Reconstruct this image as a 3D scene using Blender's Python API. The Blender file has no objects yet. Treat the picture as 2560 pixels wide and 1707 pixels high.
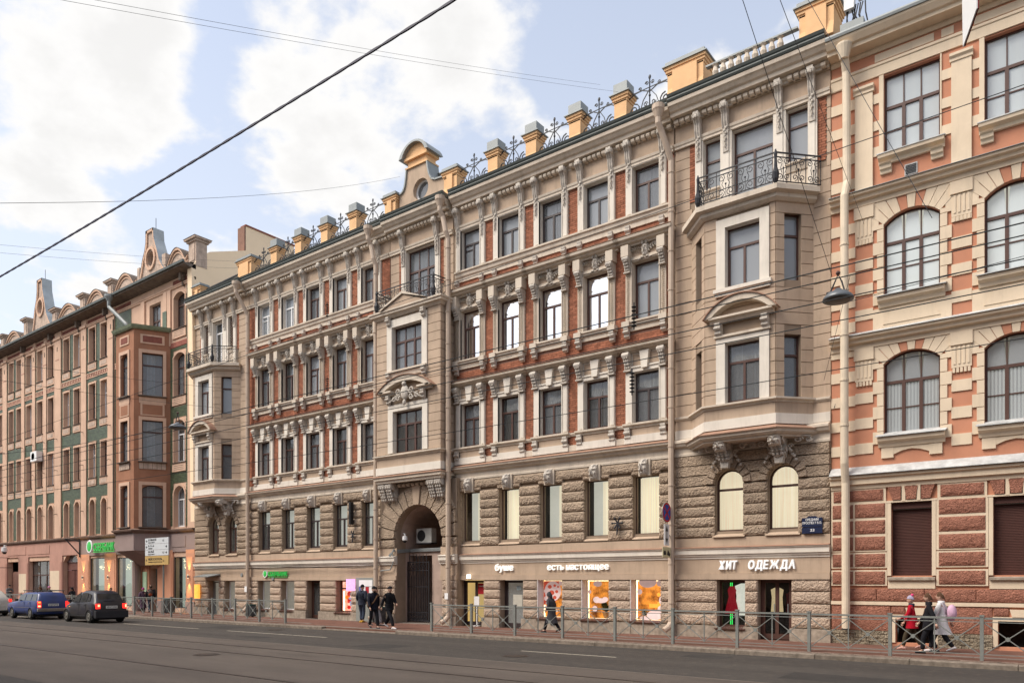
import bpy, bmesh, math, random
from mathutils import Vector, Matrix
S = bpy.context.scene
COL = S.collection
R = math.radians
PI = math.pi
rnd = random.Random(7)
D = 26.36            # distance from the camera to the plane of the facades (m)

# ------------------------------------------------------------------ camera
cd = bpy.data.cameras.new('camera')
cam = bpy.data.objects.new('camera', cd)
COL.objects.link(cam)
cam.location = (0, 0, 2.0)
cam.rotation_euler = (R(90), 0, R(37.35))
cd.sensor_width = 36
cd.lens = 26.72
cd.shift_y = 0.2346
cd.clip_start = 0.1
cd.clip_end = 3000
S.camera = cam

# ------------------------------------------------------------------ sky and sun
SUN_EL, SUN_AZ = 50, 216      # elevation, compass direction the light comes from (deg, from +Y clockwise)
w = bpy.data.worlds.new('World')
S.world = w
w.use_nodes = True
nt = w.node_tree
nt.nodes.clear()
N = lambda t: nt.nodes.new(t)
L = lambda a, b: nt.links.new(a, b)
def wmath(op, a, b=None, c=None):
    n = N('ShaderNodeMath'); n.operation = op
    for i, v in enumerate((a, b, c)):
        if v is None: continue
        if isinstance(v, (int, float)): n.inputs[i].default_value = v
        else: L(v, n.inputs[i])
    return n.outputs[0]
sky = N('ShaderNodeTexSky')
sky.sky_type = 'NISHITA'
sky.sun_disc = False
sky.sun_elevation = R(SUN_EL)
sky.sun_rotation = R(SUN_AZ)
sky.dust_density = 2.5
sky.air_density = 1.0
tc = N('ShaderNodeTexCoord')
sep = N('ShaderNodeSeparateXYZ'); L(tc.outputs['Generated'], sep.inputs[0])
zz = wmath('ADD', wmath('MAXIMUM', sep.outputs[2], 0.0), 0.22)
cb = N('ShaderNodeCombineXYZ')
L(wmath('DIVIDE', sep.outputs[0], zz), cb.inputs[0]); L(wmath('DIVIDE', sep.outputs[1], zz), cb.inputs[1])
cb.inputs[2].default_value = 3.1
n1 = N('ShaderNodeTexNoise'); n1.inputs['Scale'].default_value = 3.2; n1.inputs['Detail'].default_value = 9; n1.inputs['Roughness'].default_value = 0.56
n1.inputs['Distortion'].default_value = 0.15
L(cb.outputs[0], n1.inputs['Vector'])
n2 = N('ShaderNodeTexNoise'); n2.inputs['Scale'].default_value = 9.0; n2.inputs['Detail'].default_value = 7; n2.inputs['Roughness'].default_value = 0.55
L(cb.outputs[0], n2.inputs['Vector'])
# soft cloud banks (direction, width, weight)
def bank(d, wd, wt):
    v = Vector(d).normalized()
    dt = N('ShaderNodeVectorMath'); dt.operation = 'DOT_PRODUCT'
    nrm = N('ShaderNodeVectorMath'); nrm.operation = 'NORMALIZE'; L(tc.outputs['Generated'], nrm.inputs[0])
    L(nrm.outputs[0], dt.inputs[0]); dt.inputs[1].default_value = v
    e = wmath('DIVIDE', wmath('SUBTRACT', 1.0, dt.outputs['Value']), 1 - math.cos(R(wd)))
    return wmath('MULTIPLY', wmath('POWER', 2.718, wmath('MULTIPLY', e, -1.0)), wt)
def pdir(px, py):
    a = R(37.35); u = (px - 1280) / 1900; v = (1454 - py) / 1900
    return (-math.sin(a) + u * math.cos(a), math.cos(a) + u * math.sin(a), v)
bsum = 0.0
for (px, py, wd, wt) in ((150, 120, 7, .20), (380, 60, 4, .16), (130, 330, 5, .16), (430, 230, 3.5, .15), (560, 340, 3, -.12), (530, 40, 1.8, -.26), (545, 150, 1.6, -.26), (500, 250, 2, -.2), (225, 235, 1.6, -.2), (90, 110, 1.5, -.12), (720, 60, 5, .16), (900, 150, 6, .20), (1100, 80, 6, .2), (1220, 190, 4.5, .16), (700, 250, 2, .1),
        (330, 470, 5, -.12), (620, 420, 5, -.1), (800, 350, 2, .1), (760, 430, 1.6, .1), (700, 560, 3, .12), (60, 640, 6, .06), (1340, 150, 3, -.1), (1520, 60, 5, -.16), (1560, 230, 3, -.08), (1450, 90, 1.2, .1), (1750, 150, 6, -.02)):
    b = bank(pdir(px, py), wd, wt)
    bsum = b if isinstance(bsum, float) else wmath('ADD', bsum, b)
dens = wmath('ADD', wmath('ADD', wmath('MULTIPLY', n1.outputs['Fac'], 1.15), wmath('MULTIPLY', n2.outputs['Fac'], 0.62)), wmath('MULTIPLY', bsum, .72))
ramp = N('ShaderNodeMapRange'); ramp.interpolation_type = 'SMOOTHSTEP'
ramp.inputs['From Min'].default_value = 0.88; ramp.inputs['From Max'].default_value = 1.05
L(dens, ramp.inputs['Value'])
# high thin veil, stronger near the horizon
veil = N('ShaderNodeMapRange'); veil.inputs['From Min'].default_value = 0.0; veil.inputs['From Max'].default_value = 0.75
veil.inputs['To Min'].default_value = 0.74; veil.inputs['To Max'].default_value = 0.30
L(sep.outputs[2], veil.inputs['Value'])
cm = wmath('MAXIMUM', ramp.outputs['Result'], 0.0)
tot = wmath('SUBTRACT', 1.0, wmath('MULTIPLY', wmath('SUBTRACT', 1.0, cm), wmath('SUBTRACT', 1.0, veil.outputs['Result'])))
# grey hearts of the thick clouds
core = N('ShaderNodeMapRange'); core.interpolation_type = 'SMOOTHSTEP'
core.inputs['From Min'].default_value = 1.02; core.inputs['From Max'].default_value = 1.25
core.inputs['To Min'].default_value = 1.0; core.inputs['To Max'].default_value = 0.90
L(dens, core.inputs['Value'])
cc = N('ShaderNodeVectorMath'); cc.operation = 'SCALE'; cc.inputs[0].default_value = (7.15, 7.08, 7.0)
L(core.outputs['Result'], cc.inputs['Scale'])
skb = N('ShaderNodeVectorMath'); skb.operation = 'SCALE'; skb.inputs['Scale'].default_value = 1.9
L(sky.outputs[0], skb.inputs[0])
mx = N('ShaderNodeMix'); mx.data_type = 'RGBA'
L(tot, mx.inputs[0]); L(skb.outputs[0], mx.inputs[6]); L(cc.outputs[0], mx.inputs[7])
bg = N('ShaderNodeBackground'); bg.inputs['Strength'].default_value = 0.1
L(mx.outputs[2], bg.inputs[0])
wo = N('ShaderNodeOutputWorld'); L(bg.outputs[0], wo.inputs[0])

sd = bpy.data.lights.new('sun', 'SUN')
sd.energy = 2.7
sd.angle = R(34)
sd.color = (1.0, 0.93, 0.82)
so = bpy.data.objects.new('sun', sd)
COL.objects.link(so)
_az = R(SUN_AZ); _el = R(SUN_EL)
sv = Vector((math.sin(_az) * math.cos(_el), math.cos(_az) * math.cos(_el), math.sin(_el)))
so.rotation_euler = sv.to_track_quat('Z', 'Y').to_euler()
so.location = (0, 0, 60)
S.view_settings.view_transform = 'Standard'
S.view_settings.look = 'None'
S.view_settings.gamma = 1
S.view_settings.exposure = 0.5
S.view_settings.use_curve_mapping = False

# ------------------------------------------------------------------ materials
MATS = {}
def mat(name, col, rough=.8, var=.12, vs=1.5, bump=0., bs=40., spec=.3, metal=0., grime=0., emit=None, es=1., island=0., kind='noise', col2=None, st=None):
    if name in MATS: return MATS[name]
    m = bpy.data.materials.new(name); m.use_nodes = True
    t = m.node_tree; n = t.nodes; p = n['Principled BSDF']
    p.inputs['Roughness'].default_value = rough
    p.inputs['Metallic'].default_value = metal
    p.inputs['Specular IOR Level'].default_value = spec
    ge = n.new('ShaderNodeNewGeometry')
    c2 = col2 or tuple(max(0, c * (1 - 1.6 * var)) for c in col)
    nz = n.new('ShaderNodeTexNoise'); nz.inputs['Scale'].default_value = vs; nz.inputs['Detail'].default_value = 6; nz.inputs['Roughness'].default_value = .62
    if st:
        sv_ = n.new('ShaderNodeVectorMath'); sv_.operation = 'MULTIPLY'; sv_.inputs[1].default_value = st
        t.links.new(ge.outputs['Position'], sv_.inputs[0]); t.links.new(sv_.outputs[0], nz.inputs['Vector'])
    else: t.links.new(ge.outputs['Position'], nz.inputs['Vector'])
    mr = n.new('ShaderNodeMapRange'); mr.inputs['From Min'].default_value = .32; mr.inputs['From Max'].default_value = .68
    t.links.new(nz.outputs['Fac'], mr.inputs['Value'])
    mc = n.new('ShaderNodeMix'); mc.data_type = 'RGBA'
    mc.inputs[6].default_value = (*col, 1); mc.inputs[7].default_value = (*c2, 1)
    t.links.new(mr.outputs['Result'], mc.inputs[0])
    out = mc.outputs[2]
    if grime:
        mp = n.new('ShaderNodeVectorMath'); mp.operation = 'MULTIPLY'; mp.inputs[1].default_value = (3.5, 3.5, .45)
        t.links.new(ge.outputs['Position'], mp.inputs[0])
        g = n.new('ShaderNodeTexNoise'); g.inputs['Scale'].default_value = 1.0; g.inputs['Detail'].default_value = 8; g.inputs['Roughness'].default_value = .7
        t.links.new(mp.outputs[0], g.inputs['Vector'])
        g2 = n.new('ShaderNodeMapRange'); g2.inputs['From Min'].default_value = .5; g2.inputs['From Max'].default_value = .75
        g2.inputs['To Max'].default_value = grime
        t.links.new(g.outputs['Fac'], g2.inputs['Value'])
        md = n.new('ShaderNodeMix'); md.data_type = 'RGBA'; md.inputs[7].default_value = (.16, .13, .10, 1)
        t.links.new(g2.outputs['Result'], md.inputs[0]); t.links.new(out, md.inputs[6]); out = md.outputs[2]
    if island:
        oi = n.new('ShaderNodeObjectInfo')
        ad = n.new('ShaderNodeMath'); ad.operation = 'ADD'
        t.links.new(ge.outputs['Random Per Island'], ad.inputs[0]); t.links.new(oi.outputs['Random'], ad.inputs[1])
        fr = n.new('ShaderNodeMath'); fr.operation = 'FRACT'; t.links.new(ad.outputs[0], fr.inputs[0])
        ml = n.new('ShaderNodeMapRange'); ml.inputs['To Min'].default_value = 1 - island; ml.inputs['To Max'].default_value = 1 + island
        t.links.new(fr.outputs[0], ml.inputs['Value'])
        hs = n.new('ShaderNodeVectorMath'); hs.operation = 'SCALE'
        t.links.new(out, hs.inputs[0]); t.links.new(ml.outputs['Result'], hs.inputs['Scale']); out = hs.outputs[0]
    t.links.new(out, p.inputs['Base Color'])
    if bump:
        if kind == 'rock':
            v = n.new('ShaderNodeTexVoronoi'); v.feature = 'SMOOTH_F1'; v.inputs['Scale'].default_value = bs
            dv = n.new('ShaderNodeTexNoise'); dv.inputs['Scale'].default_value = bs * .8; dv.inputs['Detail'].default_value = 3
            t.links.new(ge.outputs['Position'], dv.inputs['Vector'])
            av = n.new('ShaderNodeVectorMath'); av.operation = 'MULTIPLY_ADD'; av.inputs[1].default_value = (.12, .12, .12)
            t.links.new(dv.outputs['Color'], av.inputs[0]); t.links.new(ge.outputs['Position'], av.inputs[2])
            t.links.new(av.outputs[0], v.inputs['Vector']); hv = v.outputs['Distance']
        else:
            v = n.new('ShaderNodeTexNoise'); v.inputs['Scale'].default_value = bs; v.inputs['Detail'].default_value = 5
            t.links.new(ge.outputs['Position'], v.inputs['Vector']); hv = v.outputs['Fac']
        b = n.new('ShaderNodeBump'); b.inputs['Strength'].default_value = min(1, bump); b.inputs['Distance'].default_value = .06 if kind == 'rock' else .01
        t.links.new(hv, b.inputs['Height']); t.links.new(b.outputs[0], p.inputs['Normal'])
    if emit == 'tex':
        t.links.new(out, p.inputs['Emission Color']); p.inputs['Emission Strength'].default_value = es
    elif emit:
        p.inputs['Emission Color'].default_value = (*emit, 1); p.inputs['Emission Strength'].default_value = es
    MATS[name] = m
    return m
def glassmat(name, refl, tint=(.9, .93, .95), rough=.0, wob=.004, base=None, bc=(.02, .02, .02), mixb=0.):
    m = bpy.data.materials.new(name); m.use_nodes = True
    t = m.node_tree; n = t.nodes; n.clear()
    o = n.new('ShaderNodeOutputMaterial')
    tr = n.new('ShaderNodeBsdfTransparent'); tr.inputs[0].default_value = (*tint, 1)
    gl = n.new('ShaderNodeBsdfGlossy'); gl.inputs['Roughness'].default_value = rough; gl.inputs[0].default_value = (.95, .97, 1, 1)
    ge = n.new('ShaderNodeNewGeometry'); nz = n.new('ShaderNodeTexNoise'); nz.inputs['Scale'].default_value = 1.3; nz.inputs['Detail'].default_value = 1
    t.links.new(ge.outputs['Position'], nz.inputs['Vector'])
    b = n.new('ShaderNodeBump'); b.inputs['Distance'].default_value = wob; b.inputs['Strength'].default_value = 1
    t.links.new(nz.outputs['Fac'], b.inputs['Height']); t.links.new(b.outputs[0], gl.inputs['Normal'])
    fr = n.new('ShaderNodeFresnel'); fr.inputs[0].default_value = 1.52
    ma = n.new('ShaderNodeMath'); ma.operation = 'MULTIPLY_ADD'; ma.use_clamp = True; ma.inputs[1].default_value = 1.4; ma.inputs[2].default_value = refl
    t.links.new(fr.outputs[0], ma.inputs[0])
    mx = n.new('ShaderNodeMixShader'); t.links.new(ma.outputs[0], mx.inputs[0]); t.links.new(tr.outputs[0], mx.inputs[1]); t.links.new(gl.outputs[0], mx.inputs[2])
    last = mx.outputs[0]
    if mixb:
        df = n.new('ShaderNodeBsdfDiffuse'); df.inputs[0].default_value = (*bc, 1)
        m2 = n.new('ShaderNodeMixShader'); m2.inputs[0].default_value = mixb
        t.links.new(last, m2.inputs[1]); t.links.new(df.outputs[0], m2.inputs[2]); last = m2.outputs[0]
    t.links.new(last, o.inputs[0]); MATS[name] = m
    return m
# main house
BEIGE = mat('beige_stucco', (.51, .385, .285), .9, .12, .9, .3, 60, .15, grime=.34)
CREAM = mat('cream_stone', (.64, .55, .45), .85, .10, 1.4, .3, 50, .2, grime=.42)
WHITE = mat('white_trim', (.74, .675, .59), .85, .08, 1.2, .2, 50, .2, grime=.24)
ORN = mat('ornament_plaster', (.62, .56, .49), .85, .22, 9, .5, 70, .2, grime=.28)
ROCK = mat('rock_faced_stone', (.43, .33, .245), .95, .16, 3, 1., 17, .1, grime=.2, kind='rock', island=.07)
ROCKL = mat('light_rock_faced_stone', (.56, .43, .33), .95, .12, 3, 1., 22, .1, grime=.12, kind='rock', island=.06)
JOINT = mat('joint_stucco', (.33, .25, .185), .95, .12, 2, .3, 40, .1)
BRICK = mat('red_brick', (.37, .15, .09), .9, .22, 5, .4, 90, .15, island=.22)
BRICKO = mat('orange_brick', (.50, .15, .06), .9, .2, 5, .4, 90, .15, island=.2)
MORT = mat('brick_mortar', (.27, .15, .11), .95, .15, 4)
ROOFM = mat('dark_green_gutter', (.10, .115, .11), .5, .1, 3, .1, 30, .4)
ZINC = mat('zinc_sheet', (.27, .29, .29), .5, .08, 2, .15, 12, .4, metal=.1)
RUSTY = mat('brown_flashing', (.36, .21, .145), .7, .15, 3)
OCHRE = mat('ochre_plaster', (.80, .50, .27), .9, .08, 2, .2, 40, .1, grime=.08)
IRON = mat('black_iron', (.022, .022, .028), .55, .2, 6, .2, 60, .4)
PIPE = mat('beige_pipe', (.52, .41, .32), .6, .08, 2, .1, 30, .3, grime=.12)
PLINTH = mat('limestone_plinth', (.42, .35, .28), .95, .28, 5, .8, 25, .1, grime=.3, island=.1)
FBROWN = mat('brown_window_frame', (.085, .038, .028), .5, .1, 4, spec=.4)
FDARK = mat('dark_window_frame', (.05, .035, .035), .5, .1, 4, spec=.4)
FWHITE = mat('white_window_frame', (.78, .78, .78), .45, .03, 4, spec=.4)
ROOM = mat('room_dark', (.10, .095, .09), .95, .2, .8)
CURT = mat('curtain_cloth', (.75, .75, .73), .95, .15, 6)
CURTG = mat('grey_curtain_cloth', (.30, .31, .31), .95, .2, 5)
BLIND = mat('cream_blinds_lit', (.80, .72, .54), .9, .3, 1.5, emit='tex', es=.75, col2=(.62, .53, .36), st=(9, 1, .15))  # darker upright streaks in the colour imitate shading on the slats
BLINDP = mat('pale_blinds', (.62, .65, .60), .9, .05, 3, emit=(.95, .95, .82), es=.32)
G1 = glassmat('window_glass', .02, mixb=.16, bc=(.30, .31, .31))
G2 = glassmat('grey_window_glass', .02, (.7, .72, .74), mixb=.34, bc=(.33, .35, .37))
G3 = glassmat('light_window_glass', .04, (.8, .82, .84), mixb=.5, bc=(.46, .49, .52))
G4 = glassmat('pale_window_glass', .06, (.8, .82, .84), mixb=.55, bc=(.72, .78, .80))  # pale diffuse share imitates bright sky reflected in the panes
GF = glassmat('mirror_film_glass', .86, (.7, .75, .72), wob=.0)
GS = glassmat('shop_glass', .0, (.95, .95, .95))
# right house
TERRA = mat('terracotta_stucco', (.55, .25, .155), .9, .08, 1.2, .2, 60, .15, grime=.1)
SAND = mat('sand_stucco', (.72, .59, .44), .88, .07, 1.2, .2, 60, .15, grime=.18)
TROCK = mat('terracotta_rock_face', (.43, .195, .135), .95, .18, 4, 1., 27, .1, kind='rock', island=.05)
SNOWY = mat('pale_metal_sill', (.58, .58, .57), .55, .25, 3, spec=.3, grime=.3)
SHUT = mat('brown_roller_shutter', (.085, .035, .028), .6, .08, 5, spec=.3)
RUBBLE = mat('rubble_stone', (.36, .30, .22), .95, .3, 5, 1., 18, .1, kind='rock', island=.2)
# left house
PEACH = mat('peach_stucco', (.66, .445, .325), .9, .1, 1, .2, 60, .15, grime=.2)
PINK = mat('pink_stucco', (.50, .285, .225), .9, .12, .8, .2, 60, .15, grime=.25)
MAUVE = mat('mauve_stucco', (.33, .25, .23), .9, .1, .8, .2, 60, .15, grime=.2)
SALM = mat('salmon_stucco', (.64, .32, .20), .9, .06, .8, .2, 60, .15, grime=.06)
GREENB = mat('green_glazed_brick', (.085, .115, .065), .45, .25, 3, .3, 50, .5, island=.25)
GRED = mat('dusty_red_brick', (.27, .10, .075), .9, .2, 5, .4, 60, .2, island=.2)
BAYR = mat('red_brown_stucco', (.37, .18, .11), .9, .14, 1.2, .2, 60, .15, grime=.3)
EAVE = mat('dark_eave_board', (.20, .155, .125), .9, .3, 3)
CARVE = mat('weathered_plaster', (.60, .46, .37), .95, .25, 2.5, .6, 30, .1, grime=.5)
FIREW = mat('pale_yellow_plaster', (.93, .72, .50), .9, .04, .7, .3, 8, .1)
# ground
ASPH = mat('asphalt', (.066, .058, .051), .82, .14, .8, .8, 140, .25, grime=.35, col2=(.046, .040, .036), st=(.12, 1.3, 1))
BED = mat('tram_bed_asphalt', (.118, .097, .082), .85, .2, 1.1, .8, 110, .2, grime=.3, col2=(.085, .070, .060), st=(.22, .8, 1))
RAILM = mat('rail_steel', (.06, .045, .04), .45, .2, 3, metal=.6, spec=.5)
PAVE = mat('red_pavement', (.19, .095, .07), .9, .25, 1.2, .4, 60, .2)
PAVEG = mat('grey_pavement_slab', (.24, .2, .17), .9, .2, 1.5, .4, 60, .2)
COBB = mat('brown_cobble', (.22, .16, .125), .9, .2, 3, .4, 60, .2, island=.3)
KERB = mat('granite_kerb', (.25, .205, .165), .9, .3, 6, .6, 60, .2, island=.12)
LINE = mat('worn_road_paint', (.50, .45, .36), .8, .35, 9)
FENCE = mat('grey_green_steel', (.215, .225, .21), .5, .12, 6, .1, 60, .4)
BLACK = mat('black_plastic', (.02, .02, .022), .5, .1, 5)
OPP = mat('ground_far', (.10, .09, .08), .9, .2, .2)

# ------------------------------------------------------------------ mesh helpers
class Frame:
    """local (s along the wall, d outward, z up) -> world"""
    def __init__(s, A=(0., 0.), B=(1., 0.), raw=False):
        s.A = A; s.raw = raw
        dx, do = B[0] - A[0], B[1] - A[1]; l = math.hypot(dx, do)
        s.t = (dx / l, do / l); s.n = (-do / l, dx / l); s.len = l
        s.ang = math.atan2(-s.t[1], s.t[0])
    def __call__(s, a, d, z):
        if s.raw: return (a, d, z)
        x = s.A[0] + s.t[0] * a + s.n[0] * d
        o = s.A[1] + s.t[1] * a + s.n[1] * d
        return (x, D - o, z)
FR = Frame()
RAW = Frame(raw=True)
OFF = {}
def setp(o, parent):
    if parent is not None: o.parent = parent
def link(name, me, parent=None, loc=(0, 0, 0), rotz=0., sc=None, rot=None):
    o = bpy.data.objects.new(name, me)
    off = OFF.get(parent.name, (0, 0, 0)) if parent else (0, 0, 0)
    o.location = (loc[0] - off[0], loc[1] - off[1], loc[2] - off[2])
    if rot: o.rotation_euler = rot
    elif rotz: o.rotation_euler = (0, 0, rotz)
    if sc: o.scale = sc
    if parent: o.parent = parent
    COL.objects.link(o)
    OFF[o.name] = tuple(loc)
    return o
def thing(name, label, cat, loc=(0, 0, 0), rotz=0, group=None):
    o = bpy.data.objects.new(name, None); COL.objects.link(o)
    o.empty_display_size = .3
    o.location = loc; o.rotation_euler = (0, 0, rotz); o['label'] = label; o['category'] = cat
    if group: o['group'] = group
    OFF[o.name] = tuple(loc)
    return o
def local_thing(*a, **k):
    """children are given in the thing's own coordinates"""
    o = thing(*a, **k); OFF[o.name] = (0, 0, 0)
    return o
def tag(o, label, cat, group=None):
    o['label'] = label; o['category'] = cat
    if group: o['group'] = group
    return o
class MB:
    def __init__(s, fr=FR): s.v = []; s.f = []; s.fr = fr
    def quadv(s, pts):
        b = len(s.v); s.v += [tuple(p) for p in pts]; s.f.append(tuple(range(b, b + len(pts)))); return s
    def box(s, a0, a1, d0, d1, z0, z1, fr=None):
        F = fr or s.fr; b = len(s.v)
        for z in (z0, z1):
            for (a, d) in ((a0, d0), (a1, d0), (a1, d1), (a0, d1)): s.v.append(F(a, d, z))
        for q in ((0, 3, 2, 1), (4, 5, 6, 7), (0, 1, 5, 4), (1, 2, 6, 5), (2, 3, 7, 6), (3, 0, 4, 7)):
            s.f.append(tuple(b + i for i in q))
        return s
    def prism(s, pts, d0, d1, fr=None, inset=0.):
        """polygon (a,z) extruded from d0 to d1"""
        F = fr or s.fr; b = len(s.v); n = len(pts)
        cx = sum(p[0] for p in pts) / n; cz = sum(p[1] for p in pts) / n
        for (a, z) in pts: s.v.append(F(a, d0, z))
        for (a, z) in pts:
            if inset:
                l = math.hypot(a - cx, z - cz) or 1; k = max(0, 1 - inset / l)
                s.v.append(F(cx + (a - cx) * k, d1, cz + (z - cz) * k))
            else: s.v.append(F(a, d1, z))
        s.f.append(tuple(b + i for i in range(n))); s.f.append(tuple(b + n + i for i in range(n))[::-1])
        for i in range(n):
            j = (i + 1) % n; s.f.append((b + i, b + n + i, b + n + j, b + j))
        return s
    def xprism(s, prof, a0, a1, fr=None):
        """polygon (d,z) extruded along the wall"""
        F = fr or s.fr; b = len(s.v); n = len(prof)
        for a in (a0, a1):
            for (d, z) in prof: s.v.append(F(a, d, z))
        s.f.append(tuple(b + i for i in range(n))); s.f.append(tuple(b + n + i for i in range(n))[::-1])
        for i in range(n):
            j = (i + 1) % n; s.f.append((b + i, b + j, b + n + j, b + n + i))
        return s
    def sweep(s, path, prof):
        """profile (d,z) swept along plan path [(x,o)...] with mitred corners"""
        n = len(path); m = len(prof); b = len(s.v)
        for i, p in enumerate(path):
            ns = []
            for q in ((i - 1, i), (i, i + 1)):
                if q[0] < 0 or q[1] >= n: continue
                dx, do = path[q[1]][0] - path[q[0]][0], path[q[1]][1] - path[q[0]][1]; l = math.hypot(dx, do)
                ns.append((-do / l, dx / l))
            if len(ns) == 1: mx_, mo = ns[0]
            else:
                mx_, mo = ns[0][0] + ns[1][0], ns[0][1] + ns[1][1]; l2 = mx_ * mx_ + mo * mo
                mx_, mo = mx_ * 2 / l2, mo * 2 / l2
            for (d, z) in prof: s.v.append((p[0] + mx_ * d, D - (p[1] + mo * d), z))
        for i in range(n - 1):
            for j in range(m):
                k = (j + 1) % m
                s.f.append((b + i * m + j, b + i * m + k, b + (i + 1) * m + k, b + (i + 1) * m + j))
        s.f.append(tuple(b + j for j in range(m))[::-1]); s.f.append(tuple(b + (n - 1) * m + j for j in range(m)))
        return s
    def tube(s, pts, r, n=6, fr=None, cap=True):
        F = fr or RAW
        P = [Vector(F(*p)) for p in pts]; b = len(s.v); k = len(P)
        up = Vector((0, 0, 1)); prev = None
        for i, p in enumerate(P):
            t = (P[min(i + 1, k - 1)] - P[max(i - 1, 0)])
            t = t.normalized() if t.length > 1e-9 else Vector((0, 0, 1))
            if prev is None:
                u = t.cross(up)
                if u.length < 1e-3: u = t.cross(Vector((1, 0, 0)))
                u.normalize()
            else:
                u = prev - t * prev.dot(t)
                u = u.normalized() if u.length > 1e-6 else t.orthogonal().normalized()
            prev = u; w_ = t.cross(u)
            rr = r[i] if isinstance(r, (list, tuple)) else r
            for j in range(n):
                a = 2 * PI * j / n + PI / n; s.v.append(tuple(p + u * math.cos(a) * rr + w_ * math.sin(a) * rr))
        for i in range(k - 1):
            for j in range(n):
                q = (j + 1) % n; s.f.append((b + i * n + j, b + i * n + q, b + (i + 1) * n + q, b + (i + 1) * n + j))
        if cap:
            s.f.append(tuple(b + j for j in range(n))[::-1]); s.f.append(tuple(b + (k - 1) * n + j for j in range(n)))
        return s
    def lathe(s, prof, c, n=12, fr=None, axis='z', sx=1., sy=1.):
        """prof (r,h) about an axis through c"""
        F = fr or RAW; b = len(s.v); m = len(prof)
        for (r, h) in prof:
            for j in range(n):
                a = 2 * PI * j / n; x, y = r * math.cos(a) * sx, r * math.sin(a) * sy
                p = (c[0] + x, c[1] + y, c[2] + h) if axis == 'z' else ((c[0] + x, c[1] + h, c[2] + y) if axis == 'd' else (c[0] + h, c[1] + x, c[2] + y))
                s.v.append(F(*p))
        for i in range(m - 1):
            for j in range(n):
                q = (j + 1) % n; s.f.append((b + i * n + j, b + i * n + q, b + (i + 1) * n + q, b + (i + 1) * n + j))
        s.f.append(tuple(b + j for j in range(n))[::-1]); s.f.append(tuple(b + (m - 1) * n + j for j in range(n)))
        return s
    def ball(s, c, r, n=8, m=5, fr=None):
        rx, ry, rz = r if isinstance(r, (tuple, list)) else (r, r, r)
        F = fr or s.fr; b = len(s.v)
        for i in range(m + 1):
            th = PI * i / m
            for j in range(n):
                a = 2 * PI * j / n
                s.v.append(F(c[0] + rx * math.sin(th) * math.cos(a), c[1] + ry * math.sin(th) * math.sin(a), c[2] + rz * math.cos(th)))
        for i in range(m):
            for j in range(n):
                q = (j + 1) % n; s.f.append((b + i * n + j, b + i * n + q, b + (i + 1) * n + q, b + (i + 1) * n + j))
        return s
    def mesh(s, name, m, smooth=False, fix=True):
        me = bpy.data.meshes.new(name); me.from_pydata(s.v, [], s.f)
        if fix and len(s.f) < 60000:
            bm = bmesh.new(); bm.from_mesh(me)
            bmesh.ops.remove_doubles(bm, verts=bm.verts, dist=1e-5) if smooth else None
            bmesh.ops.recalc_face_normals(bm, faces=bm.faces); bm.to_mesh(me); bm.free()
        if m: me.materials.append(m)
        if smooth:
            for p in me.polygons: p.use_smooth = True
        me.update()
        return me
    def build(s, name, m, parent=None, smooth=False, loc=(0, 0, 0), kind=None, **k):
        o = link(name, s.mesh(name, m, smooth), parent, loc, **k)
        if kind: o['kind'] = kind
        return o
CUBE = MB(RAW).box(-.5, .5, -.5, .5, -.5, .5)
_cubes = {}
def cube(name, m, parent, a0, a1, d0, d1, z0, z1, fr=FR):
    """one block as a scaled copy of a shared cube"""
    if m.name not in _cubes: _cubes[m.name] = CUBE.mesh('block', m)
    p = fr((a0 + a1) / 2, (d0 + d1) / 2, (z0 + z1) / 2)
    return link(name, _cubes[m.name], parent, p, sc=(a1 - a0, d1 - d0, z1 - z0), rotz=fr.ang)
def rockmesh(seed, m, nx=20, nz=7):
    r = random.Random(seed); b = MB(RAW)
    H = [[0 if (i in (0, nx) or j in (0, nz)) else 1 for i in range(nx + 1)] for j in range(nz + 1)]
    idx = {}
    for j in range(nz + 1):
        for i in range(nx + 1):
            e = H[j][i]; x = -.5 + i / nx; z = -.5 + j / nz
            if e: x += r.uniform(-.016, .016); z += r.uniform(-.04, .04)
            y = -.5 + (.34 if not e else r.uniform(.0, .11) + (.10 if i in (1, nx - 1) or j in (1, nz - 1) else 0))
            idx[i, j] = len(b.v); b.v.append((x, y, z))
    for j in range(nz):
        for i in range(nx): b.f.append((idx[i, j], idx[i + 1, j], idx[i + 1, j + 1], idx[i, j + 1]))
    rim = [idx[i, 0] for i in range(nx + 1)] + [idx[nx, j] for j in range(1, nz + 1)] + [idx[i, nz] for i in range(nx - 1, -1, -1)] + [idx[0, j] for j in range(nz - 1, 0, -1)]
    k = len(b.v)
    for q in rim: b.v.append((b.v[q][0], .5, b.v[q][2]))
    for q in range(len(rim)):
        w2 = (q + 1) % len(rim); b.f.append((rim[q], k + q, k + w2, rim[w2]))
    return b.mesh('rock_block', m)
_rocks = {}
def rock(name, m, parent, a0, a1, d0, d1, z0, z1, fr=FR):
    if m.name not in _rocks: _rocks[m.name] = [rockmesh(i, m) for i in range(5)]
    p = fr((a0 + a1) / 2, (d0 + d1) / 2, (z0 + z1) / 2)
    return link(name, rnd.choice(_rocks[m.name]), parent, p, sc=((a1 - a0) * rnd.choice((1, 1)), d1 - d0, z1 - z0), rotz=fr.ang)

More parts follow.
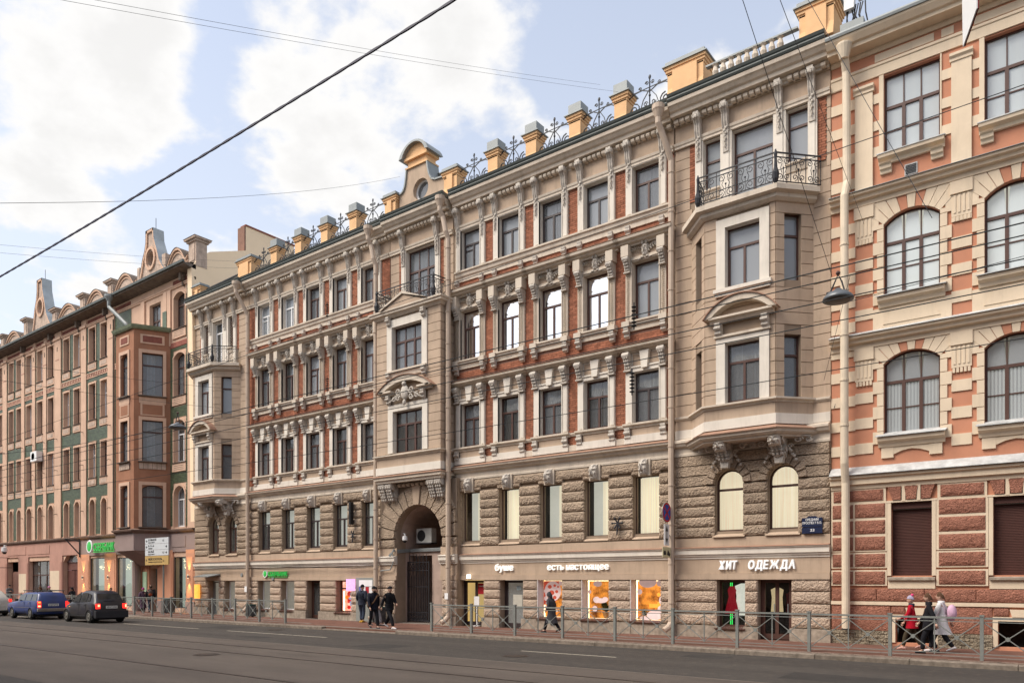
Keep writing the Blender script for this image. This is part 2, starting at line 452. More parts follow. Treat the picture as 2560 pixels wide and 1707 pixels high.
def wall(mb, fr, s0, s1, z0, z1, holes, d=0., depth=.3, seg=10):
    """wall sheet with openings and their reveals. hole = (a0,a1,z0,z1[,rise])"""
    xs = sorted(set([s0, s1] + [h[0] for h in holes] + [h[1] for h in holes]))
    zs = sorted(set([z0, z1] + [h[2] for h in holes] + [h[3] for h in holes]))
    xs = [x for x in xs if s0 - 1e-6 <= x <= s1 + 1e-6]; zs = [z for z in zs if z0 - 1e-6 <= z <= z1 + 1e-6]
    for i in range(len(xs) - 1):
        run = None
        for j in range(len(zs) - 1):
            cx, cz = (xs[i] + xs[i + 1]) / 2, (zs[j] + zs[j + 1]) / 2
            inh = any(h[0] < cx < h[1] and h[2] < cz < h[3] for h in holes)
            if not inh:
                if run is None: run = [zs[j], zs[j + 1]]
                else: run[1] = zs[j + 1]
            if (inh or j == len(zs) - 2) and run:
                mb.quadv([fr(xs[i], d, run[0]), fr(xs[i + 1], d, run[0]), fr(xs[i + 1], d, run[1]), fr(xs[i], d, run[1])]); run = None
    for h in holes:
        a0, a1, b0, b1 = h[:4]; rise = h[4] if len(h) > 4 else 0
        e = d - depth
        zt = b1 - rise
        mb.quadv([fr(a0, d, b0), fr(a0, e, b0), fr(a0, e, zt), fr(a0, d, zt)])
        mb.quadv([fr(a1, d, b0), fr(a1, e, b0), fr(a1, e, zt), fr(a1, d, zt)])
        mb.quadv([fr(a0, d, b0), fr(a1, d, b0), fr(a1, e, b0), fr(a0, e, b0)])
        if not rise: mb.quadv([fr(a0, d, b1), fr(a1, d, b1), fr(a1, e, b1), fr(a0, e, b1)])
        else:
            pts = arcpts(a0, a1, zt, rise, seg)
            c0 = (a0, b1); c1 = (a1, b1); mid = len(pts) // 2
            for k in range(len(pts) - 1):
                p, q = pts[k], pts[k + 1]
                mb.quadv([fr(p[0], d, p[1]), fr(q[0], d, q[1]), fr(q[0], e, q[1]), fr(p[0], e, p[1])])
                c = c0 if k < mid else c1
                mb.quadv([fr(p[0], d, p[1]), fr(q[0], d, q[1]), fr(c[0], d, c[1])])
    return mb
def arcpts(a0, a1, zs, rise, n=10):
    hw = (a1 - a0) / 2; c = (a0 + a1) / 2
    rad = (hw * hw + rise * rise) / (2 * rise); zc = zs + rise - rad
    t0 = math.atan2(zs - zc, -hw); t1 = math.atan2(zs - zc, hw)
    if t0 < 0: t0 += 2 * PI
    return [(c + rad * math.cos(t0 + (t1 - t0) * i / n), zc + rad * math.sin(t0 + (t1 - t0) * i / n)) for i in range(n + 1)]
_curt = {}
def curtain_mesh(w_, h_, m, folds=9):
    key = (round(w_, 2), round(h_, 2), m.name)
    if key not in _curt:
        b = MB(RAW); n = folds * 2
        for i in range(n + 1):
            x = -w_ / 2 + w_ * i / n; y = .03 * math.sin(i * PI * .5 * 2 + .7) + .015 * math.sin(i * 2.3)
            b.v += [(x, y, 0), (x, y, h_)]
        for i in range(n): b.f.append((2 * i, 2 * i + 2, 2 * i + 3, 2 * i + 1))
        _curt[key] = b.mesh('curtain', m, smooth=False, fix=False)
    return _curt[key]
def window(par, fr, a0, a1, z0, z1, d=-.19, fm=FBROWN, gm=G1, kind='T', tr=.66, rise=0., curtain=None, fw=.07, cw=None, mull=None, tilt=False, name='window'):
    """casement window: frame mesh with panes (and curtains) as sub-parts; a local mesh centred on the opening"""
    o = fr((a0 + a1) / 2, d, z0)
    W_ = (a1 - a0) / 2; Hh = z1 - z0; Q = RAW
    b = MB(RAW); panes = []
    t = .07
    def bx(x0, x1, q0, q1, y0=-.035, y1=.035): b.box(x0, x1, y0, y1, q0, q1)
    sp = Hh - rise
    bx(-W_, -W_ + fw, 0, sp); bx(W_ - fw, W_, 0, sp); bx(-W_ + fw, W_ - fw, 0, fw)
    if rise:
        oo = arcpts(-W_, W_, sp, rise, 10); hw = W_ - fw; ri = rise - fw * .8
        ii = arcpts(-hw, hw, sp, max(ri, .02), 10)
        for k in range(10):
            p, q, r_, s_ = oo[k], oo[k + 1], ii[k + 1], ii[k]
            for y in (-.035, .035): b.quadv([(p[0], y, p[1]), (q[0], y, q[1]), (r_[0], y, r_[1]), (s_[0], y, s_[1])])
            b.quadv([(s_[0], -.035, s_[1]), (r_[0], -.035, r_[1]), (r_[0], .035, r_[1]), (s_[0], .035, s_[1])])
    else: bx(-W_ + fw, W_ - fw, Hh - fw, Hh)
    zt = Hh * tr
    iw = W_ - fw
    def pane(x0, x1, q0, q1, arc=False):
        p = MB(RAW)
        if arc:
            pts = [(x0, q0)] + [(x1, q0)] + [q for q in reversed(arcpts(-iw, iw, sp, max(rise - fw * .8, .02), 10)) if x0 - .01 <= q[0] <= x1 + .01]
            p.quadv([(q[0], .0, q[1]) for q in pts])
        else: p.quadv([(x0, .0, q0), (x1, .0, q0), (x1, .0, q1), (x0, .0, q1)])
        panes.append((p, q0))
    if kind == 'T':
        bx(-iw, iw, zt - .04, zt + .04, -.045, .04)
        bx(-.04, .04, fw, zt - .04, -.04, .04)
        bx(-iw, -.04, fw, fw + .05); bx(.04, iw, fw, fw + .05)
        bx(-iw, -iw + .04, fw + .05, zt - .04); bx(iw - .04, iw, fw + .05, zt - .04)
        pane(-iw + .04, -.04, fw + .05, zt - .04); pane(.04, iw - .04, fw + .05, zt - .04)
        pane(-iw, iw, zt + .04, Hh - (0 if rise else fw), bool(rise))
        if tilt: bx(-iw + .04, -.04, zt * .78, zt * .78 + .04)
    elif kind == 'P':
        if tr < .98:
            bx(-iw, iw, zt - .04, zt + .04, -.045, .04); pane(-iw, iw, fw, zt - .04); pane(-iw, iw, zt + .04, Hh - (0 if rise else fw), bool(rise))
        else: pane(-iw, iw, fw, Hh - (0 if rise else fw), bool(rise))
    elif kind == 'M3':     # three lights, transom
        bx(-iw, iw, zt - .045, zt + .045, -.05, .05)
        m1, m2 = -iw / 3, iw / 3
        for mm in (m1, m2):
            bx(mm - .05, mm + .05, fw, zt - .045, -.05, .05)
            bx(mm - .018, mm + .018, zt + .045, Hh - (.0 if rise else fw) - (rise * .12 if rise else 0), -.03, .03)
        zm = zt * .5
        for (x0, x1) in ((-iw, m1 - .05), (m1 + .05, m2 - .05), (m2 + .05, iw)):
            bx(x0, x1, zm - .018, zm + .018, -.03, .03)
            pane(x0, x1, fw, zm - .018); pane(x0, x1, zm + .018, zt - .045)
        for (x0, x1) in ((-iw, m1 - .018), (m1 + .018, m2 - .018), (m2 + .018, iw)):
            pane(x0, x1, zt + .045, Hh - (0 if rise else fw), bool(rise))
    fo = b.build(name, fm, par, loc=o, rotz=fr.ang)
    for p, q0 in panes:
        c = bpy.data.objects.new('pane', p.mesh('pane', gm, fix=False)); COL.objects.link(c); c.parent = fo; OFF[c.name] = (0, 0, 0)
    if curtain:
        cw = cw or 1.0
        for (cx, ww) in (curtain if isinstance(curtain, list) else [(-W_ / 2 - .0, W_ * .9), (W_ / 2, W_ * .9)]):
            c = bpy.data.objects.new('curtain', curtain_mesh(ww, Hh - .05, CURT if cw == 1. else CURTG)); COL.objects.link(c); c.parent = fo
            c.location = (cx, .22, 0.02); OFF[c.name] = (0, 0, 0)
    return fo
# ------------------------------------------------------------------ ornaments
def face_relief(w_, h_, dp, nx=10, ny=12, lion=True):
    """mask standing out of the wall, local coordinates (x, -y outward, z)"""
    b = MB(RAW)
    for j in range(ny + 1):
        for i in range(nx + 1):
            u = -1 + 2 * i / nx; v = -1 + 2 * j / ny; r = math.hypot(u, v * .95)
            an = math.atan2(v, u)
            h = math.sqrt(max(0, 1 - min(1, r) ** 2)) * .55
            if r > .55: h += .22 * math.sin(an * 8 + r * 5) * max(0, 1.1 - r)
            for sx in (-1, 1):
                h -= .3 * math.exp(-((u - sx * .28) ** 2 + (v - .12) ** 2) / .012)
                h += .16 * math.exp(-((u - sx * .3) ** 2 + (v - .36) ** 2) / .02)
                h += .12 * math.exp(-((u - sx * .2) ** 2 + (v + .3) ** 2) / .03)
            h += .34 * math.exp(-(u ** 2) / .012 - ((v + .05) ** 2) / .06)
            h -= .3 * math.exp(-(u ** 2) / .03 - ((v + .46) ** 2) / .006)
            e = 0 if (i in (0, nx) or j in (0, ny)) else 1
            b.v.append((u * w_ / 2 * (1 if e else .8), -dp * (h + .25) * e, v * h_ / 2))
    for j in range(ny):
        for i in range(nx):
            a = j * (nx + 1) + i; b.f.append((a, a + 1, a + nx + 2, a + nx + 1))
    return b
def leafspray(b, sx, L_=.6, y=-.04):
    for k in range(7):
        t = k / 6; x = sx * (.12 + t * L_); z = .02 + .10 * math.sin(t * 3)
        for q in (-1, 1):
            an = q * (.9 - .5 * t)
            dx, dz = sx * math.cos(an) * .13, math.sin(an) * .13
            p = [(x, y - .03, z), (x + dx * .5 - dz * .3, y - .05, z + dz * .5 + abs(dx) * .3), (x + dx, y - .02, z + dz), (x + dx * .5 + dz * .3, y - .05, z + dz * .5 - abs(dx) * .3)]
            b.quadv(p); b.quadv([(v[0], y + .04, v[2]) for v in p])
            for i in range(4):
                j = (i + 1) % 4; b.quadv([p[i], p[j], (p[j][0], y + .04, p[j][2]), (p[i][0], y + .04, p[i][2])])
def relief_head():
    b = face_relief(.34, .46, .2, 8, 10)
    leafspray(b, 1); leafspray(b, -1)
    for sx in (-1, 1):
        b.ball((sx * .12, -.08, -.24), (.10, .05, .035), 6, 4, RAW)
        b.ball((sx * .24, -.08, -.28), (.09, .04, .03), 6, 4, RAW)
        b.ball((sx * .09, -.12, .25), (.05, .05, .09), 5, 4, RAW)
    return b
def scroll(b, fr, cx, d, cz, r, turns=1.3, sgn=1, start=0., th=.012, n=5, k=14, shrink=.75):
    pts = []
    for i in range(k + 1):
        t = i / k; a = start + sgn * t * turns * 2 * PI; q = r * (1 - shrink * t)
        pts.append((cx + q * math.cos(a), d, cz + q * math.sin(a)))
    b.tube(pts, th, n, fr)
def console_tall(hw=.12):
    """tall S console with a leaf drop under it; origin at (x=0, wall, z=0 -> z 18.2)"""
    b = MB(RAW)
    prof = [(0, -.85), (.07, -.85), (.09, -.3), (.1, 0), (.16, .18), (.2, .45), (.30, .6), (.36, .72), (.34, .84), (0, .84)]
    n = len(prof)
    F = lambda a, d, z: (a, -d, z)
    fr = lambda a, d, z: F(a, d, z)
    b.xprism(prof, -hw * .85, hw * .85, fr)
    for sx in (-.75, 0, .75):      # flutes
        b.tube([(sx * hw, -(p[0] + .01), p[1]) for p in prof[3:8]], .022, 5)
    for sx in (-1, 1):
        b.lathe([(.02, -.02), (.115, -.02), (.115, .02), (.05, .05), (.03, .05)], (sx * hw * .9, -.26, .68), 10, RAW, 'x')
    for i in range(5):
        a = -.6 + i * .3
        b.ball((math.sin(a) * .08, -.38, .66 - abs(a) * .05), (.035, .03, .06), 5, 4, RAW)
    z = -.02
    for i in range(8):             # drop of leaves
        q = 1 - i / 10
        b.ball(((-1) ** i * .03 * q, -.12, z), (.065 * q, .04, .055), 5, 4, RAW); z -= .095
    return b
def corbel(hw=.1, h=.42, dp=.2):
    b = MB(RAW)
    prof = [(0, 0), (dp, 0), (dp, -.07 * h / .42), (dp * .85, -.12), (dp * .95, -.2), (dp * .55, -.28), (dp * .6, -.36), (dp * .2, -h), (0, -h)]
    b.xprism(prof, -hw, hw, lambda a, d, z: (a, -d, z))
    b.lathe([(.02, -hw - .02), (.055, -hw - .02), (.055, hw + .02), (.02, hw + .02)], (0, -dp * .82, -.17), 8, RAW, 'x')
    b.lathe([(.02, -hw - .01), (.04, -hw - .01), (.04, hw + .01), (.02, hw + .01)], (0, -dp * .5, -.33), 8, RAW, 'x')
    return b
def bracket(hw=.13, h=.66, dp=.3, leafy=True):
    b = MB(RAW)
    prof = [(0, 0), (dp, 0), (dp * 1.05, -.1), (dp * .98, -.2), (dp * .75, -.3), (dp * .5, -.45), (dp * .4, -h), (0, -h)]
    b.xprism(prof, -hw, hw, lambda a, d, z: (a, -d, z))
    b.lathe([(.02, -hw - .02), (.10, -hw - .02), (.10, hw + .02), (.02, hw + .02)], (0, -dp * .85, -.11), 10, RAW, 'x')
    if leafy:
        for i in range(4):
            for sx in (-1, 0, 1):
                b.ball((sx * hw * .55, -dp * (.98 - .16 * i), -.2 - i * .12), (.045, .04, .06), 5, 4, RAW)
    b.box(-hw - .02, hw + .02, -dp * .45 - .05, 0, -h - .05, -h)
    return b
CONSOLE = console_tall().mesh('console', ORN)
CORB = corbel().mesh('corbel', ORN)
CORBS = corbel(.09, .3, .14).mesh('small_corbel', ORN)
BRK = bracket().mesh('bracket', ORN)
RELIEF = relief_head().mesh('relief', ORN, smooth=False)
MASK = face_relief(.42, .62, .34).mesh('mask', ORN, smooth=False)
def put(name, me, par, x, z, d=0., fr=FR, sc=None):
    return link(name, me, par, fr(x, d, z), rotz=fr.ang, sc=sc)

# ------------------------------------------------------------------ main house
X0, X1 = -45.5, -6.86
B = thing('apartment_house', 'long five-storey house of red brick and beige stone with cream window surrounds', 'building', (-26.2, D, 0))
AXR = [-22.43, -20.23, -18.02, -15.81, -13.60]
AXL = [-38.08, -35.85, -33.62, -31.40, -29.17]
SECR = (-23.3, -12.45)      # brick sections
SECL = (-39.6, -27.7)
GFR = [(-23.1, -21.65, 0., 2.09), (-20.72, -19.46, 0., 2.09), (-18.66, -17.46, .5, 2.09), (-16.46, -15.24, .5, 2.09), (-14.24, -12.99, .5, 2.09)]
GFL = [(-38.7, -37.53, .42, 2.09), (-36.5, -35.29, .42, 2.09), (-34.2, -33.07, 0., 2.09), (-31.75, -30.54, .42, 2.09)]
GFE = [(-10.75, -9.73, .38, 2.07), (-9.26, -8.12, .0, 2.07)]
GFA = [(-43.95, -42.77, 0., 2.07), (-42.15, -41.05, .35, 2.07)]
hol = []
for ax in AXR + AXL:
    hol += [(ax - .575, ax + .575, 16.2, 18.05), (ax - .575, ax + .575, 12.1, 14.37), (ax - .575, ax + .575, 8.13, 10.12), (ax - .55, ax + .55, 3.85, 6.08)]
hol += GFR + GFL + GFE + GFA
AWR = [(-10.83, -9.8, 3.82, 6.02, .51), (-8.92, -7.9, 3.82, 6.02, .51)]
AWL = [(-43.84, -42.77, 3.75, 6.0, .53), (-41.97, -40.84, 3.75, 6.0, .56)]
hol += AWR + AWL
TOPE = [(-11.28, -10.62, 16.2, 18.05), (-10.2, -8.73, 15.1, 18.05), (-8.3, -7.57, 16.2, 18.05)]
TOPA = [(-45.0 + .55, -45.0 + 1.1, 16.2, 18.05), (-43.45, -42.35, 15.1, 18.05), (-41.75, -41.2, 16.2, 18.05)]
hol += TOPE + TOPA
hol += [(-26.55, -24.6, 15.05, 18.05)]
PASS = (-27.0, -23.9)
W = MB()
# openings that break the main sheet: passage hole (rect below the arch; the arch itself is in the risalit)
hol += [(PASS[0], PASS[1], 0, 5.65)]
hz = [h for h in hol if h[3] <= 3.3 or h[2] < 3.5]
wall(W, FR, X0, X1, 0, 19.5, hol, 0., .34)
W.build('wall', JOINT, B)
# side walls, back and roof
r = MB(); r.box(X0, X1, -12, -.7, 19.45, 19.5); r.build('roof_deck', ROOFM, B)
r = MB()
r.quadv([FR(X0, .45, 19.55), FR(X1, .45, 19.55), FR(X1, -6, 22.2), FR(X0, -6, 22.2)]); r.quadv([FR(X0, -6, 22.2), FR(X1, -6, 22.2), FR(X1, -12, 19.6), FR(X0, -12, 19.6)])
r.build('roof', ZINC, B)
r = MB(); r.box(X0, X0 + .02, -12, -.01, 0, 19.4); r.box(X1 - .02, X1, -12, -.01, 0, 19.4); r.box(X0, X1, -12, -11.98, 0, 19.4); r.build('rear_wall', BEIGE, B)
# rooms behind the windows, floor by floor
r = MB()
for (z0, z1) in ((3.3, 7), (7.4, 11), (11.2, 15.0), (15.05, 19.3)):
    for (a, b_) in ((X0 + .1, -27.2), (-23.7, X1 - .1)) if z0 < 4 else ((X0 + .1, X1 - .1),):
        r.quadv([FR(a, -2.2, z0), FR(b_, -2.2, z0), FR(b_, -2.2, z1), FR(a, -2.2, z1)])
        r.quadv([FR(a, -2.2, z1), FR(b_, -2.2, z1), FR(b_, -.34, z1), FR(a, -.34, z1)]); r.quadv([FR(a, -2.2, z0), FR(b_, -2.2, z0), FR(b_, -.34, z0), FR(a, -.34, z0)])
r.build('room', ROOM, B)
# stucco skin zones (proud of the joint-coloured wall)
def skin(name, m, rects, d0=0., d1=.03, par=None, fr=FR):
    b = MB()
    for (a0, a1, z0, z1) in rects: b.box(a0, a1, d0, d1, z0, z1, fr)
    return b.build(name, m, par or B)

# bricks -------------------------------------------------------------
bm_all = []
def clear(x, z, axs):
    for ax in axs:
        if abs(x - ax) < .80 and (16.0 < z < 18.4 or 11.6 < z < 14.9 or 7.4 < z < 10.75): return False
        if abs(x - ax) < .98 and (14.9 < z < 15.2 or 10.75 < z < 11.0): return False
    return True
for (s0, s1), axs in ((SECL, AXL), (SECR, AXR)):
    k = 0; z = 7.45
    while z < 18.05:
        x = s0 - (k % 2) * .13
        while x < s1:
            a0, a1 = max(x, s0), min(x + .252, s1)
            if a1 - a0 > .05 and clear((a0 + a1) / 2, z + .04, axs) and not (15.75 < z < 16.05): bm_all.append((a0, a1, z))
            x += .264
        z += .0865; k += 1
bm_all.sort(key=lambda t: (-t[0] if t[2] < 16 else 100))
near = [t for t in bm_all if t[1] - t[0] > .2][:300]
ns = set(near)
for (a0, a1, z) in near: cube('brick', BRICK, B, a0, a1, -.02, .035 + rnd.uniform(-.004, .004), z, z + .0745)
for nm, sel in (('brickwork', lambda t: t[0] < -27), ('brickwork', lambda t: t[0] >= -27)):
    b = MB()
    for t in bm_all:
        if t in ns or not sel(t): continue
        a0, a1, z = t; d = .035 + rnd.uniform(-.004, .004); z1 = z + .0745; q = len(b.v)
        for p in ((a0, 0, z), (a1, 0, z), (a1, 0, z1), (a0, 0, z1), (a0, d, z), (a1, d, z), (a1, d, z1), (a0, d, z1)): b.v.append(FR(*p))
        for f in ((4, 5, 6, 7), (0, 1, 5, 4), (1, 2, 6, 5), (2, 3, 7, 6), (3, 0, 4, 7)): b.f.append(tuple(q + i for i in f))
    o = link(nm, b.mesh('brickwork', BRICK, fix=False), B); o['kind'] = 'stuff'
skin('mortar_bed', MORT, [], par=B) if False else None
m_ = MB()
for (s0, s1), axs in ((SECL, AXL), (SECR, AXR)):
    e = [s0] + [v for ax in axs for v in (ax - .58, ax + .58)] + [s1]
    for i in range(0, len(e), 2): m_.box(e[i], e[i + 1], -.01, .02, 7.4, 18.1)
    for ax in axs:
        for (z0, z1) in ((7.4, 8.1), (10.15, 12.07), (14.4, 16.17)): m_.box(ax - .58, ax + .58, -.01, .02, z0, z1)
m_.build('mortar_bed', MORT, B)

# upper windows: surrounds -------------------------------------------
def pil_pair(b, z0, z1, ins=.575, outx=.86, d=.11, chain=False):
    for s in (-1, 1):
        a0, a1 = sorted((s * ins, s * outx))
        b.box(a0, a1, -.02, d, z0, z1, RAWM)
        c = (a0 + a1) / 2; w2 = (a1 - a0)
        if chain:
            z = z0 + .12; b.box(c - w2 * .12, c + w2 * .5 * .9, d, d + .02, z0 + .02, z1, RAWM) if False else None
            while z < z1 - .1:
                for q in (-1, 1):
                    b.quadv([RAWM(c + s * .03, d + .005, z + .045), RAWM(c + s * .03 + q * .07, d + .045, z), RAWM(c + s * .03 + q * .07, d + .045, z + .03), RAWM(c + s * .03, d + .05, z + .075)])
                    b.quadv([RAWM(c + s * .03, d + .05, z + .03), RAWM(c + s * .03 + q * .07, d + .045, z - .0), RAWM(c + s * .03, d + .005, z + .075)])
                z += .085
        else:
            b.box(c - w2 * .16, c + w2 * .42, d, d + .025, z0 + .06, z1 - .02, RAWM)
RAWM = lambda a, d, z: (a, -d, z)
def prof_closed(pts): return pts
HOOD = [(0, 0), (.16, 0), (.18, .06), (.3, .1), (.33, .16), (.44, .2), (.46, .3), (0, .34)]
def hood(hw, z, sc=1., h=.32):
    """short cornice with returns, as mesh in mirrored raw coordinates"""
    b = MB(RAW); path = [(-hw, 0), (-hw, .0)]
    pr = [(d * sc, zz * h / .34) for d, zz in HOOD]
    rings = []
    for (d, zz) in pr: rings.append([(-hw - d * .55, 0), (-hw - d * .55, d), (hw + d * .55, d), (hw + d * .55, 0)])
    k = len(pr)
    for i in range(k):
        for (x, dd) in rings[i]: b.v.append((x, -dd, z + pr[i][1]))
    for i in range(k - 1):
        for j in range(3): b.f.append((i * 4 + j, i * 4 + j + 1, i * 4 + 4 + j + 1, i * 4 + 4 + j))
    b.f.append((0, 1, 2, 3)); b.f.append(((k - 1) * 4, (k - 1) * 4 + 1, (k - 1) * 4 + 2, (k - 1) * 4 + 3))
    return b
def lining(b, z0, z1, hw=.575, dp=.34):
    for s in (-1, 1): b.box(*sorted((s * hw, s * (hw - .012))), -dp, .02, z0, z1, RAWM)
    b.box(-hw, hw, -dp, .02, z1 - .012, z1, RAWM)
# top floor surround
b = MB(RAW); pil_pair(b, 16.2, 18.05)
for s in (-1, 1): b.box(*sorted((s * .575, s * .605)), 0, .14, 16.2, 18.05, RAWM)
b.box(-.86, .86, -.02, .11, 18.05, 18.12, RAWM)
lining(b, 16.2, 18.05); SUR_T = b.mesh('surround', WHITE)
# second floor surround
b = MB(RAW); pil_pair(b, 12.1, 14.0, chain=True)
for s in (-1, 1):
    b.box(*sorted((s * .575, s * .62)), 0, .15, 12.1, 14.37, RAWM)
    b.box(*sorted((s * .62, s * .87)), 0, .10, 14.0, 14.98, RAWM)
    b.box(*sorted((s * .6, s * .92)), 0, .40, 14.55, 14.98, RAWM)
b.box(-.62, .62, -.02, .13, 14.37, 14.55, RAWM); b.box(-.6, .6, .13, .17, 14.42, 14.47, RAWM)
lining(b, 12.1, 14.37); SUR_2 = b.mesh('surround', CREAM)
b = MB(RAW); b.box(-.6, .6, 0, .06, 14.55, 14.98, RAWM); PAN_2 = b.mesh('frieze_panel', BEIGE)
HOOD_2 = hood(.95, 14.98, 1.1).mesh('hood_cornice', CREAM)
b = MB(RAW); b.box(-1.0 - .22, 1.22, 0, .5, 15.305, 15.32, RAWM); FLASH_2 = b.mesh('flashing', RUSTY)
b = MB(RAW)
b.xprism([(0, 11.72), (.1, 11.72), (.1, 11.86), (.17, 11.92), (.19, 12.0), (.24, 12.03), (.24, 12.09), (0, 12.1)], -.92, .92, RAWM)
for s in (-1, 1): b.box(*sorted((s * .62, s * .95)), .0, .30, 11.86, 12.08, RAWM)
SILL_2 = b.mesh('sill', CREAM)
# first floor surround
b = MB(RAW); pil_pair(b, 8.13, 10.12)
for s in (-1, 1): b.box(*sorted((s * .575, s * .61)), 0, .14, 8.13, 10.12, RAWM)
b.box(-.62, .62, -.02, .12, 10.12, 10.32, RAWM); b.box(-.62, .62, .12, .16, 10.27, 10.32, RAWM)
b.box(-.88, .88, 0, .07, 10.32, 10.86, RAWM)
lining(b, 8.13, 10.12); SUR_1 = b.mesh('surround', WHITE)
b = MB(RAW); b.box(-.19, .19, .07, .085, 10.38, 10.8, RAWM); PAN_1 = b.mesh('frieze_panel', BEIGE)
b = MB(RAW); b.prism([(-.12, 10.2), (.12, 10.2), (.2, 10.86), (-.2, 10.86)], .07, .24, RAWM); KEY_1 = b.mesh('keystone', WHITE)
HOOD_1 = hood(.93, 10.86, .95, .24).mesh('hood_cornice', CREAM)
b = MB(RAW); b.box(-1.15, 1.15, 0, .44, 11.108, 11.12, RAWM); FLASH_1 = b.mesh('flashing', RUSTY)
FB = dict(zip(AXR, (1, 1, 1, 1, 0)))
for li, axs in ((0, AXL), (1, AXR)):
    for k, ax in enumerate(axs):
        put('surround', SUR_T, B, ax, 0); put('surround', SUR_2, B, ax, 0); put('surround', SUR_1, B, ax, 0)
        for s in (-1, 1):
            put('console', CONSOLE, B, ax + s * .72, 18.2, .06)
            put('corbel', CORBS, B, ax + s * .72, 15.78, .12)
            put('bracket', BRK, B, ax + s * .74, 14.56, .08, sc=(.9, 1, .85)); put('bracket', BRK, B, ax + s * .74, 10.86, .06)
            put('corbel', CORB, B, ax + s * .78, 11.86, .08); put('corbel', CORBS, B, ax + s * .76, 7.97, .1, sc=(1.2, .9, 1.1))
        put('frieze_panel', PAN_2, B, ax, 0); put('relief', RELIEF, B, ax, 14.72, .08, sc=(.92, 1.1, 1.12)); put('hood_cornice', HOOD_2, B, ax, 0); put('flashing', FLASH_2, B, ax, 0)
        put('sill', SILL_2, B, ax, 0); put('keystone', KEY_1, B, ax, 0); put('frieze_panel', PAN_1, B, ax - .37, 0); put('frieze_panel', PAN_1, B, ax + .37, 0); put('hood_cornice', HOOD_1, B, ax, 0); put('flashing', FLASH_1, B, ax, 0)
        # windows
        wt = FWHITE if (li == 0 and k in (0, 1)) else (FBROWN if li == 0 or k == 4 else FDARK)
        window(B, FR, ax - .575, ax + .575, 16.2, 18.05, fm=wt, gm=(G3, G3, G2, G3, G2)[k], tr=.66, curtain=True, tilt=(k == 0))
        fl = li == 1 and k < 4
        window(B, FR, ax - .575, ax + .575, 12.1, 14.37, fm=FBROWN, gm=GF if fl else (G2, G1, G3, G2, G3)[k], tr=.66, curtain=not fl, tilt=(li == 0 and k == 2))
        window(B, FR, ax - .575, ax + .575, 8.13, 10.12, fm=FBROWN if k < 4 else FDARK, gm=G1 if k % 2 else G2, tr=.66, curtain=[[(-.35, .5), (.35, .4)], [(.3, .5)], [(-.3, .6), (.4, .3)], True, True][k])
        if li: window(B, FR, ax - .55, ax + .55, 3.85, 6.08, d=-.20, fm=FBROWN, gm=GS, kind='P', tr=1., fw=.035)
        else: window(B, FR, ax - .55, ax + .55, 3.85, 6.08, d=-.20, fm=FDARK, gm=G1, tr=.66, fw=.06)
        # blinds in the first office floor
        bl = MB(RAW)
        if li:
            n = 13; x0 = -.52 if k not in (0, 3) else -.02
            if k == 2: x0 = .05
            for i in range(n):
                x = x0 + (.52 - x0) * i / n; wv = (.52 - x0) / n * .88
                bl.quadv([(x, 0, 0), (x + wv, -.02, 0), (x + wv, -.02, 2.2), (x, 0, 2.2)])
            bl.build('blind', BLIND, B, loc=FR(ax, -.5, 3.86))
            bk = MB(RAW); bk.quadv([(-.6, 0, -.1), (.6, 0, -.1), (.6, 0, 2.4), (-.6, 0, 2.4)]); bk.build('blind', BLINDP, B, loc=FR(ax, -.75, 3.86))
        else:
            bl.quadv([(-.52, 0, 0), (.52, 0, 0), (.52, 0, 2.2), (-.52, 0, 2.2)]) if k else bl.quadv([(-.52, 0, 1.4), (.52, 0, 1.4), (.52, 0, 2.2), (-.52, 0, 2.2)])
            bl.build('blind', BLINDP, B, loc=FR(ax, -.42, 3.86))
        b = MB(); b.xprism([(-.05, 3.70), (.12, 3.64), (.12, 3.67), (-.2, 3.86), (-.26, 3.86), (-.26, 3.80)], ax - .56, ax + .56, FR); b.build('sill', JOINT if False else BEIGE, B)
        put('mask', MASK, B, ax - .02, 6.38, .16, sc=(1.0, 1., 1.08))
        b = MB(); b.box(ax + .14, ax + .24, 0, .2, 6.06, 6.68); b.box(ax - .26, ax - .18, 0, .2, 6.06, 6.68); b.build('keystone', CREAM, B)
SEGS = [((-40.55, -39.62, 0), 0)]
# continuous mouldings of the two brick sections
def strip(name, m, prof, x0, x1, par=None, fr=FR):
    b = MB(); b.xprism(prof, x0, x1, fr); return b.build(name, m, par or B)
CORN = [(0, 18.9), (.05, 18.9), (.05, 18.98), (.12, 19.02), (.12, 19.1), (.34, 19.12), (.36, 19.24), (.44, 19.28), (.52, 19.38), (.58, 19.42), (.60, 19.54), (0, 19.56)]
GUT = [(0, 19.56), (.62, 19.56), (.66, 19.62), (.66, 19.66), (.60, 19.68), (.66, 19.72), (.70, 19.80), (.64, 19.82), (0, 19.72)]
STR = [(0, 6.64), (.14, 6.64), (.14, 6.72), (.10, 6.76), (.10, 6.94), (.16, 6.97), (.22, 7.0), (.26, 7.08), (.36, 7.12), (.38, 7.2), (0, 7.32)]
BELT = [(0, 2.84), (.12, 2.84), (.12, 2.9), (.17, 2.93), (.17, 2.98), (.22, 3.0), (.22, 3.16), (.26, 3.19), (.26, 3.22), (0, 3.27)]
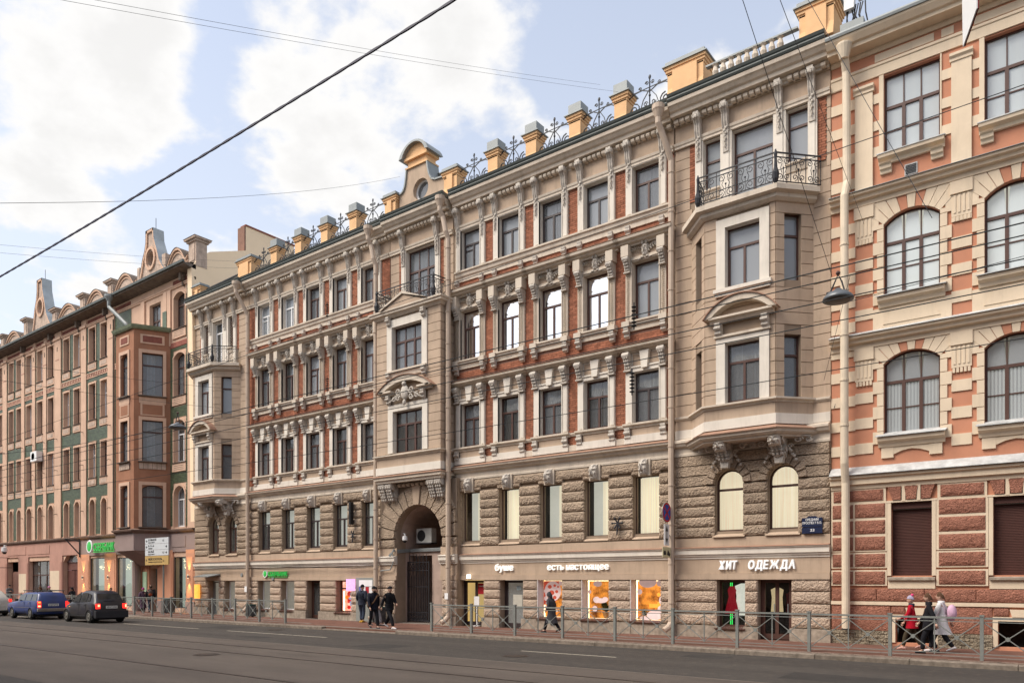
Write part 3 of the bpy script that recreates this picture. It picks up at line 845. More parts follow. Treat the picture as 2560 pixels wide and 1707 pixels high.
for (s0, s1) in (SECL, SECR):
    strip('string_course', CREAM, [(0, 18.08), (.13, 18.08), (.13, 18.16), (.16, 18.19), (.18, 18.28), (0, 18.3)], s0, s1)
    strip('frieze', BEIGE, [(0, 18.3), (.06, 18.3), (.06, 18.9), (0, 18.9)], s0, s1)
    strip('cornice', CREAM, CORN, s0, s1); strip('gutter', ROOFM, GUT, s0, s1)
    strip('sill_course', CREAM, [(0, 15.72), (.08, 15.72), (.08, 15.9), (.14, 15.95), (.16, 16.08), (.22, 16.12), (.22, 16.19), (0, 16.2)], s0, s1)
    strip('flashing', RUSTY, [(0, 16.201), (.24, 16.175), (.24, 16.19), (0, 16.22)], s0, s1) if False else None
    strip('string_course', CREAM, STR, s0, s1); strip('flashing', RUSTY, [(.04, 7.30), (.40, 7.2), (.40, 7.215), (.04, 7.36)], s0, s1)
    axs = AXL if s0 < -30 else AXR
    for ax in axs:
        strip('apron', WHITE, [(0, 7.36), (.15, 7.36), (.15, 7.66), (0, 7.66)], ax - .9, ax + .9)
        strip('apron_panel', BEIGE, [(0, 7.66), (.08, 7.66), (.08, 7.97), (0, 7.97)], ax - .62, ax + .62)
        strip('sill', CREAM, [(0, 7.95), (.12, 7.95), (.14, 8.03), (.22, 8.06), (.22, 8.13), (0, 8.14)], ax - .95, ax + .95)
    strip('apron', CREAM, [(0, 7.36), (.10, 7.36), (.10, 7.6), (0, 7.6)], s0, s1)
    strip('sill', CREAM, [(0, 7.97), (.08, 7.97), (.12, 8.05), (.12, 8.1), (0, 8.1)], s0, s1)
# dentils (rounded) under the main cornice
DM = MB(RAW); DM.xprism([(0, 0), (.16, 0), (.22, .04), (.24, .1), (.2, .17), (0, .2)], -.075, .075, RAWM)
DENT = DM.mesh('dentil', CREAM)
def dentils(x0, x1, gap, fr=FR, z=18.9, d=.05):
    n = int((x1 - x0) / .215); 
    for i in range(n):
        x = x0 + (i + .5) * (x1 - x0) / n
        if any(abs(x - g) < .19 for g in gap): continue
        put('dentil', DENT, B, x, z, d, fr)
dentils(*SECL, [ax + s * .72 for ax in AXL for s in (-1, 1)]); dentils(*SECR, [ax + s * .72 for ax in AXR for s in (-1, 1)])
# rusticated lower storeys --------------------------------------------
BELTP = lambda x0, x1: (strip('belt_course', WHITE, BELT, x0, x1), strip('flashing', RUSTY, [(0, 3.255), (.28, 3.222), (.28, 3.235), (0, 3.30)], x0, x1))
def lower(x0, x1, gaps, gfh, axs=None, arches=None, rock_from=3.62):
    """x0..x1 lower front; gfh = ground floor openings"""
    BELTP(x0, x1)
    strip('fascia', BEIGE, [(0, 2.31), (.09, 2.31), (.09, 2.84), (0, 2.84)], x0, x1)
    strip('lintel_band', BEIGE, [(0, 2.09), (.15, 2.09), (.15, 2.30), (0, 2.31)], x0, x1)
    strip('base_band', BEIGE, [(0, 3.27), (.09, 3.27), (.09, 3.6), (0, 3.6)], x0, x1)
    e = [x0] + [v for g in gfh for v in (g[0], g[1])] + [x1]
    for i in range(0, len(e), 2):
        a, c = e[i], e[i + 1]
        if c - a < .15: continue
        for k in range(4):
            z = .44 + k * .4125
            n = max(1, round((c - a) / 1.5))
            for q in range(n): rock('stone', ROCKL, B, a + (c - a) * q / n + .01, a + (c - a) * (q + 1) / n - .01, -.02, .15, z + .02, z + .4)
        cube('plinth_stone', PLINTH, B, a - .03, c + .03, -.02, .19, 0, .43)
    for g in gfh:
        if g[2] > .1: cube('plinth_stone', PLINTH, B, g[0] + .031, g[1] - .031, -.02, .17, 0, g[2] - .06); strip('sill', FBROWN, [(-.2, g[2]), (.24, g[2] - .06), (.24, g[2] - .03), (-.2, g[2] + .03)], g[0] - .05, g[1] + .05)
    if axs:
        e = [x0] + [v for ax in axs for v in (ax - .55, ax + .55)] + [x1]
        for i in range(0, len(e), 2):
            for k in range(6):
                z = 3.62 + k * .417; a, c = e[i], e[i + 1]
                if c - a < .1: continue
                rock('stone', ROCK, B, a + .01, c - .01, -.02, .15, z + .02, z + .40)
        e = [x0] + [v for ax in axs for v in (ax - .25, ax + .23)] + [x1]
        for i in range(0, len(e), 2):
            rock('stone', ROCK, B, e[i] + .01, e[i + 1] - .01, -.02, .17, 6.24, 6.62)
        for ax in axs:
            for s in (-1, 1): rock('stone', ROCK, B, *sorted((ax + s * .24, ax + s * .62)), -.02, .16, 6.1, 6.26)
lower(SECR[0], SECR[1], [], GFR, AXR)
lower(SECL[0], -28.1, [], GFL, AXL)
XE0, XE1 = -12.38, X1
XA0, XA1 = X0, -39.66
for (x0, x1, gf, aw) in ((XE0, XE1, GFE, AWR), (XA0, XA1, GFA, AWL)):
    lower(x0, x1, [], gf)
    # rows with arched windows
    rows = 8; z0 = 3.62; h = .38
    for k in range(8):
        za, zb = 3.62 + k * .376 + .015, 3.62 + (k + 1) * .376 - .01
        e = [x0] + [v for a in aw for v in (a[0], a[1])] + [x1]
        for i in range(0, len(e), 2):
            a, c = e[i], e[i + 1]
            if zb < 5.5:
                n = 1 if c - a < 1.6 else 1
                rock('stone', ROCK, B, a + .01, c - .01, -.02, .16, za, zb)
            else:
                def xin(hh, z, side):
                    cx = (hh[0] + hh[1]) / 2; rr = (hh[1] - hh[0]) / 2 + .0; zc = hh[3] - hh[4]
                    if z <= zc: return side * rr + cx
                    q = rr * rr - (z - zc) ** 2
                    return cx + side * (math.sqrt(q) if q > 0 else 0)
                L_ = []
                lo = [a]; 
                pts = []
                m = 5
                if i == 0: left = [(a + .0, za), (a + .0, zb)]
                else: left = [(xin(aw[i // 2 - 1], za + (zb - za) * t / m, 1) + .01, za + (zb - za) * t / m) for t in range(m + 1)]
                if i == len(e) - 2: right = [(c, zb), (c, za)]
                else: right = [(xin(aw[i // 2], za + (zb - za) * t / m, -1) - .01, za + (zb - za) * t / m) for t in range(m, -1, -1)]
                b = MB(); b.prism([(p[0], p[1]) for p in left] + right, -.02, .14, FR, .03)
                b.build('stone', ROCK, B)
    for a in aw:
        bw = MB(); cx = (a[0] + a[1]) / 2
        for t in range(9):      # voussoirs
            if t == 4: continue
            t0, t1 = PI * t / 9 + .02, PI * (t + 1) / 9 - .02; r0, r1 = .53, .86
            zc = a[3] - a[4]
            v = MB(); v.prism([(cx + r0 * math.cos(t0), zc + r0 * math.sin(t0)), (cx + r1 * math.cos(t0), zc + r1 * math.sin(t0)), (cx + r1 * math.cos(t1), zc + r1 * math.sin(t1)), (cx + r0 * math.cos(t1), zc + r0 * math.sin(t1))], .1, .21, FR, .03)
            v.build('voussoir', ROCK, B)
        window(B, FR, a[0], a[1], a[2], a[3], d=-.20, rise=a[4], fm=FBROWN, gm=GS if x0 > -20 else G1, kind='P' if x0 > -20 else 'T', tr=.68, fw=.06)
        b = MB(); b.xprism([(-.05, 3.70), (.16, 3.60), (.16, 3.63), (-.2, a[2] + .02), (-.26, a[2] + .02), (-.26, 3.7)], a[0] - .08, a[1] + .08, FR); b.build('sill', BEIGE, B)
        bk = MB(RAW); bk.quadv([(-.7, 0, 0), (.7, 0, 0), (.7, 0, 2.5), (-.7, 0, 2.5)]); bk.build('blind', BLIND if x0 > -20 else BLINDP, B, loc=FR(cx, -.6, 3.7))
    STRp = [(0, 6.64), (.14, 6.64), (.14, 6.72), (.10, 6.76), (.10, 6.94), (.16, 6.97), (.22, 7.0), (.26, 7.08), (.3, 7.12), (.3, 7.2), (0, 7.32)]
    strip('string_course', CREAM, STRp, x0, x1)

# coursed stucco --------------------------------------------------------
def courses(fr, s0, s1, z0, z1, holes, m=BEIGE, h=.415, d=.035, par=None):
    n = max(1, round((z1 - z0) / h)); hh = (z1 - z0) / n
    zs = [z0 + i * hh for i in range(n + 1)]
    for i in range(n):
        za, zb = zs[i], zs[i + 1]
        segs = [(s0, s1)]
        for q in holes:
            if q[2] < zb - .05 and q[3] > za + .05:
                new = []
                for (a, c) in segs:
                    if q[1] <= a or q[0] >= c: new.append((a, c)); continue
                    if q[0] - a > .04: new.append((a, q[0]))
                    if c - q[1] > .04: new.append((q[1], c))
                segs = new
        for (a, c) in segs: cube('stone_course', m, par or B, a, c, -.01, d, za + .012, zb - .012, fr)
def flat(fr, s0, s1, z0, z1, holes, m, d=.0, name='bay_wall', dep=.28):
    b = MB(); wall(b, fr, s0, s1, z0, z1, holes, d, dep); return b.build(name, m, B)
def bay(J0, C0, C1, J1, fcx, sw):
    """two-storey three-sided bay, z 7.3-14.55, with base, pediment window and balcony slab"""
    pl = [(J0, 0), (C0, 1.), (C1, 1.), (J1, 0)]
    fs = [Frame(pl[0], pl[1]), Frame(pl[1], pl[2]), Frame(pl[2], pl[3])]
    Lf = fs[1].len; c = fcx - C0
    H1, H2 = (c - .6, c + .6, 8.15, 10.2), (c - .6, c + .6, 12.1, 14.2)
    for k, fr in enumerate(fs):
        if k == 1: hh = [H1, H2]; ex = [(c - .92, c + .92, 8.15, 10.9), (c - .92, c + .92, 12.1, 14.5)]
        else:
            m0 = fr.len / 2 - .31 + (.08 if k == 0 else -.08)
            hh = [(m0, m0 + .62, 8.15, 10.25), (m0, m0 + .62, 12.05, 14.3)]; ex = hh
        flat(fr, 0, fr.len, 7.3, 15., hh, JOINT)
        courses(fr, 0.0, fr.len, 8.1, 14.66, ex)
        strip('apron', BEIGE, [(0, 7.6), (.03, 7.6), (.03, 8.0), (0, 8.0)], 0, fr.len, fr=fr)
        for h in hh:
            window(B, fr, h[0], h[1], h[2], h[3], d=-.2, fm=FBROWN, gm=G3 if h[2] > 11 else G2, kind='T' if k == 1 else 'P', tr=.68, curtain=[(-.35, .4), (.4, .3)] if k == 1 else None, fw=.055)
    f1 = fs[1]
    # surrounds of the front windows
    b = MB()
    for (za, zb, zt) in ((8.15, 10.2, 10.42), (12.1, 14.2, 14.5)):
        for s in (-1, 1): b.box(*sorted((c + s * .6, c + s * .92)), 0, .09, za, zb, f1)
        b.box(c - .92, c + .92, 0, .09, zb, zt, f1)
        for s in (-1, 1): b.box(*sorted((c + s * .6, c + s * .588)), -.28, .02, za, zb, f1)
        b.box(c - .6, c + .6, -.28, .02, zb - .012, zb, f1)
        b.build('surround', WHITE, B); b = MB()
    b.box(c - 1.0, c + 1.0, 0, .16, 11.98, 12.1, f1); b.box(c - .95, c + .95, 0, .10, 11.86, 11.98, f1)
    b.build('sill', WHITE, B)
    b = MB()
    b.box(c - .98, c + .98, 0, .16, 10.42, 10.5, f1)
    for s in (-1, 1): b.box(*sorted((c + s * .7, c + s * .92)), 0, .14, 10.5, 10.92, f1)
    b.xprism([(0, 10.92), (.2, 10.92), (.24, 11.0), (.34, 11.03), (.34, 11.1), (0, 11.1)], c - 1.1, c + 1.1, f1)
    b.build('entablature', CREAM, B)
    for s in (-1, 1): put('corbel', CORB, B, c + s * .81, 10.9, .1, f1)
    o = arcpts(c - 1.25, c + 1.25, 11.06, .66, 14); ii = arcpts(c - .98, c + .98, 11.1, .42, 14)
    b = MB()
    for k in range(14):
        p, q, r_, s_ = o[k], o[k + 1], ii[k + 1], ii[k]
        b.prism([p, q, r_, s_], 0, .36, f1)
    b.build('pediment_arch', CREAM, B)
    b = MB()
    oo = arcpts(c - 1.3, c + 1.3, 11.05, .71, 14)
    for k in range(14): b.prism([oo[k], oo[k + 1], (o[k + 1][0], o[k + 1][1] + .001), (o[k][0], o[k][1] + .001)], 0, .42, f1)
    b.build('flashing', RUSTY, B)
    # base and cornice of the bay
    path = [(J0 - .25, -.25), pl[0], pl[1], pl[2], pl[3], (J1 + .25, -.25)]
    path = pl
    for nm, m, pr in (('bay_base', WHITE, [(-.02, 7.26), (.07, 7.26), (.07, 7.6), (-.02, 7.6)]),
                      ('sill_course', CREAM, [(-.02, 7.98), (.06, 7.98), (.08, 8.04), (.17, 8.07), (.17, 8.13), (-.02, 8.15)]),
                      ('bay_cornice', CREAM, [(-.3, 6.84), (.08, 6.84), (.08, 6.9), (.18, 6.93), (.24, 6.98), (.24, 7.04), (.30, 7.08), (-.02, 7.2)]),
                      ('flashing', RUSTY, [(-.02, 7.2), (.32, 7.082), (.32, 7.095), (-.02, 7.26)]),
                      ('slab_moulding', CREAM, [(-.02, 14.62), (.1, 14.62), (.22, 14.70), (.22, 14.82), (.40, 14.86), (.40, 15.03), (-.3, 15.05)])):
        b = MB(); b.sweep(path, pr); b.build(nm, m, B)
    b = MB(); b.v += [(p[0], D - p[1], 14.99) for p in pl] + [(p[0], D - p[1], 15.045) for p in pl]; b.f += [(0, 1, 2, 3), (4, 5, 6, 7)]
    b.build('slab', BEIGE, B); b = MB(); b.v += [(p[0], D - p[1], 6.86) for p in pl] + [(p[0], D - p[1], 7.25) for p in pl]; b.f += [(0, 1, 2, 3), (4, 5, 6, 7)]
    b.build('slab', BEIGE, B)
    return pl, fs, c
plR = bay(-11.73, -10.8, -8.35, -7.42, -9.46, 0)
plL = bay(-45.2, -44.05, -41.7, -40.55, -42.82, 0)
# flat wall beside bays
for (x0, x1, j0, j1) in ((XE0, XE1, -11.73, -7.42), (XA0, XA1, -45.2, -40.55)):
    for (a, c) in ((x0, j0), (j1, x1)):
        if c - a < .05: continue
        courses(FR, a, c, 8.12, 15.75, [])
        strip('apron', WHITE, [(0, 7.3), (.08, 7.3), (.08, 7.62), (0, 7.62)], a, c); strip('apron', BEIGE, [(0, 7.62), (.04, 7.62), (.04, 7.98), (0, 7.98)], a, c)
        strip('sill_course', CREAM, [(0, 7.98), (.06, 7.98), (.12, 8.05), (.12, 8.12), (0, 8.13)], a, c)
# top floor over the bays ---------------------------------------------------
def topbay(x0, x1, holes, brick, cons):
    strip('string_course', CREAM, [(0, 18.08), (.13, 18.08), (.13, 18.16), (.16, 18.19), (.18, 18.28), (0, 18.3)], x0, x1)
    strip('frieze', BEIGE, [(0, 18.3), (.06, 18.3), (.06, 18.9), (0, 18.9)], x0, x1)
    sh = .14 if x0 != -27.65 else .14
    C2 = [(d + sh, z) if d > 0 else (d, z) for d, z in CORN]; G2_ = [(d + sh, z) if d > 0 else (d, z) for d, z in GUT]
    strip('cornice', CREAM, C2, x0, x1); strip('gutter', ROOFM, G2_, x0, x1)
    dentils(x0 + .05, x1 - .05, cons, d=.12)
    for x in cons: put('console', CONSOLE, B, x, 18.2, .1)
    # surround posts between the holes
    b = MB(); ed = sorted(holes)
    L0, R1 = ed[0][0] - .3, ed[-1][1] + .3
    xs = [L0] + [v for h in ed for v in (h[0], h[1])] + [R1]
    for i in range(0, len(xs), 2):
        b.box(xs[i], xs[i + 1], 0, .11, 15.06, 18.08)
        cxx = (xs[i] + xs[i + 1]) / 2; wv = (xs[i + 1] - xs[i]) * .28; b.box(cxx - wv, cxx + wv, .11, .135, 15.3, 18.02)
    b.build('surround', WHITE, B)
    for h in ed:
        q = MB(); q.box(h[0], h[0] + .012, -.34, .02, h[2], h[3]); q.box(h[0] + .012, h[1] - .012, -.34, .02, h[3] - .012, h[3]); q.box(h[1] - .012, h[1], -.34, .02, h[2], h[3]); q.build('reveal', WHITE, B)
    for h in ed:
        if h[2] > 16: strip('sill', CREAM, [(0, 15.9), (.08, 15.9), (.14, 16.1), (.2, 16.14), (.2, 16.2), (0, 16.2)], h[0], h[1]); strip('apron', CREAM, [(0, 15.05), (.04, 15.05), (.04, 15.9), (0, 15.9)], h[0], h[1])
    for (a, c) in brick:
        z = 16.0; k = 0; bb = MB()
        while z < 18.05:
            x = a - (k % 2) * .13
            while x < c:
                p, q = max(x, a), min(x + .252, c)
                if q - p > .04: bb.box(p, q, 0, .04, z, z + .0745)
                x += .264
            z += .0865; k += 1
        bb.build('brickwork', BRICK, B, kind='stuff')
    rem = []
    cur = x0
    for (a, c) in sorted(brick + [(L0, R1)]):
        if a - cur > .05: rem.append((cur, a))
        cur = c
    if x1 - cur > .05: rem.append((cur, x1))
    for (a, c) in rem: courses(FR, a, c, 15.75 if x0 != -27.65 else 15.0, 18.07, [])
topbay(XE0, XE1, TOPE, [(-11.82, -11.58), (-7.27, -6.98)], [-11.43, -10.4, -8.5, -7.42])
topbay(XA0, XA1, TOPA, [(-44.95, -44.75), (-40.9, -40.7)], [-44.6, -43.65, -42.05, -41.05])
topbay(-27.65, -23.5, [(-26.55, -24.6, 15.05, 18.05)], [(-27.05, -26.85), (-24.3, -24.1)], [-26.7, -24.45])
window(B, FR, *TOPE[0], fm=FBROWN, gm=G3, kind='P', tr=.6, curtain=[(0, .6)]); window(B, FR, *TOPE[1], fm=FBROWN, gm=G3, tr=.72, curtain=True); window(B, FR, *TOPE[2], fm=FBROWN, gm=G3, kind='P', tr=.7, curtain=[(0, .6)])
window(B, FR, *TOPA[1], fm=FWHITE, gm=G1, tr=.78)
window(B, FR, -26.55, -24.6, 15.05, 18.05, fm=FBROWN, gm=G2, kind='M3', tr=.66, curtain=True)
# lattice grilles beside the left balcony door
for h in (TOPA[0], TOPA[2]):
    b = MB()
    for i in range(12):
        for s in (-1, 1):
            z = 16.2 + i * .16; b.tube([(h[0], -.05, z if s > 0 else z + .3), (h[1], -.05, z + .3 if s > 0 else z)], .016, 4, FR)
    b.build('grille', FBROWN, B)
    b = MB(); b.box(h[0], h[1], -.3, -.28, h[2], h[3]); b.build('shutter_board', CREAM, B)

# centre risalit ---------------------------------------------------------------
P0, P1, PD = -27.65, -23.52, .9
fc = Frame((P0, PD), (P1, PD)); fl_ = Frame((P0, 0), (P0, PD)); fr_ = Frame((P1, PD), (P1, 0))
cw1 = (1.12, 3.06, 8.13, 10.1); cw2 = (1.05, 3.03, 12.04, 14.12)
flat(fc, 0, fc.len, 6.9, 14.7, [cw1, cw2], JOINT)
b = MB(); b.box(P0, P0 + .02, 0, PD, 6.9, 14.7); b.box(P1 - .02, P1, 0, PD, 6.9, 14.7); b.build('bay_wall', JOINT, B)
courses(fc, 0, fc.len, 8.1, 14.66, [(.78, 3.4, 8.13, 10.95), (.75, 3.36, 11.8, 14.5)]); courses(fr_, -.03, PD, 8.1, 14.66, []); courses(fl_, 0, PD + .03, 8.1, 14.66, [])
window(B, fc, *cw1, d=-.2, fm=FBROWN, gm=G1, kind='M3', tr=.68, curtain=[(.6, .4)]); window(B, fc, *cw2, d=-.2, fm=FBROWN, gm=G2, kind='M3', tr=.66, curtain=True)
b = MB()
for (q, zt) in ((cw1, 10.42), (cw2, 14.48)):
    for s in (q[0] - .33, q[1]): b.box(s, s + .33, 0, .09, q[2], q[3], fc)
    b.box(q[0] - .33, q[1] + .33, 0, .09, q[3], zt, fc)
    b.box(q[0], q[0] + .012, -.28, .02, q[2], q[3], fc); b.box(q[1] - .012, q[1], -.28, .02, q[2], q[3], fc); b.box(q[0], q[1], -.28, .02, q[3] - .012, q[3], fc)
    b.build('surround', WHITE, B); b = MB()
b = MB(); b.xprism([(0, 11.7), (.08, 11.7), (.1, 11.9), (.2, 11.95), (.2, 12.03), (0, 12.04)], .72, 3.36, fc); b.build('sill', CREAM, B)
for x in (.9, 3.2):
    put('corbel', CORB, B, x, 11.96, .05, fc); put('corbel', CORB, B, x, 14.62, .08, fc); put('corbel', CORB, B, x, 10.86, .08, fc)
c = 2.08
b = MB()
for s in (-1, 1): b.xprism([(0, 10.86), (.2, 10.86), (.24, 10.95), (.34, 10.98), (.34, 11.06), (0, 11.06)], *sorted((c + s * .85, c + s * 1.62)), fc)
o = arcpts(c - 1.78, c + 1.78, 11.0, .66, 18); ii = arcpts(c - 1.45, c + 1.45, 10.98, .42, 18)
for k in range(18): b.prism([o[k], o[k + 1], ii[k + 1], ii[k]], 0, .34, fc)
b.build('pediment_arch', CREAM, B)
b = MB(); oo = arcpts(c - 1.84, c + 1.84, 10.98, .71, 18)
for k in range(18): b.prism([oo[k], oo[k + 1], (o[k + 1][0], o[k + 1][1] + .001), (o[k][0], o[k][1] + .001)], 0, .40, fc)
b.build('flashing', RUSTY, B)
# cartouche
b = MB(RAW)
b.ball((0, -.10, .05), (.26, .12, .36), 10, 7, RAW); b.ball((0, -.14, -.42), (.1, .08, .14), 7, 5, RAW); b.ball((0, -.16, .45), (.13, .1, .12), 7, 5, RAW)
for s in (-1, 1):
    scroll(b, RAW, s * .42, -.12, .12, .18, 1.4, s, 0 if s < 0 else PI, .04, 6)
    scroll(b, RAW, s * .42, -.12, -.18, .15, 1.3, -s, 0, .035, 6); scroll(b, RAW, s * .75, -.08, -.16, .14, 1.3, s, 1, .035, 6)
    for i in range(6): b.ball((s * (.55 + i * .09), -.08, -.02 - i * .05), (.07, .05, .05), 6, 4, RAW)
b.build('cartouche', ORN, B, loc=fc(c, .12, 10.82), smooth=True)
# base and cornices of the risalit
pth = [(P0, 0), (P0, PD), (P1, PD), (P1, 0)]
for nm, m, pr in (('apron', BEIGE, [(-.02, 7.5), (.03, 7.5), (.03, 7.9), (-.02, 7.9)]), ('bay_base', WHITE, [(-.02, 7.14), (.07, 7.14), (.07, 7.5), (-.02, 7.5)]),
                  ('sill_course', CREAM, [(-.02, 7.9), (.06, 7.9), (.1, 7.96), (.18, 8.0), (.18, 8.06), (-.02, 8.09)]),
                  ('flashing', RUSTY, [(-.02, 7.1), (.2, 7.02), (.2, 7.035), (-.02, 7.14)]),
                  ('bay_cornice', CREAM, [(-.2, 6.74), (.04, 6.74), (.06, 6.84), (.14, 6.88), (.14, 6.96), (.18, 7.01), (-.02, 7.1)]),
                  ('slab_moulding', CREAM, [(-.02, 14.6), (.08, 14.6), (.16, 14.7), (.28, 14.74), (.28, 14.82), (.34, 14.86), (.34, 14.93), (-.3, 14.96)])):
    b = MB(); b.sweep(pth, pr); b.build(nm, m, B)
b = MB(); b.box(P0, P1, 0, PD, 14.92, 14.955); b.build('slab', BEIGE, B); b = MB(); b.box(P0, P1, .02, PD, 6.9, 7.2); b.build('slab', BEIGE, B)
b = MB(); b.prism([(.75, 14.93), (3.38, 14.93), (2.07, 15.42)], 0, .34, fc); b.build('pediment', BEIGE, B)
b = MB()
for (p, q) in (((.62, 14.93), (2.07, 15.44)), ((2.07, 15.44), (3.5, 14.93))):
    b.prism([p, q, (q[0], q[1] + .13), (p[0] - (.12 if p[0] < 1 else 0), p[1] + (.02 if p[0] < 1 else .13))], 0, .42, fc) if p[0] < 1 else b.prism([p, (q[0] + .12, q[1] + .02), (p[0], p[1] + .13)], 0, .42, fc)
b.build('pediment_cornice', CREAM, B)
# arch wall under the risalit
fa = Frame((-28.1, .32), (-23.0, .32))
ah = (1.1, 4.2, -.2, 5.65, 1.55)
b = MB(); wall(b, fa, 0, 5.1, 0, 6.75, [ah], 0, .32, 18); b.build('arch_wall', JOINT, B)
b = MB(); b.box(-28.1, -28.08, 0, .32, 0, 6.75); b.box(-23.02, -23.0, 0, .32, 0, 6.75); b.build('arch_wall', JOINT, B)
cx, zc, rr = 2.65, 4.1, 1.55
for k in range(14):
    za, zb = 3.62 + 0 * k, 0
for k in range(13):
    t0, t1 = PI * k / 13 + .008, PI * (k + 1) / 13 - .008
    key = k == 6; r1 = 2.55 if not key else 2.55
    def lim(t, r):       # stretch the stones to a stepped outline
        x, z = cx + r * math.cos(t), zc + r * math.sin(t)
        return (max(.0, min(5.1, x)), min(6.62, z))
    big = 2.5 if k in (5, 6, 7) else (2.45 if 2 < k < 10 else 2.7)
    pts = [(cx + rr * math.cos(t0), zc + rr * math.sin(t0)), lim(t0, big), lim(t1, big), (cx + rr * math.cos(t1), zc + rr * math.sin(t1))]
    v = MB(); v.prism(pts, -.02, .2 if key else .14, fa, .03); v.build('voussoir' if not key else 'keystone', BEIGE if key else ROCK, B)
for s, (a, c_) in ((0, (0, 1.08)), (1, (4.22, 5.1))):
    for k in range(1): rock('stone', ROCK, B, a, c_, -.02, .13, 3.66, 4.05, fa)
    for k in range(3): rock('stone', ROCK, B, a, a + .36 if not s else c_, -.02, .12, 4.9 + k * .42, 5.3 + k * .42, fa) if False else None
    for k in range(4): rock('stone', ROCKL, B, a, c_, -.02, .12, .46 + k * .4125, .84 + k * .4125, fa)
    cube('plinth_stone', PLINTH, B, a - .02, c_ + .02, -.02, .15, 0, .43, fa)
    for (m, pr) in ((WHITE, BELT), (BEIGE, [(0, 2.31), (.05, 2.31), (.05, 2.84), (0, 2.84)]), (BEIGE, [(0, 2.09), (.1, 2.09), (.1, 2.3), (0, 2.31)]), (BEIGE, [(0, 3.27), (.05, 3.27), (.05, 3.64), (0, 3.64)])):
        b = MB(); b.xprism(pr, a - (.12 if s else 0), c_ + (.12 if not s else 0), fa); b.build('belt_course', m, B)
# big scroll brackets under the risalit
def bigbracket(mask=False, sc=1.):
    b = MB(RAW)
    b.xprism([(0, 0), (.62, 0), (.66, -.1), (.6, -.25), (.3, -.34), (.28, -.5), (.34, -.62), (.2, -.8), (0, -.95)], -.2, .2, RAWM)
    for (d, z, r_) in ((.5, -.14, .17), (.22, -.55, .13)):
        b.lathe([(.02, -.25), (r_, -.25), (r_ * .8, -.22), (r_ * .8, .22), (r_, .25), (.02, .25)], (0, -d, z), 12, RAW, 'x')
    for i in range(5):
        for sx in (-1, 0, 1): b.ball((sx * .13, -.62 + i * .06, -.2 - i * .14), (.06, .06, .08), 6, 4, RAW)
    return b
BB = bigbracket().mesh('scroll_bracket', ORN)
for x in (-27.45, -26.98, -24.2, -23.75): put('scroll_bracket', BB, B, x, 6.74, .34, sc=(.95, .85, 1.))
for i in range(8): put('dentil', DENT, B, -26.5 + i * .3, 6.55, .4)
# mask brackets under the side bays
def maskbracket():
    b = bigbracket()
    m = face_relief(.5, .55, .3, 10, 12)
    for f in m.f: b.quadv([(m.v[i][0], m.v[i][1] - .62, m.v[i][2] - .2) for i in f])
    for s in (-1, 1):
        b.ball((s * .2, -.6, .02), (.06, .06, .1), 5, 4, RAW)
        for i in range(5): b.ball((s * (.3 + i * .055), -.12, -.55 - i * .12 + .05 * (i % 2)), (.06, .05, .07), 5, 4, RAW)
        scroll(b, RAW, s * .34, -.15, -.42, .1, 1.2, s, 0, .03, 5)
        # scrolled side plates running out under the slab
        scroll(b, RAW, s * .62, -.18, -.18, .15, 1.4, s, 0, .035, 5); scroll(b, RAW, s * .95, -.12, -.2, .12, 1.4, -s, 0, .03, 5)
        b.tube([(s * .25, -.3, -.05), (s * .6, -.25, -.02), (s * 1.0, -.12, -.06)], .04, 5)
    for i in range(9):
        a = -1 + i / 4; b.ball((a * .22, -.34, -.72 - .12 * (1 - a * a)), (.045, .04, .045), 5, 4, RAW)
    b.prism([(-.22, -.4), (.22, -.4), (.13, -1.15), (-.13, -1.15)], .1, .3, RAWM)
    return b
MBK = maskbracket().mesh('mask_bracket', ORN)
for x in (-10.32, -8.42, -43.3, -41.4): put('mask_bracket', MBK, B, x, 6.90, .16, sc=(1, 1.1, .76))

# drainpipes ---------------------------------------------------------------------
def drain(x, d=.3, ztop=19.55, side=1, par=B, m=PIPE, zb=.55, r_=.115, topd=.9):
    b = MB(RAW)
    pts = [(x - .05, topd, ztop - .35), (x - .05, topd, ztop - .7), (x, topd - .15, ztop - .95), (x + .16, d + .12, ztop - 1.65), (x + .2, d, ztop - 1.95), (x + .2, d, 8), (x + .2, d, zb + .3), (x + .2, d, zb), (x + .14, d + .12, zb - .18), (x + .05, d + .32, zb - .3)]
    b.tube(pts, r_, 10, FR)
    b.lathe([(.12, -.22), (.2, .0), (.23, .05), (.23, .22), (.2, .22)], (x - .05, D - topd, ztop - .28), 12, RAW)
    for z in [k * 1.45 + 1.2 for k in range(12)]:
        if z < ztop - 2: pass
    o = b.build('drainpipe', m, par, smooth=False)
    for z in [k * 1.45 + 1.2 for k in range(12)]:
        if z < ztop - 2: q = MB(RAW); q.lathe([(r_, 0), (r_ + .02, 0), (r_ + .02, .05), (r_, .05)], (x + .2, D - d, z), 10, RAW); link('clamp', q.mesh('clamp', m), o)
    return o
drain(-39.62, .3); drain(-28.3, .62, zb=.5); drain(-23.5, .62, zb=.45); drain(-12.62, .34, zb=.5)
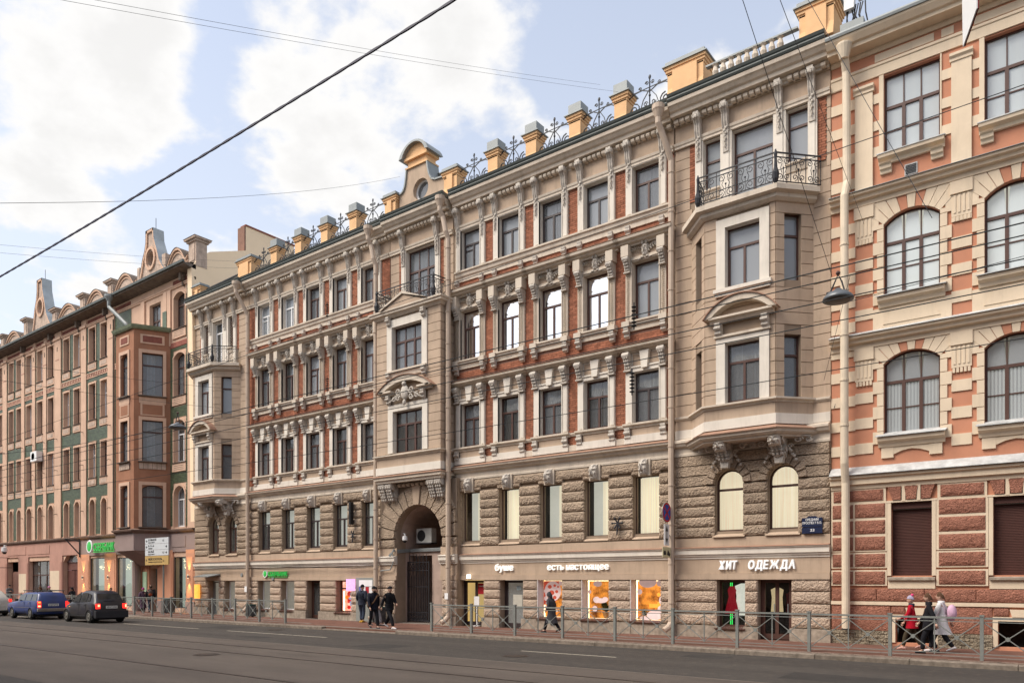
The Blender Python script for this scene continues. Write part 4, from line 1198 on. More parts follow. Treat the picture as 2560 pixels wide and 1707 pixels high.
# balconies -----------------------------------------------------------------------
def balcony(par, path, z0, h=.98, name='balcony_railing', post=1.):
    """wrought iron railing: each side its own panel with scrolls"""
    for i in range(len(path) - 1):
        fr = Frame(path[i], path[i + 1]); n = max(1, round(fr.len / .62)); wd = fr.len / n
        b = MB(RAW)
        b.box(0, fr.len, -.02, .02, z0 + h - .02, z0 + h + .02, fr); b.box(0, fr.len, -.012, .012, z0 + h - .16, z0 + h - .13, fr); b.box(0, fr.len, -.015, .015, z0 + .05, z0 + .08, fr)
        for k in range(n + 1): b.box(k * wd - .011, k * wd + .011, -.011, .011, z0 + .05, z0 + h, fr)
        for k in range(n):
            x = (k + .5) * wd
            for s in (-1, 1):
                scroll(b, fr, x + s * wd * .24, .0, z0 + h - .27, wd * .2, 1.3, s, PI / 2, .013, 4, 10)
                scroll(b, fr, x + s * wd * .24, .02, z0 + .22, wd * .21, 1.3, -s, -PI / 2, .014, 4, 10)
                b.tube([(x + s * wd * .1, 0, z0 + .35), (x + s * wd * .2, .03, z0 + .5), (x + s * wd * .1, .02, z0 + h - .36)], .011, 4, fr)
            b.tube([(x, 0, z0 + .08), (x, .02, z0 + .5)], .011, 4, fr)
            b.ball((x, .02, z0 + .5), .035, 5, 4, fr)
        b.build(name, IRON, par)
        if i and post:
            p = path[i]; q = MB(RAW)
            q.lathe([(.05, 0), (.1, .12), (.12, .3), (.06, .5), (.045, .8), (.06, h - .05), (.02, h + .1)], (p[0], D - p[1], z0), 8, RAW); q.build('baluster_post', IRON, par)
balcony(B, [(-11.15, .35), (-10.95, 1.3), (-8.25, 1.3), (-7.15, .12)], 15.08, 1.0)
balcony(B, [(-44.6, .3), (-44.2, 1.25), (-41.6, 1.25), (-40.6, .3)], 15.08, .95)
balcony(B, [(-27.6, .1), (-27.5, 1.12), (-23.75, 1.12), (-23.62, .1)], 15.0, .95)

# roof: piers, ironwork, gable --------------------------------------------------------
def pier(xa, xb, z1=20.95, d0=-.35, d1=.36, cap='box', name='roof_pier'):
    """xa..xb = width of the cap plate"""
    p = MB(); e0 = .13
    p.box(xa + e0, xb - e0, d0 + .08, d1 - .08, 19.5, z1 - .25)
    p.xprism([(d1 - .08, 19.7), (d1 + .02, 19.7), (d1 - .08, 20.15)], xa + e0, xb - e0, FR)
    for (e, za, zb) in ((.10, z1 - .3, z1 - .2), (.06, z1 - .2, z1 - .1), (.02, z1 - .1, z1)): p.box(xa + e, xb - e, d0 + e - .02, d1 - e + .02, za, zb)
    if cap != 'box': p.box(xa + .35, xb - .35, d1 - .08, d1 + .0, 19.7, z1 - .2)
    o = p.build(name, OCHRE, B)
    c = MB(); c.box(xa - .04, xb + .04, d0 - .05, d1 + .06, z1, z1 + .04)
    if cap == 'box': c.box(xa + .1, xb - .1, d0 + .08, d1 - .06, z1 + .04, z1 + .46)
    else: c.box(xa + .06, xb - .06, d0 + .04, d1 - .0, z1 + .04, z1 + .17)
    link('cap', c.mesh('cap', ZINC), o, (0, 0, 0))
    return o
PL = [-36.92, -34.71, -32.48, -30.19]; PR = [-20.98, -18.9, -16.7, -14.6]
for x in PL + PR: pier(x - .4, x + .4)
pier(-40.5, -38.9, cap='flat', d1=.4); pier(-27.95, -26.95, 20.9, cap='flat'); pier(-24.0, -22.95, 20.9, cap='flat')
pier(-12.6, -10.95, 20.95, cap='flat', d1=.62, d0=-.55); pier(-7.85, -6.5, 20.95, cap='flat', d1=.62, d0=-.55); pier(-45.4, -44.4, 20.6, cap='flat')
b = MB(RAW); b.tube([FR(-44.4, -.1, 20.45), FR(-40.8, -.1, 20.55)], .06, 6); b.build('roof_rail', IRON, B)
def rooffence(xa, xb):
    b = MB(RAW); z = 19.85; c = (xa + xb) / 2; d = .12
    b.tube([(xa, d, z + 1.0), (xb, d, z + 1.02)], .018, 4, FR)
    b.tube([(c, d, z - .1), (c, d, z + 1.35)], .026, 5, FR); b.ball((c, d, z + 1.4), (.06, .03, .09), 6, 4, FR); b.ball((c, d, z + .7), .05, 6, 4, FR)
    for s in (-1, 1):
        w2 = (xb - xa) / 2
        b.tube([(c, d, z + .85), (c + s * w2 * .35, d, z + 1.0), (c + s * w2 * .7, d, z + .98), (c + s * w2, d, z + .85)], .022, 4, FR)
        scroll(b, FR, c + s * w2 * .72, d, z + .35, .25, 1.5, s, PI / 2, .026, 4, 16)
        b.tube([(c, d, z + .95), (c + s * w2 * .3, d, z + .6), (c + s * w2 * .45, d, z + .2)], .02, 4, FR)
        scroll(b, FR, c + s * .17, d, z + .42, .1, 1.3, -s, 0, .019, 4, 10); scroll(b, FR, c + s * .12, d, z + 1.2, .08, 1.3, s, PI, .018, 4, 10)
        scroll(b, FR, c + s * .4, d, z + 1.08, .07, 1.3, s, PI, .018, 4, 10); scroll(b, FR, c + s * .28, d, z + .1, .12, 1.4, s, PI / 2, .019, 4, 10)
    b.build('roof_ironwork', IRON, B)
ed = [(-39.0, PL[0] - .27)] + [(PL[i] + .27, PL[i + 1] - .27) for i in range(3)] + [(PL[3] + .27, -27.8)] + [(-23.1, PR[0] - .27)] + [(PR[i] + .27, PR[i + 1] - .27) for i in range(3)] + [(PR[3] + .27, -12.5)]
for a, c_ in ed: rooffence(a, c_)
# balustrade
b = MB(RAW); b.lathe([(.06, 0), (.14, .02), (.14, .06), (.07, .1), (.075, .16), (.12, .3), (.08, .44), (.06, .5), (.1, .54), (.12, .56)], (0, 0, 0), 8)
BAL = b.mesh('baluster', CREAM)
for i in range(9): link('baluster', BAL, B, FR(-10.62 + i * .285, .55, 19.76))
b = MB(); b.box(-10.95, -7.75, .46, .64, 20.32, 20.38); b.build('balustrade_rail', ZINC, B)
# centre gable
gp = [(-26.95, 19.6), (-26.95, 20.86), (-26.75, 20.9), (-26.62, 21.0), (-26.52, 21.2), (-26.45, 21.55), (-26.4, 21.95), (-25.1, 21.95), (-25.05, 21.6), (-24.95, 21.25), (-24.8, 21.0), (-24.55, 20.88), (-24.0, 20.84), (-24.0, 19.6)]
b = MB(); 
oc = (-25.52, 20.78, .5)
# gable face with a round hole: fan between outline and circle
def ring(outline, c, r_, d0, d1, mb):
    n = 28; cir = [(c[0] + r_ * math.cos(2 * PI * i / n), c[1] + r_ * math.sin(2 * PI * i / n)) for i in range(n)]
    def hit(a):
        best = None; dx, dz = math.cos(a), math.sin(a)
        for i in range(len(outline)):
            p, q = outline[i], outline[(i + 1) % len(outline)]
            ex, ez = q[0] - p[0], q[1] - p[1]; den = dx * ez - dz * ex
            if abs(den) < 1e-9: continue
            t = ((p[0] - c[0]) * ez - (p[1] - c[1]) * ex) / den; u = ((p[0] - c[0]) * dz - (p[1] - c[1]) * dx) / den
            if t > 0 and -1e-6 <= u <= 1 + 1e-6 and (best is None or t < best): best = t
        return (c[0] + dx * best, c[1] + dz * best)
    angs = sorted([(2 * PI * i / n) for i in range(n)] + [math.atan2(p[1] - c[1], p[0] - c[0]) % (2 * PI) for p in outline])
    for i in range(len(angs)):
        a0, a1 = angs[i], angs[(i + 1) % len(angs)]
        P = [(c[0] + r_ * math.cos(a0), c[1] + r_ * math.sin(a0)), (c[0] + r_ * math.cos(a1), c[1] + r_ * math.sin(a1)), hit(a1), hit(a0)]
        mb.quadv([FR(p[0], d1, p[1]) for p in P]); mb.quadv([FR(P[0][0], d1, P[0][1]), FR(P[1][0], d1, P[1][1]), FR(P[1][0], d0, P[1][1]), FR(P[0][0], d0, P[0][1])])
        mb.quadv([FR(P[3][0], d1, P[3][1]), FR(P[2][0], d1, P[2][1]), FR(P[2][0], d0, P[2][1]), FR(P[3][0], d0, P[3][1])])
ring(gp, oc[:2], oc[2], -.55, .12, b); b.build('gable', BEIGE, B)
b = MB(); n = 24
for i in range(n):
    a0, a1 = 2 * PI * i / n, 2 * PI * (i + 1) / n
    b.prism([(oc[0] + .42 * math.cos(a0), oc[1] + .42 * math.sin(a0)), (oc[0] + .5 * math.cos(a0), oc[1] + .5 * math.sin(a0)), (oc[0] + .5 * math.cos(a1), oc[1] + .5 * math.sin(a1)), (oc[0] + .42 * math.cos(a1), oc[1] + .42 * math.sin(a1))], -.2, -.1)
o = b.build('round_window', FWHITE, B)
b = MB(); b.quadv([FR(oc[0] + .42 * math.cos(2 * PI * i / n), -.15, oc[1] + .42 * math.sin(2 * PI * i / n)) for i in range(n)])
link('pane', b.mesh('pane', G2, fix=False), o)
b = MB(); b.box(-26.3, -24.7, -.5, -.48, 20, 21.6); b.build('room', ROOM, B)
def band(pts, d0, d1, th, name, m):
    b = MB()
    for i in range(len(pts) - 1):
        p, q = pts[i], pts[i + 1]; ex, ez = q[0] - p[0], q[1] - p[1]; l = math.hypot(ex, ez); nx, nz = -ez / l * th, ex / l * th
        b.prism([p, q, (q[0] + nx, q[1] + nz), (p[0] + nx, p[1] + nz)], d0, d1)
    return b.build(name, m, B)
band(gp[1:7], -.6, .2, .07, 'flashing', ZINC); band(gp[7:13], -.6, .2, .07, 'flashing', ZINC)
b = MB(); b.box(-26.5, -25.0, -.6, .2, 21.95, 22.02); b.box(-26.35, -25.12, -.5, .14, 22.02, 22.3); b.box(-26.5, -24.98, -.6, .28, 22.3, 22.42); b.build('gable_neck', OCHRE, B)
ar = arcpts(-26.5, -24.98, 22.42, .55, 12)
b = MB(); b.prism([(-26.5, 22.42)] + ar + [(-24.98, 22.42)] if False else ar, -.6, .2); b.build('gable_head', OCHRE, B)
a2 = arcpts(-26.72, -24.78, 22.38, .68, 12)
b = MB()
for i in range(12): b.prism([a2[i], a2[i + 1], ar[i + 1], ar[i]], -.66, .42)
b.build('flashing', ZINC, B)
# ------------------------------------------------------------------ lettering
_txt = {}
def glyphs(s, h, ext=.012, bold=.0, m=None, shear=0.):
    """returns [(mesh, x offset)] and total width; letters in the x-z plane facing -y"""
    out = []; x = 0
    for ch in s:
        if ch == ' ': x += h * .35; continue
        key = (ch, round(h, 3), round(ext, 3), round(bold, 3), m.name if m else '', shear)
        if key not in _txt:
            cu = bpy.data.curves.new('letter', 'FONT'); cu.body = ch; cu.size = 1; cu.extrude = ext / h * .7; cu.offset = bold; cu.shear = shear; cu.resolution_u = 2
            ob = bpy.data.objects.new('tmp', cu)
            me = bpy.data.meshes.new_from_object(ob)
            bpy.data.objects.remove(ob)
            k = h / .72
            for v in me.vertices: v.co = Vector((v.co.x * k, -v.co.z * k, v.co.y * k))
            xs = [v.co.x for v in me.vertices] or [0]
            x0, x1 = min(xs), max(xs)
            for v in me.vertices: v.co.x -= x0
            me.materials.clear()
            if m: me.materials.append(m)
            me.name = 'letter'
            _txt[key] = (me, x1 - x0)
        me, wd = _txt[key]
        out.append((me, x)); x += wd + h * .12
    return out, x - h * .12
def letters(par, s, x, d, z, h, m, width=None, ext=.02, bold=.0, fr=FR, name='letter', shear=0., hs=1.):
    g, wd = glyphs(s, h, ext, bold, m, shear); k = (width / wd) if width else 1
    for me, ox in g: link(name, me, par, fr(x + ox * k, d, z), rotz=fr.ang, sc=(k, 1, hs))
    return wd * k
def flatprint(par, s, x, d, z, h, m, width=None, fr=FR, name='lettering'):
    """small print joined to one part"""
    g, wd = glyphs(s, h, .002, .01, m); k = (width / wd) if width else 1
    b = MB(RAW)
    for me, ox in g:
        q = len(b.v); b.v += [(ox * k + v.co.x * k, v.co.y, v.co.z) for v in me.vertices]; b.f += [tuple(q + i for i in p.vertices) for p in me.polygons]
    return link(name, b.mesh(name, m, fix=False), par, fr(x, d, z), rotz=fr.ang)
LIT = mat('lit_letter', (.9, .9, .88), .5, .02, 3, emit=(1, .97, .9), es=.3)
WHL = mat('white_letter', (.85, .85, .85), .5, .02, 3, emit=(1, 1, 1), es=.2)
HALO = mat('warm_halo', (.6, .3, .1), .5, .02, 3, emit=(1, .45, .12), es=.35)
GREENL = mat('green_lit', (.05, .45, .08), .4, .05, 3, emit=(.04, .5, .1), es=.15)
ORL = mat('orange_lit', (.9, .45, .1), .6, .3, 5, emit=(1, .42, .06), es=.9, col2=(.5, .2, .04))
WARM = mat('shop_warm_wall', (.85, .38, .06), .9, .45, 3.2, emit='tex', es=.75, col2=(.09, .03, .01))
LEDM = mat('led_strip', (1, .9, .7), .5, 0, 3, emit=(1, .85, .5), es=2.2)
PINKL = mat('pink_print', (.85, .45, .42), .7, .3, 9, col2=(.6, .12, .08), emit=(1, .5, .45), es=.12)
PWHITE = mat('paper_white', (.8, .8, .8), .8, .03, 5)
REDP = mat('red_poster', (.45, .02, .03), .7, .1, 5)
NAVY = mat('navy_enamel', (.012, .02, .06), .35, .1, 5, spec=.5)
LEAF = mat('pot_plant_leaf', (.05, .10, .03), .7, .3, 9)
YWALL = mat('lit_yellow_wall', (.78, .62, .30), .9, .08, 2, emit=(1, .78, .35), es=.25)
DARKI = mat('dark_interior', (.05, .04, .035), .9, .4, 3)
SHOPG = mat('grey_shop_interior', (.46, .43, .36), .9, .25, 1.5, emit=(1, .9, .75), es=.13)
def shopbox(xa, xb, za, zb, m, dep=1.3, d0=-.35):
    b = MB(); b.quadv([FR(xa - .3, -dep, za), FR(xb + .3, -dep, za), FR(xb + .3, -dep, zb + .2), FR(xa - .3, -dep, zb + .2)])
    b.quadv([FR(xa - .3, -dep, za), FR(xb + .3, -dep, za), FR(xb + .3, d0, za), FR(xa - .3, d0, za)])
    b.quadv([FR(xa - .3, -dep, zb + .2), FR(xb + .3, -dep, zb + .2), FR(xb + .3, d0, zb + .2), FR(xa - .3, d0, zb + .2)])
    for x in (xa - .3, xb + .3): b.quadv([FR(x, -dep, za), FR(x, d0, za), FR(x, d0, zb + .2), FR(x, -dep, zb + .2)])
    return b.build('shop_interior', m, B)
for h in GFR[2:]:
    window(B, FR, h[0], h[1], h[2], h[3], d=-.3, fm=PWHITE, gm=GS, kind='P', tr=1., fw=.03, name='shop_window')
    shopbox(h[0], h[1], h[2], h[3], WARM)
    b = MB(); b.box(h[0] + .03, h[0] + .06, -.36, -.33, h[2], h[3]); b.box(h[0], h[1], -.36, -.33, h[3] - .05, h[3] - .03); b.box(h[0], h[1], -.36, -.33, h[2] + .02, h[2] + .035); b.build('led_strip', LEDM, B)
    b = MB(); b.box(h[0] - .005, h[0] + .012, -.3, .14, h[2], h[3]); b.build('reveal_board', PWHITE, B)
for h in GFL[:2] + [GFL[3]]:
    window(B, FR, h[0], h[1], h[2], h[3], d=-.28, fm=FWHITE if h != GFL[3] else FBROWN, gm=GS if h == GFL[3] else G1, kind='P', tr=1. if h != GFL[3] else .74, name='shop_window')
    shopbox(h[0], h[1], h[2], h[3], SHOPG if h != GFL[3] else mat('bright_shop_wall', (.8, .7, .6), .9, .4, 6, emit='tex', es=.6, col2=(.75, .2, .1)))
window(B, FR, -42.15, -41.05, .35, 2.07, d=-.28, fm=FWHITE, gm=G1, kind='P', tr=1., name='shop_window'); shopbox(-42.15, -41.05, .35, 2.07, SHOPG)
h = GFE[0]; window(B, FR, *h, d=-.22, fm=FBROWN, gm=GS, kind='P', tr=1., fw=.09, name='shop_window'); shopbox(h[0], h[1], h[2], h[3], DARKI, 1.2)
def door(xa, xb, z1, fm, gm, leaves=1, d=-.3, par=None):
    b = MB(); f = .1
    b.box(xa, xa + f, d - .04, d + .04, 0.02, z1); b.box(xb - f, xb, d - .04, d + .04, 0.02, z1); b.box(xa + f, xb - f, d - .04, d + .04, z1 - f, z1); b.box(xa + f, xb - f, d - .04, d + .04, 0.02, .2)
    o = b.build('door', fm, par or B); n = leaves; w_ = (xb - xa - 2 * f) / n
    for i in range(n):
        a = xa + f + i * w_
        q = MB(); q.quadv([FR(a + .06, d, .2), FR(a + w_ - .06, d, .2), FR(a + w_ - .06, d, z1 - f), FR(a + .06, d, z1 - f)]); link('pane', q.mesh('pane', gm, fix=False), o)
        q = MB(); q.box(a - .0, a + .06, d - .035, d + .035, .2, z1 - f); q.box(a + w_ - .06, a + w_, d - .035, d + .035, .2, z1 - f); link('stile', q.mesh('stile', fm), o)
        q = MB(); q.box(a + w_ - .09, a + w_ - .07, d + .05, d + .09, .9, 1.25); link('handle', q.mesh('handle', ZINC), o)
    return o
door(-23.1, -21.65, 2.07, FDARK, GS, 2); shopbox(-23.1, -21.65, 0, 2.05, YWALL, .9)
door(-20.72, -19.46, 2.07, FDARK, G2, 1); shopbox(-20.72, -19.46, 0, 2.05, SHOPG, 1.2)
door(-9.26, -8.12, 2.07, FBROWN, GS, 2, -.22); shopbox(-9.26, -8.12, 0, 2.05, DARKI, 1.4)
door(-34.2, -33.07, 2.07, FBROWN, G1, 1); shopbox(-34.2, -33.07, 0, 2.05, DARKI, 1.2)
door(-43.95, -42.77, 2.05, ZINC, G1, 1); shopbox(-43.95, -42.77, 0, 2.0, SHOPG, 1.2)
# things in the shop windows
def plate(name, label, cat, m, xa, xb, z0, z1, d, th=.02, group=None, fr=FR):
    b = MB(); b.box(xa, xb, d, d + th, z0, z1, fr); o = b.build(name, m); return tag(o, label, cat, group)
p = plate('poster', 'red notice hanging inside the yellow-lit doorway next to the archway', 'poster', REDP, -22.25, -21.8, 1.45, 1.95, -.27)
flatprint(p, 'ОТКРЫТО', -22.2, -.24, 1.78, .06, PWHITE); flatprint(p, 'вход', -22.2, -.24, 1.6, .06, PWHITE) if False else None
b = MB(); b.box(-22.35, -22.05, -.1, -.08, .92, 1.35); b.box(-22.22, -22.18, -.12, -.09, 0, .92); b.box(-22.35, -22.05, -.2, .0, 0, .03)
tag(b.build('menu_stand', PWHITE), 'white notice on a thin black stand in the yellow-lit doorway', 'stand')
plate('notice', 'pale sheet of opening hours low on the dark door below the first lit word', 'notice', SHOPG, -20.25, -19.75, .9, 1.45, -.27, .01)
plate('notice', 'small light blue sticker high on the dark door below the first lit word', 'sticker', mat('pale_blue', (.45, .58, .62), .6, .1, 5), -20.05, -19.82, 1.65, 1.83, -.27, .01)
# bakery window print: porous round loaf drawing and bubbles
t = thing('window_print', 'pink and red bubbly round decal filling the upper part of the leftmost orange shop window', 'decal', FR(-18.1, -.27, .5))
def disc(par, x, z, r_, m, d=-.27, rz=None, name='spot', n=20):
    b = MB(); b.quadv([FR(x + r_ * math.cos(2 * PI * i / n), d, z + (rz or r_) * math.sin(2 * PI * i / n)) for i in range(n)]); return link(name, b.mesh(name, m, fix=False), par)
PK2 = mat('pale_pink_print', (.80, .62, .60), .7, .12, 6, emit=(1, .75, .7), es=.2)
RK = mat('red_print', (.55, .10, .06), .7, .2, 7, emit=(1, .15, .08), es=.2)
b = MB(); b.quadv([FR(-18.62, -.272, 1.02), FR(-17.95, -.272, 1.2), FR(-17.75, -.272, 2.05), FR(-18.62, -.272, 2.05)]); link('print', b.mesh('print', RK, fix=False), t)
disc(t, -18.15, 1.62, .42, PK2, -.268); 
for (x, z, q) in ((-18.3, 1.8, .1), (-18.05, 1.85, .07), (-18.2, 1.55, .13), (-17.95, 1.6, .08), (-18.05, 1.35, .09), (-18.35, 1.4, .06), (-17.88, 1.8, .05)): disc(t, x, z, q, RK, -.264, q * .8)
for (x, z, q) in ((-18.5, 1.3, .1), (-18.45, 1.1, .06), (-18.55, 1.62, .07), (-17.75, 1.95, .1), (-18.5, .95, .06)): disc(t, x, z, q, PK2, -.264)
letters(t, 'какедн', -18.55, -.26, .76, .11, PWHITE, .75, ext=.004, bold=.01)
def cloudprint(label, parts, x0):
    t = thing('window_print', label, 'decal', FR(x0, -.27, 1.2))
    for (x, z, r_, rz) in parts: disc(t, x, z, r_, PK2, -.268 - .0 + rnd.uniform(0, .004), rz)
    return t
cloudprint('pale pink cloud decal in the middle orange shop window of the bakery', [(-16.0, 1.28, .16, .13), (-15.8, 1.25, .3, .1), (-15.6, 1.3, .14, .1), (-15.95, 1.93, .2, .12), (-16.33, 1.6, .08, .08), (-15.4, 1.62, .06, .06), (-16.08, .92, .12, .12)], -15.8)
cloudprint('big pale pink bubble decals in the rightmost orange shop window of the bakery', [(-13.7, 2.0, .38, .22), (-14.05, 1.62, .11, .11), (-13.2, 1.95, .12, .12), (-13.06, 1.3, .16, .2), (-13.15, .95, .13, .14), (-13.4, .72, .34, .18), (-13.8, .6, .25, .08)], -13.6)
def potplant(x, z, s, label, d=-.62):
    t = thing('potted_plant', label, 'plant', FR(x, d, z), 0, 'pot plants in the bakery windows')
    b = MB(RAW); b.lathe([(.05 * s, 0), (.09 * s, .14 * s), (.095 * s, .14 * s)], FR(x, d, z), 10); b.build('pot', mat('flower_pot', (.55, .42, .30), .8, .1, 4), t)
    b = MB(RAW); c = Vector(FR(x, d, z + .14 * s))
    for i in range(26):
        a = rnd.uniform(0, 2 * PI); e = rnd.uniform(.3, 1.3); l = rnd.uniform(.16, .38) * s
        v = Vector((math.cos(a) * math.cos(e), math.sin(a) * math.cos(e), math.sin(e))); p = c + v * l; q = v.cross(Vector((0, 0, 1))).normalized() * .03 * s
        b.quadv([tuple(c), tuple(c + v * l * .5 + q), tuple(p), tuple(c + v * l * .5 - q)])
    b.build('foliage', LEAF, t)
for i, (x, s, l) in enumerate(((-18.35, 1.0, 'left pot plant at the bottom of the leftmost orange shop window'), (-17.9, 1.2, 'right pot plant at the bottom of the leftmost orange shop window'), (-15.75, 1.9, 'tallest pot plant in the middle orange shop window'), (-15.4, 1.0, 'small pot plant at the right edge of the middle orange shop window'), (-14.0, 1.0, 'pot plant in the lower left corner of the rightmost orange shop window'))): potplant(x, .52, s, l)
t = thing('bouquet', 'glowing yellow flowers in the rightmost orange shop window', 'flowers', FR(-13.2, -.7, 1.2))
b = MB()
for i in range(14): b.ball((-13.25 + rnd.uniform(-.22, .22), -.7 + rnd.uniform(-.1, .1), 1.3 + rnd.uniform(-.2, .25)), rnd.uniform(.04, .09), 6, 4)
b.build('blossom', ORL, t)
for x, zz_ in ((-15.85, 1.2),):
    pass
b = MB(); b.box(-14.0, -13.4, -1.0, -.98, .98, 1.14); tag(b.build('menu_board', ORL), 'glowing yellow menu panel at the back of the rightmost orange shop window', 'sign')
# clothes shop
def cloth(name, label, cat, m, x, z, w_, h_, kind, d=-.5):
    b = MB(RAW); n = 10
    rows = {'dress': [(1, .16), (.85, .30), (.62, .22), (.3, .38), (0, .5)], 'coat': [(1, .2), (.92, .5), (.6, .42), (.3, .45), (0, .5)]}[kind]
    idx = []
    for (t, ww) in rows:
        row = []
        for i in range(n + 1):
            u = -1 + 2 * i / n
            row.append(len(b.v)); b.v.append(FR(x + u * ww * w_, d + .06 * math.cos(u * 1.4) + .025 * math.sin(u * 9) * (1 - t), z + t * h_))
        idx.append(row)
    for r0, r1 in zip(idx, idx[1:]):
        for i in range(n): b.f.append((r0[i], r0[i + 1], r1[i + 1], r1[i]))
    return tag(b.build(name, m, smooth=True), label, cat)
cloth('dress', 'dark red party dress on a hanger in the clothes shop window', 'dress', mat('red_cloth', (.30, .01, .03), .7, .25, 6, emit=(1, .03, .06), es=.12), -10.42, .85, .55, 1.0, 'dress')
cloth('dress', 'glowing white gown beside the red dress in the clothes shop window', 'dress', mat('white_cloth', (.8, .8, .76), .7, .25, 5, emit=(.95, 1, .85), es=.45), -9.98, .8, .75, 1.15, 'coat', -.62)
cloth('jacket', 'gold coloured jacket hanging behind the door glass of the clothes shop', 'jacket', mat('gold_cloth', (.6, .42, .15), .5, .4, 8, emit=(1, .8, .45), es=.35), -8.85, .95, .45, .85, 'coat', -.7)
cloth('jacket', 'dark red jacket hanging behind the right door leaf of the clothes shop', 'jacket', mat('red_cloth2', (.25, .02, .03), .7, .25, 6), -8.35, .95, .4, .7, 'coat', -.7)
b = MB(); 
for x in (-10.56, -10.5): b.box(x, x + .025, -.7, -.68, .45, 2.0)
NEON = mat('green_neon', (.1, .9, .2), .5, 0, 3, emit=(.05, 1, .15), es=.8)
tag(b.build('neon_tube', NEON), 'pair of green neon tubes at the left side of the clothes shop window', 'neon light')
# lettering over the shops
def sign(name, label, txt, x, z, h, m, width, d=.12, halo=None, bold=.02, shear=0., hs=1.):
    t = thing(name, label, 'sign', FR(x, d, z))
    letters(t, txt, x, d, z, h, m, width, ext=.05, bold=bold, shear=shear, hs=hs)
    if halo: letters(t, txt, x + .012, d - .04, z - .015, h, halo, width, ext=.01, bold=bold, name='halo_edge', shear=shear, hs=hs)  # offset glowing copy of the letters imitates their warm halo
    return t
sign('shop_sign', 'lit white lettering of the bakery nearest the archway', 'буше', -20.95, 2.50, .29, LIT, 1.0, halo=HALO, bold=.008)
sign('shop_sign', 'long lit white lettering in two words over the orange shop windows', 'есть настоящее', -18.15, 2.50, .27, LIT, 2.95, halo=HALO, bold=.004)
sign('shop_sign', 'bold white capitals at the left over the red dress window', 'ХИТ', -10.66, 2.46, .29, WHL, .68, d=.14, bold=.025, shear=.15)
sign('shop_sign', 'bold white capitals at the right over the clothes shop door', 'ОДЕЖДА', -9.58, 2.46, .29, WHL, 1.6, d=.14, bold=.025, shear=.15)
b = MB(); b.box(-22.52, -22.34, .16, .24, 2.16, 2.34); tag(b.build('wall_light', mat('lamp_white', (1, 1, .9), .5, 0, 3, emit=(1, .93, .75), es=2)), 'small square lit lamp above the yellow doorway', 'wall lamp')
# small green bank sign on the left part
def banksign(label, x, z, h, wd, d=.18, full=True):
    t = thing('bank_sign', label, 'sign', FR(x, d, z))
    b = MB(RAW); c = FR(x + h * .55, d + .02, z + h * .5); b.lathe([(.02, -.04), (h * .62, -.04), (h * .66, 0), (h * .62, .04), (.02, .04)], c, 16, RAW, 'd'); b.build('emblem_rim', PWHITE, t)
    b = MB(RAW); b.ball((c[0], c[1] - .02, c[2]), (h * .52, .05, h * .55), 14, 9, RAW); b.build('emblem', GREENL, t, smooth=True)
    letters(t, 'СБЕРБАНК', x + h * 1.35, d, z + .04, h * .72, GREENL, wd, ext=.04, bold=.02)
    b = MB(); b.box(x + h * 1.3, x + h * 1.35 + wd, d - .03, d + .03, z - .1 * h, z - .02); b.build('underline', GREENL if full else PWHITE, t)
    return t
banksign('small green bank sign over the plain shop windows of the brick house', -38.0, 2.3, .34, 1.75)
b = MB(RAW); b.lathe([(.11, -.02), (.12, .02), (.02, .03)], FR(-37.15, .17, 2.2), 12, RAW, 'd'); tag(b.build('vent_cap', ZINC), 'round grey vent disc just under the small green bank sign', 'vent')
b = MB(RAW); b.lathe([(.11, -.02), (.12, .02), (.02, .03)], FR(-40.3, .12, 2.42), 12, RAW, 'd'); tag(b.build('vent_cap', ZINC), 'round grey vent disc left of the leftmost long drainpipe', 'vent')
# street plate
t = thing('street_sign', 'dark blue enamel street name plate with house number on the rough stone', 'street sign', FR(-7.4, .2, 3.65))
b = MB(); b.box(-7.74, -7.08, .16, .19, 3.84, 4.14); b.prism([(-7.6, 4.14), (-7.22, 4.14), (-7.3, 4.19), (-7.52, 4.19)], .16, .19); b.build('name_plate', NAVY, t)
b = MB(); b.box(-7.74, -7.08, .16, .19, 3.62, 3.82); b.build('number_plate', NAVY, t)
flatprint(t, 'СРЕДНИЙ', -7.62, .195, 4.04, .075, PWHITE, .42); flatprint(t, 'ПРОСПЕКТ В.О.', -7.72, .195, 3.93, .075, PWHITE, .62); flatprint(t, '33', -7.47, .195, 3.68, .09, PWHITE, .14)
# bits on the left part: lit box sign, vertical signs, notice cabinet, awning
b = MB(); b.box(-45.15, -44.75, .18, .34, .95, 1.85); tag(b.build('light_box', ORL), 'small orange glowing light box at the left corner of the brick house', 'light box')
b = MB(); b.xprism([(.1, 2.42), (.9, 2.30), (.9, 2.34), (.1, 2.5)], -44.3, -42.6, FR); tag(b.build('door_canopy', ZINC), 'small metal canopy over the leftmost door of the brick house', 'canopy')
t = thing('notice_cabinet', 'tall grey metal cabinet with coloured notices left of the archway', 'cabinet', FR(-29.2, .2, 0))
b = MB(); b.box(-29.95, -28.55, .15, .28, .02, 2.22); b.build('cabinet_door', mat('cabinet_grey', (.26, .27, .25), .6, .08, 3), t)
b = MB(); b.box(-29.7, -28.7, .285, .30, 1.78, 2.1); b.build('notice', PWHITE, t)
for i, m in enumerate((mat('blue_note', (.12, .16, .4), .7, .1, 4), PWHITE, REDP, PWHITE)): b = MB(); b.box(-29.7 + i * .25, -29.47 + i * .25, .285, .30, 1.45, 1.75); b.build('notice', m, t)
PURP = mat('purple_lit', (.8, .4, .8), .5, .5, 9, emit=(1, .5, 1), es=.8, col2=(.6, .05, .5))
b = MB(); b.box(-30.15, -30.1, .2, .75, 1.55, 2.15); tag(b.build('light_box', PURP), 'pink and white glowing box sign sticking out beside the bright toy window', 'light box')
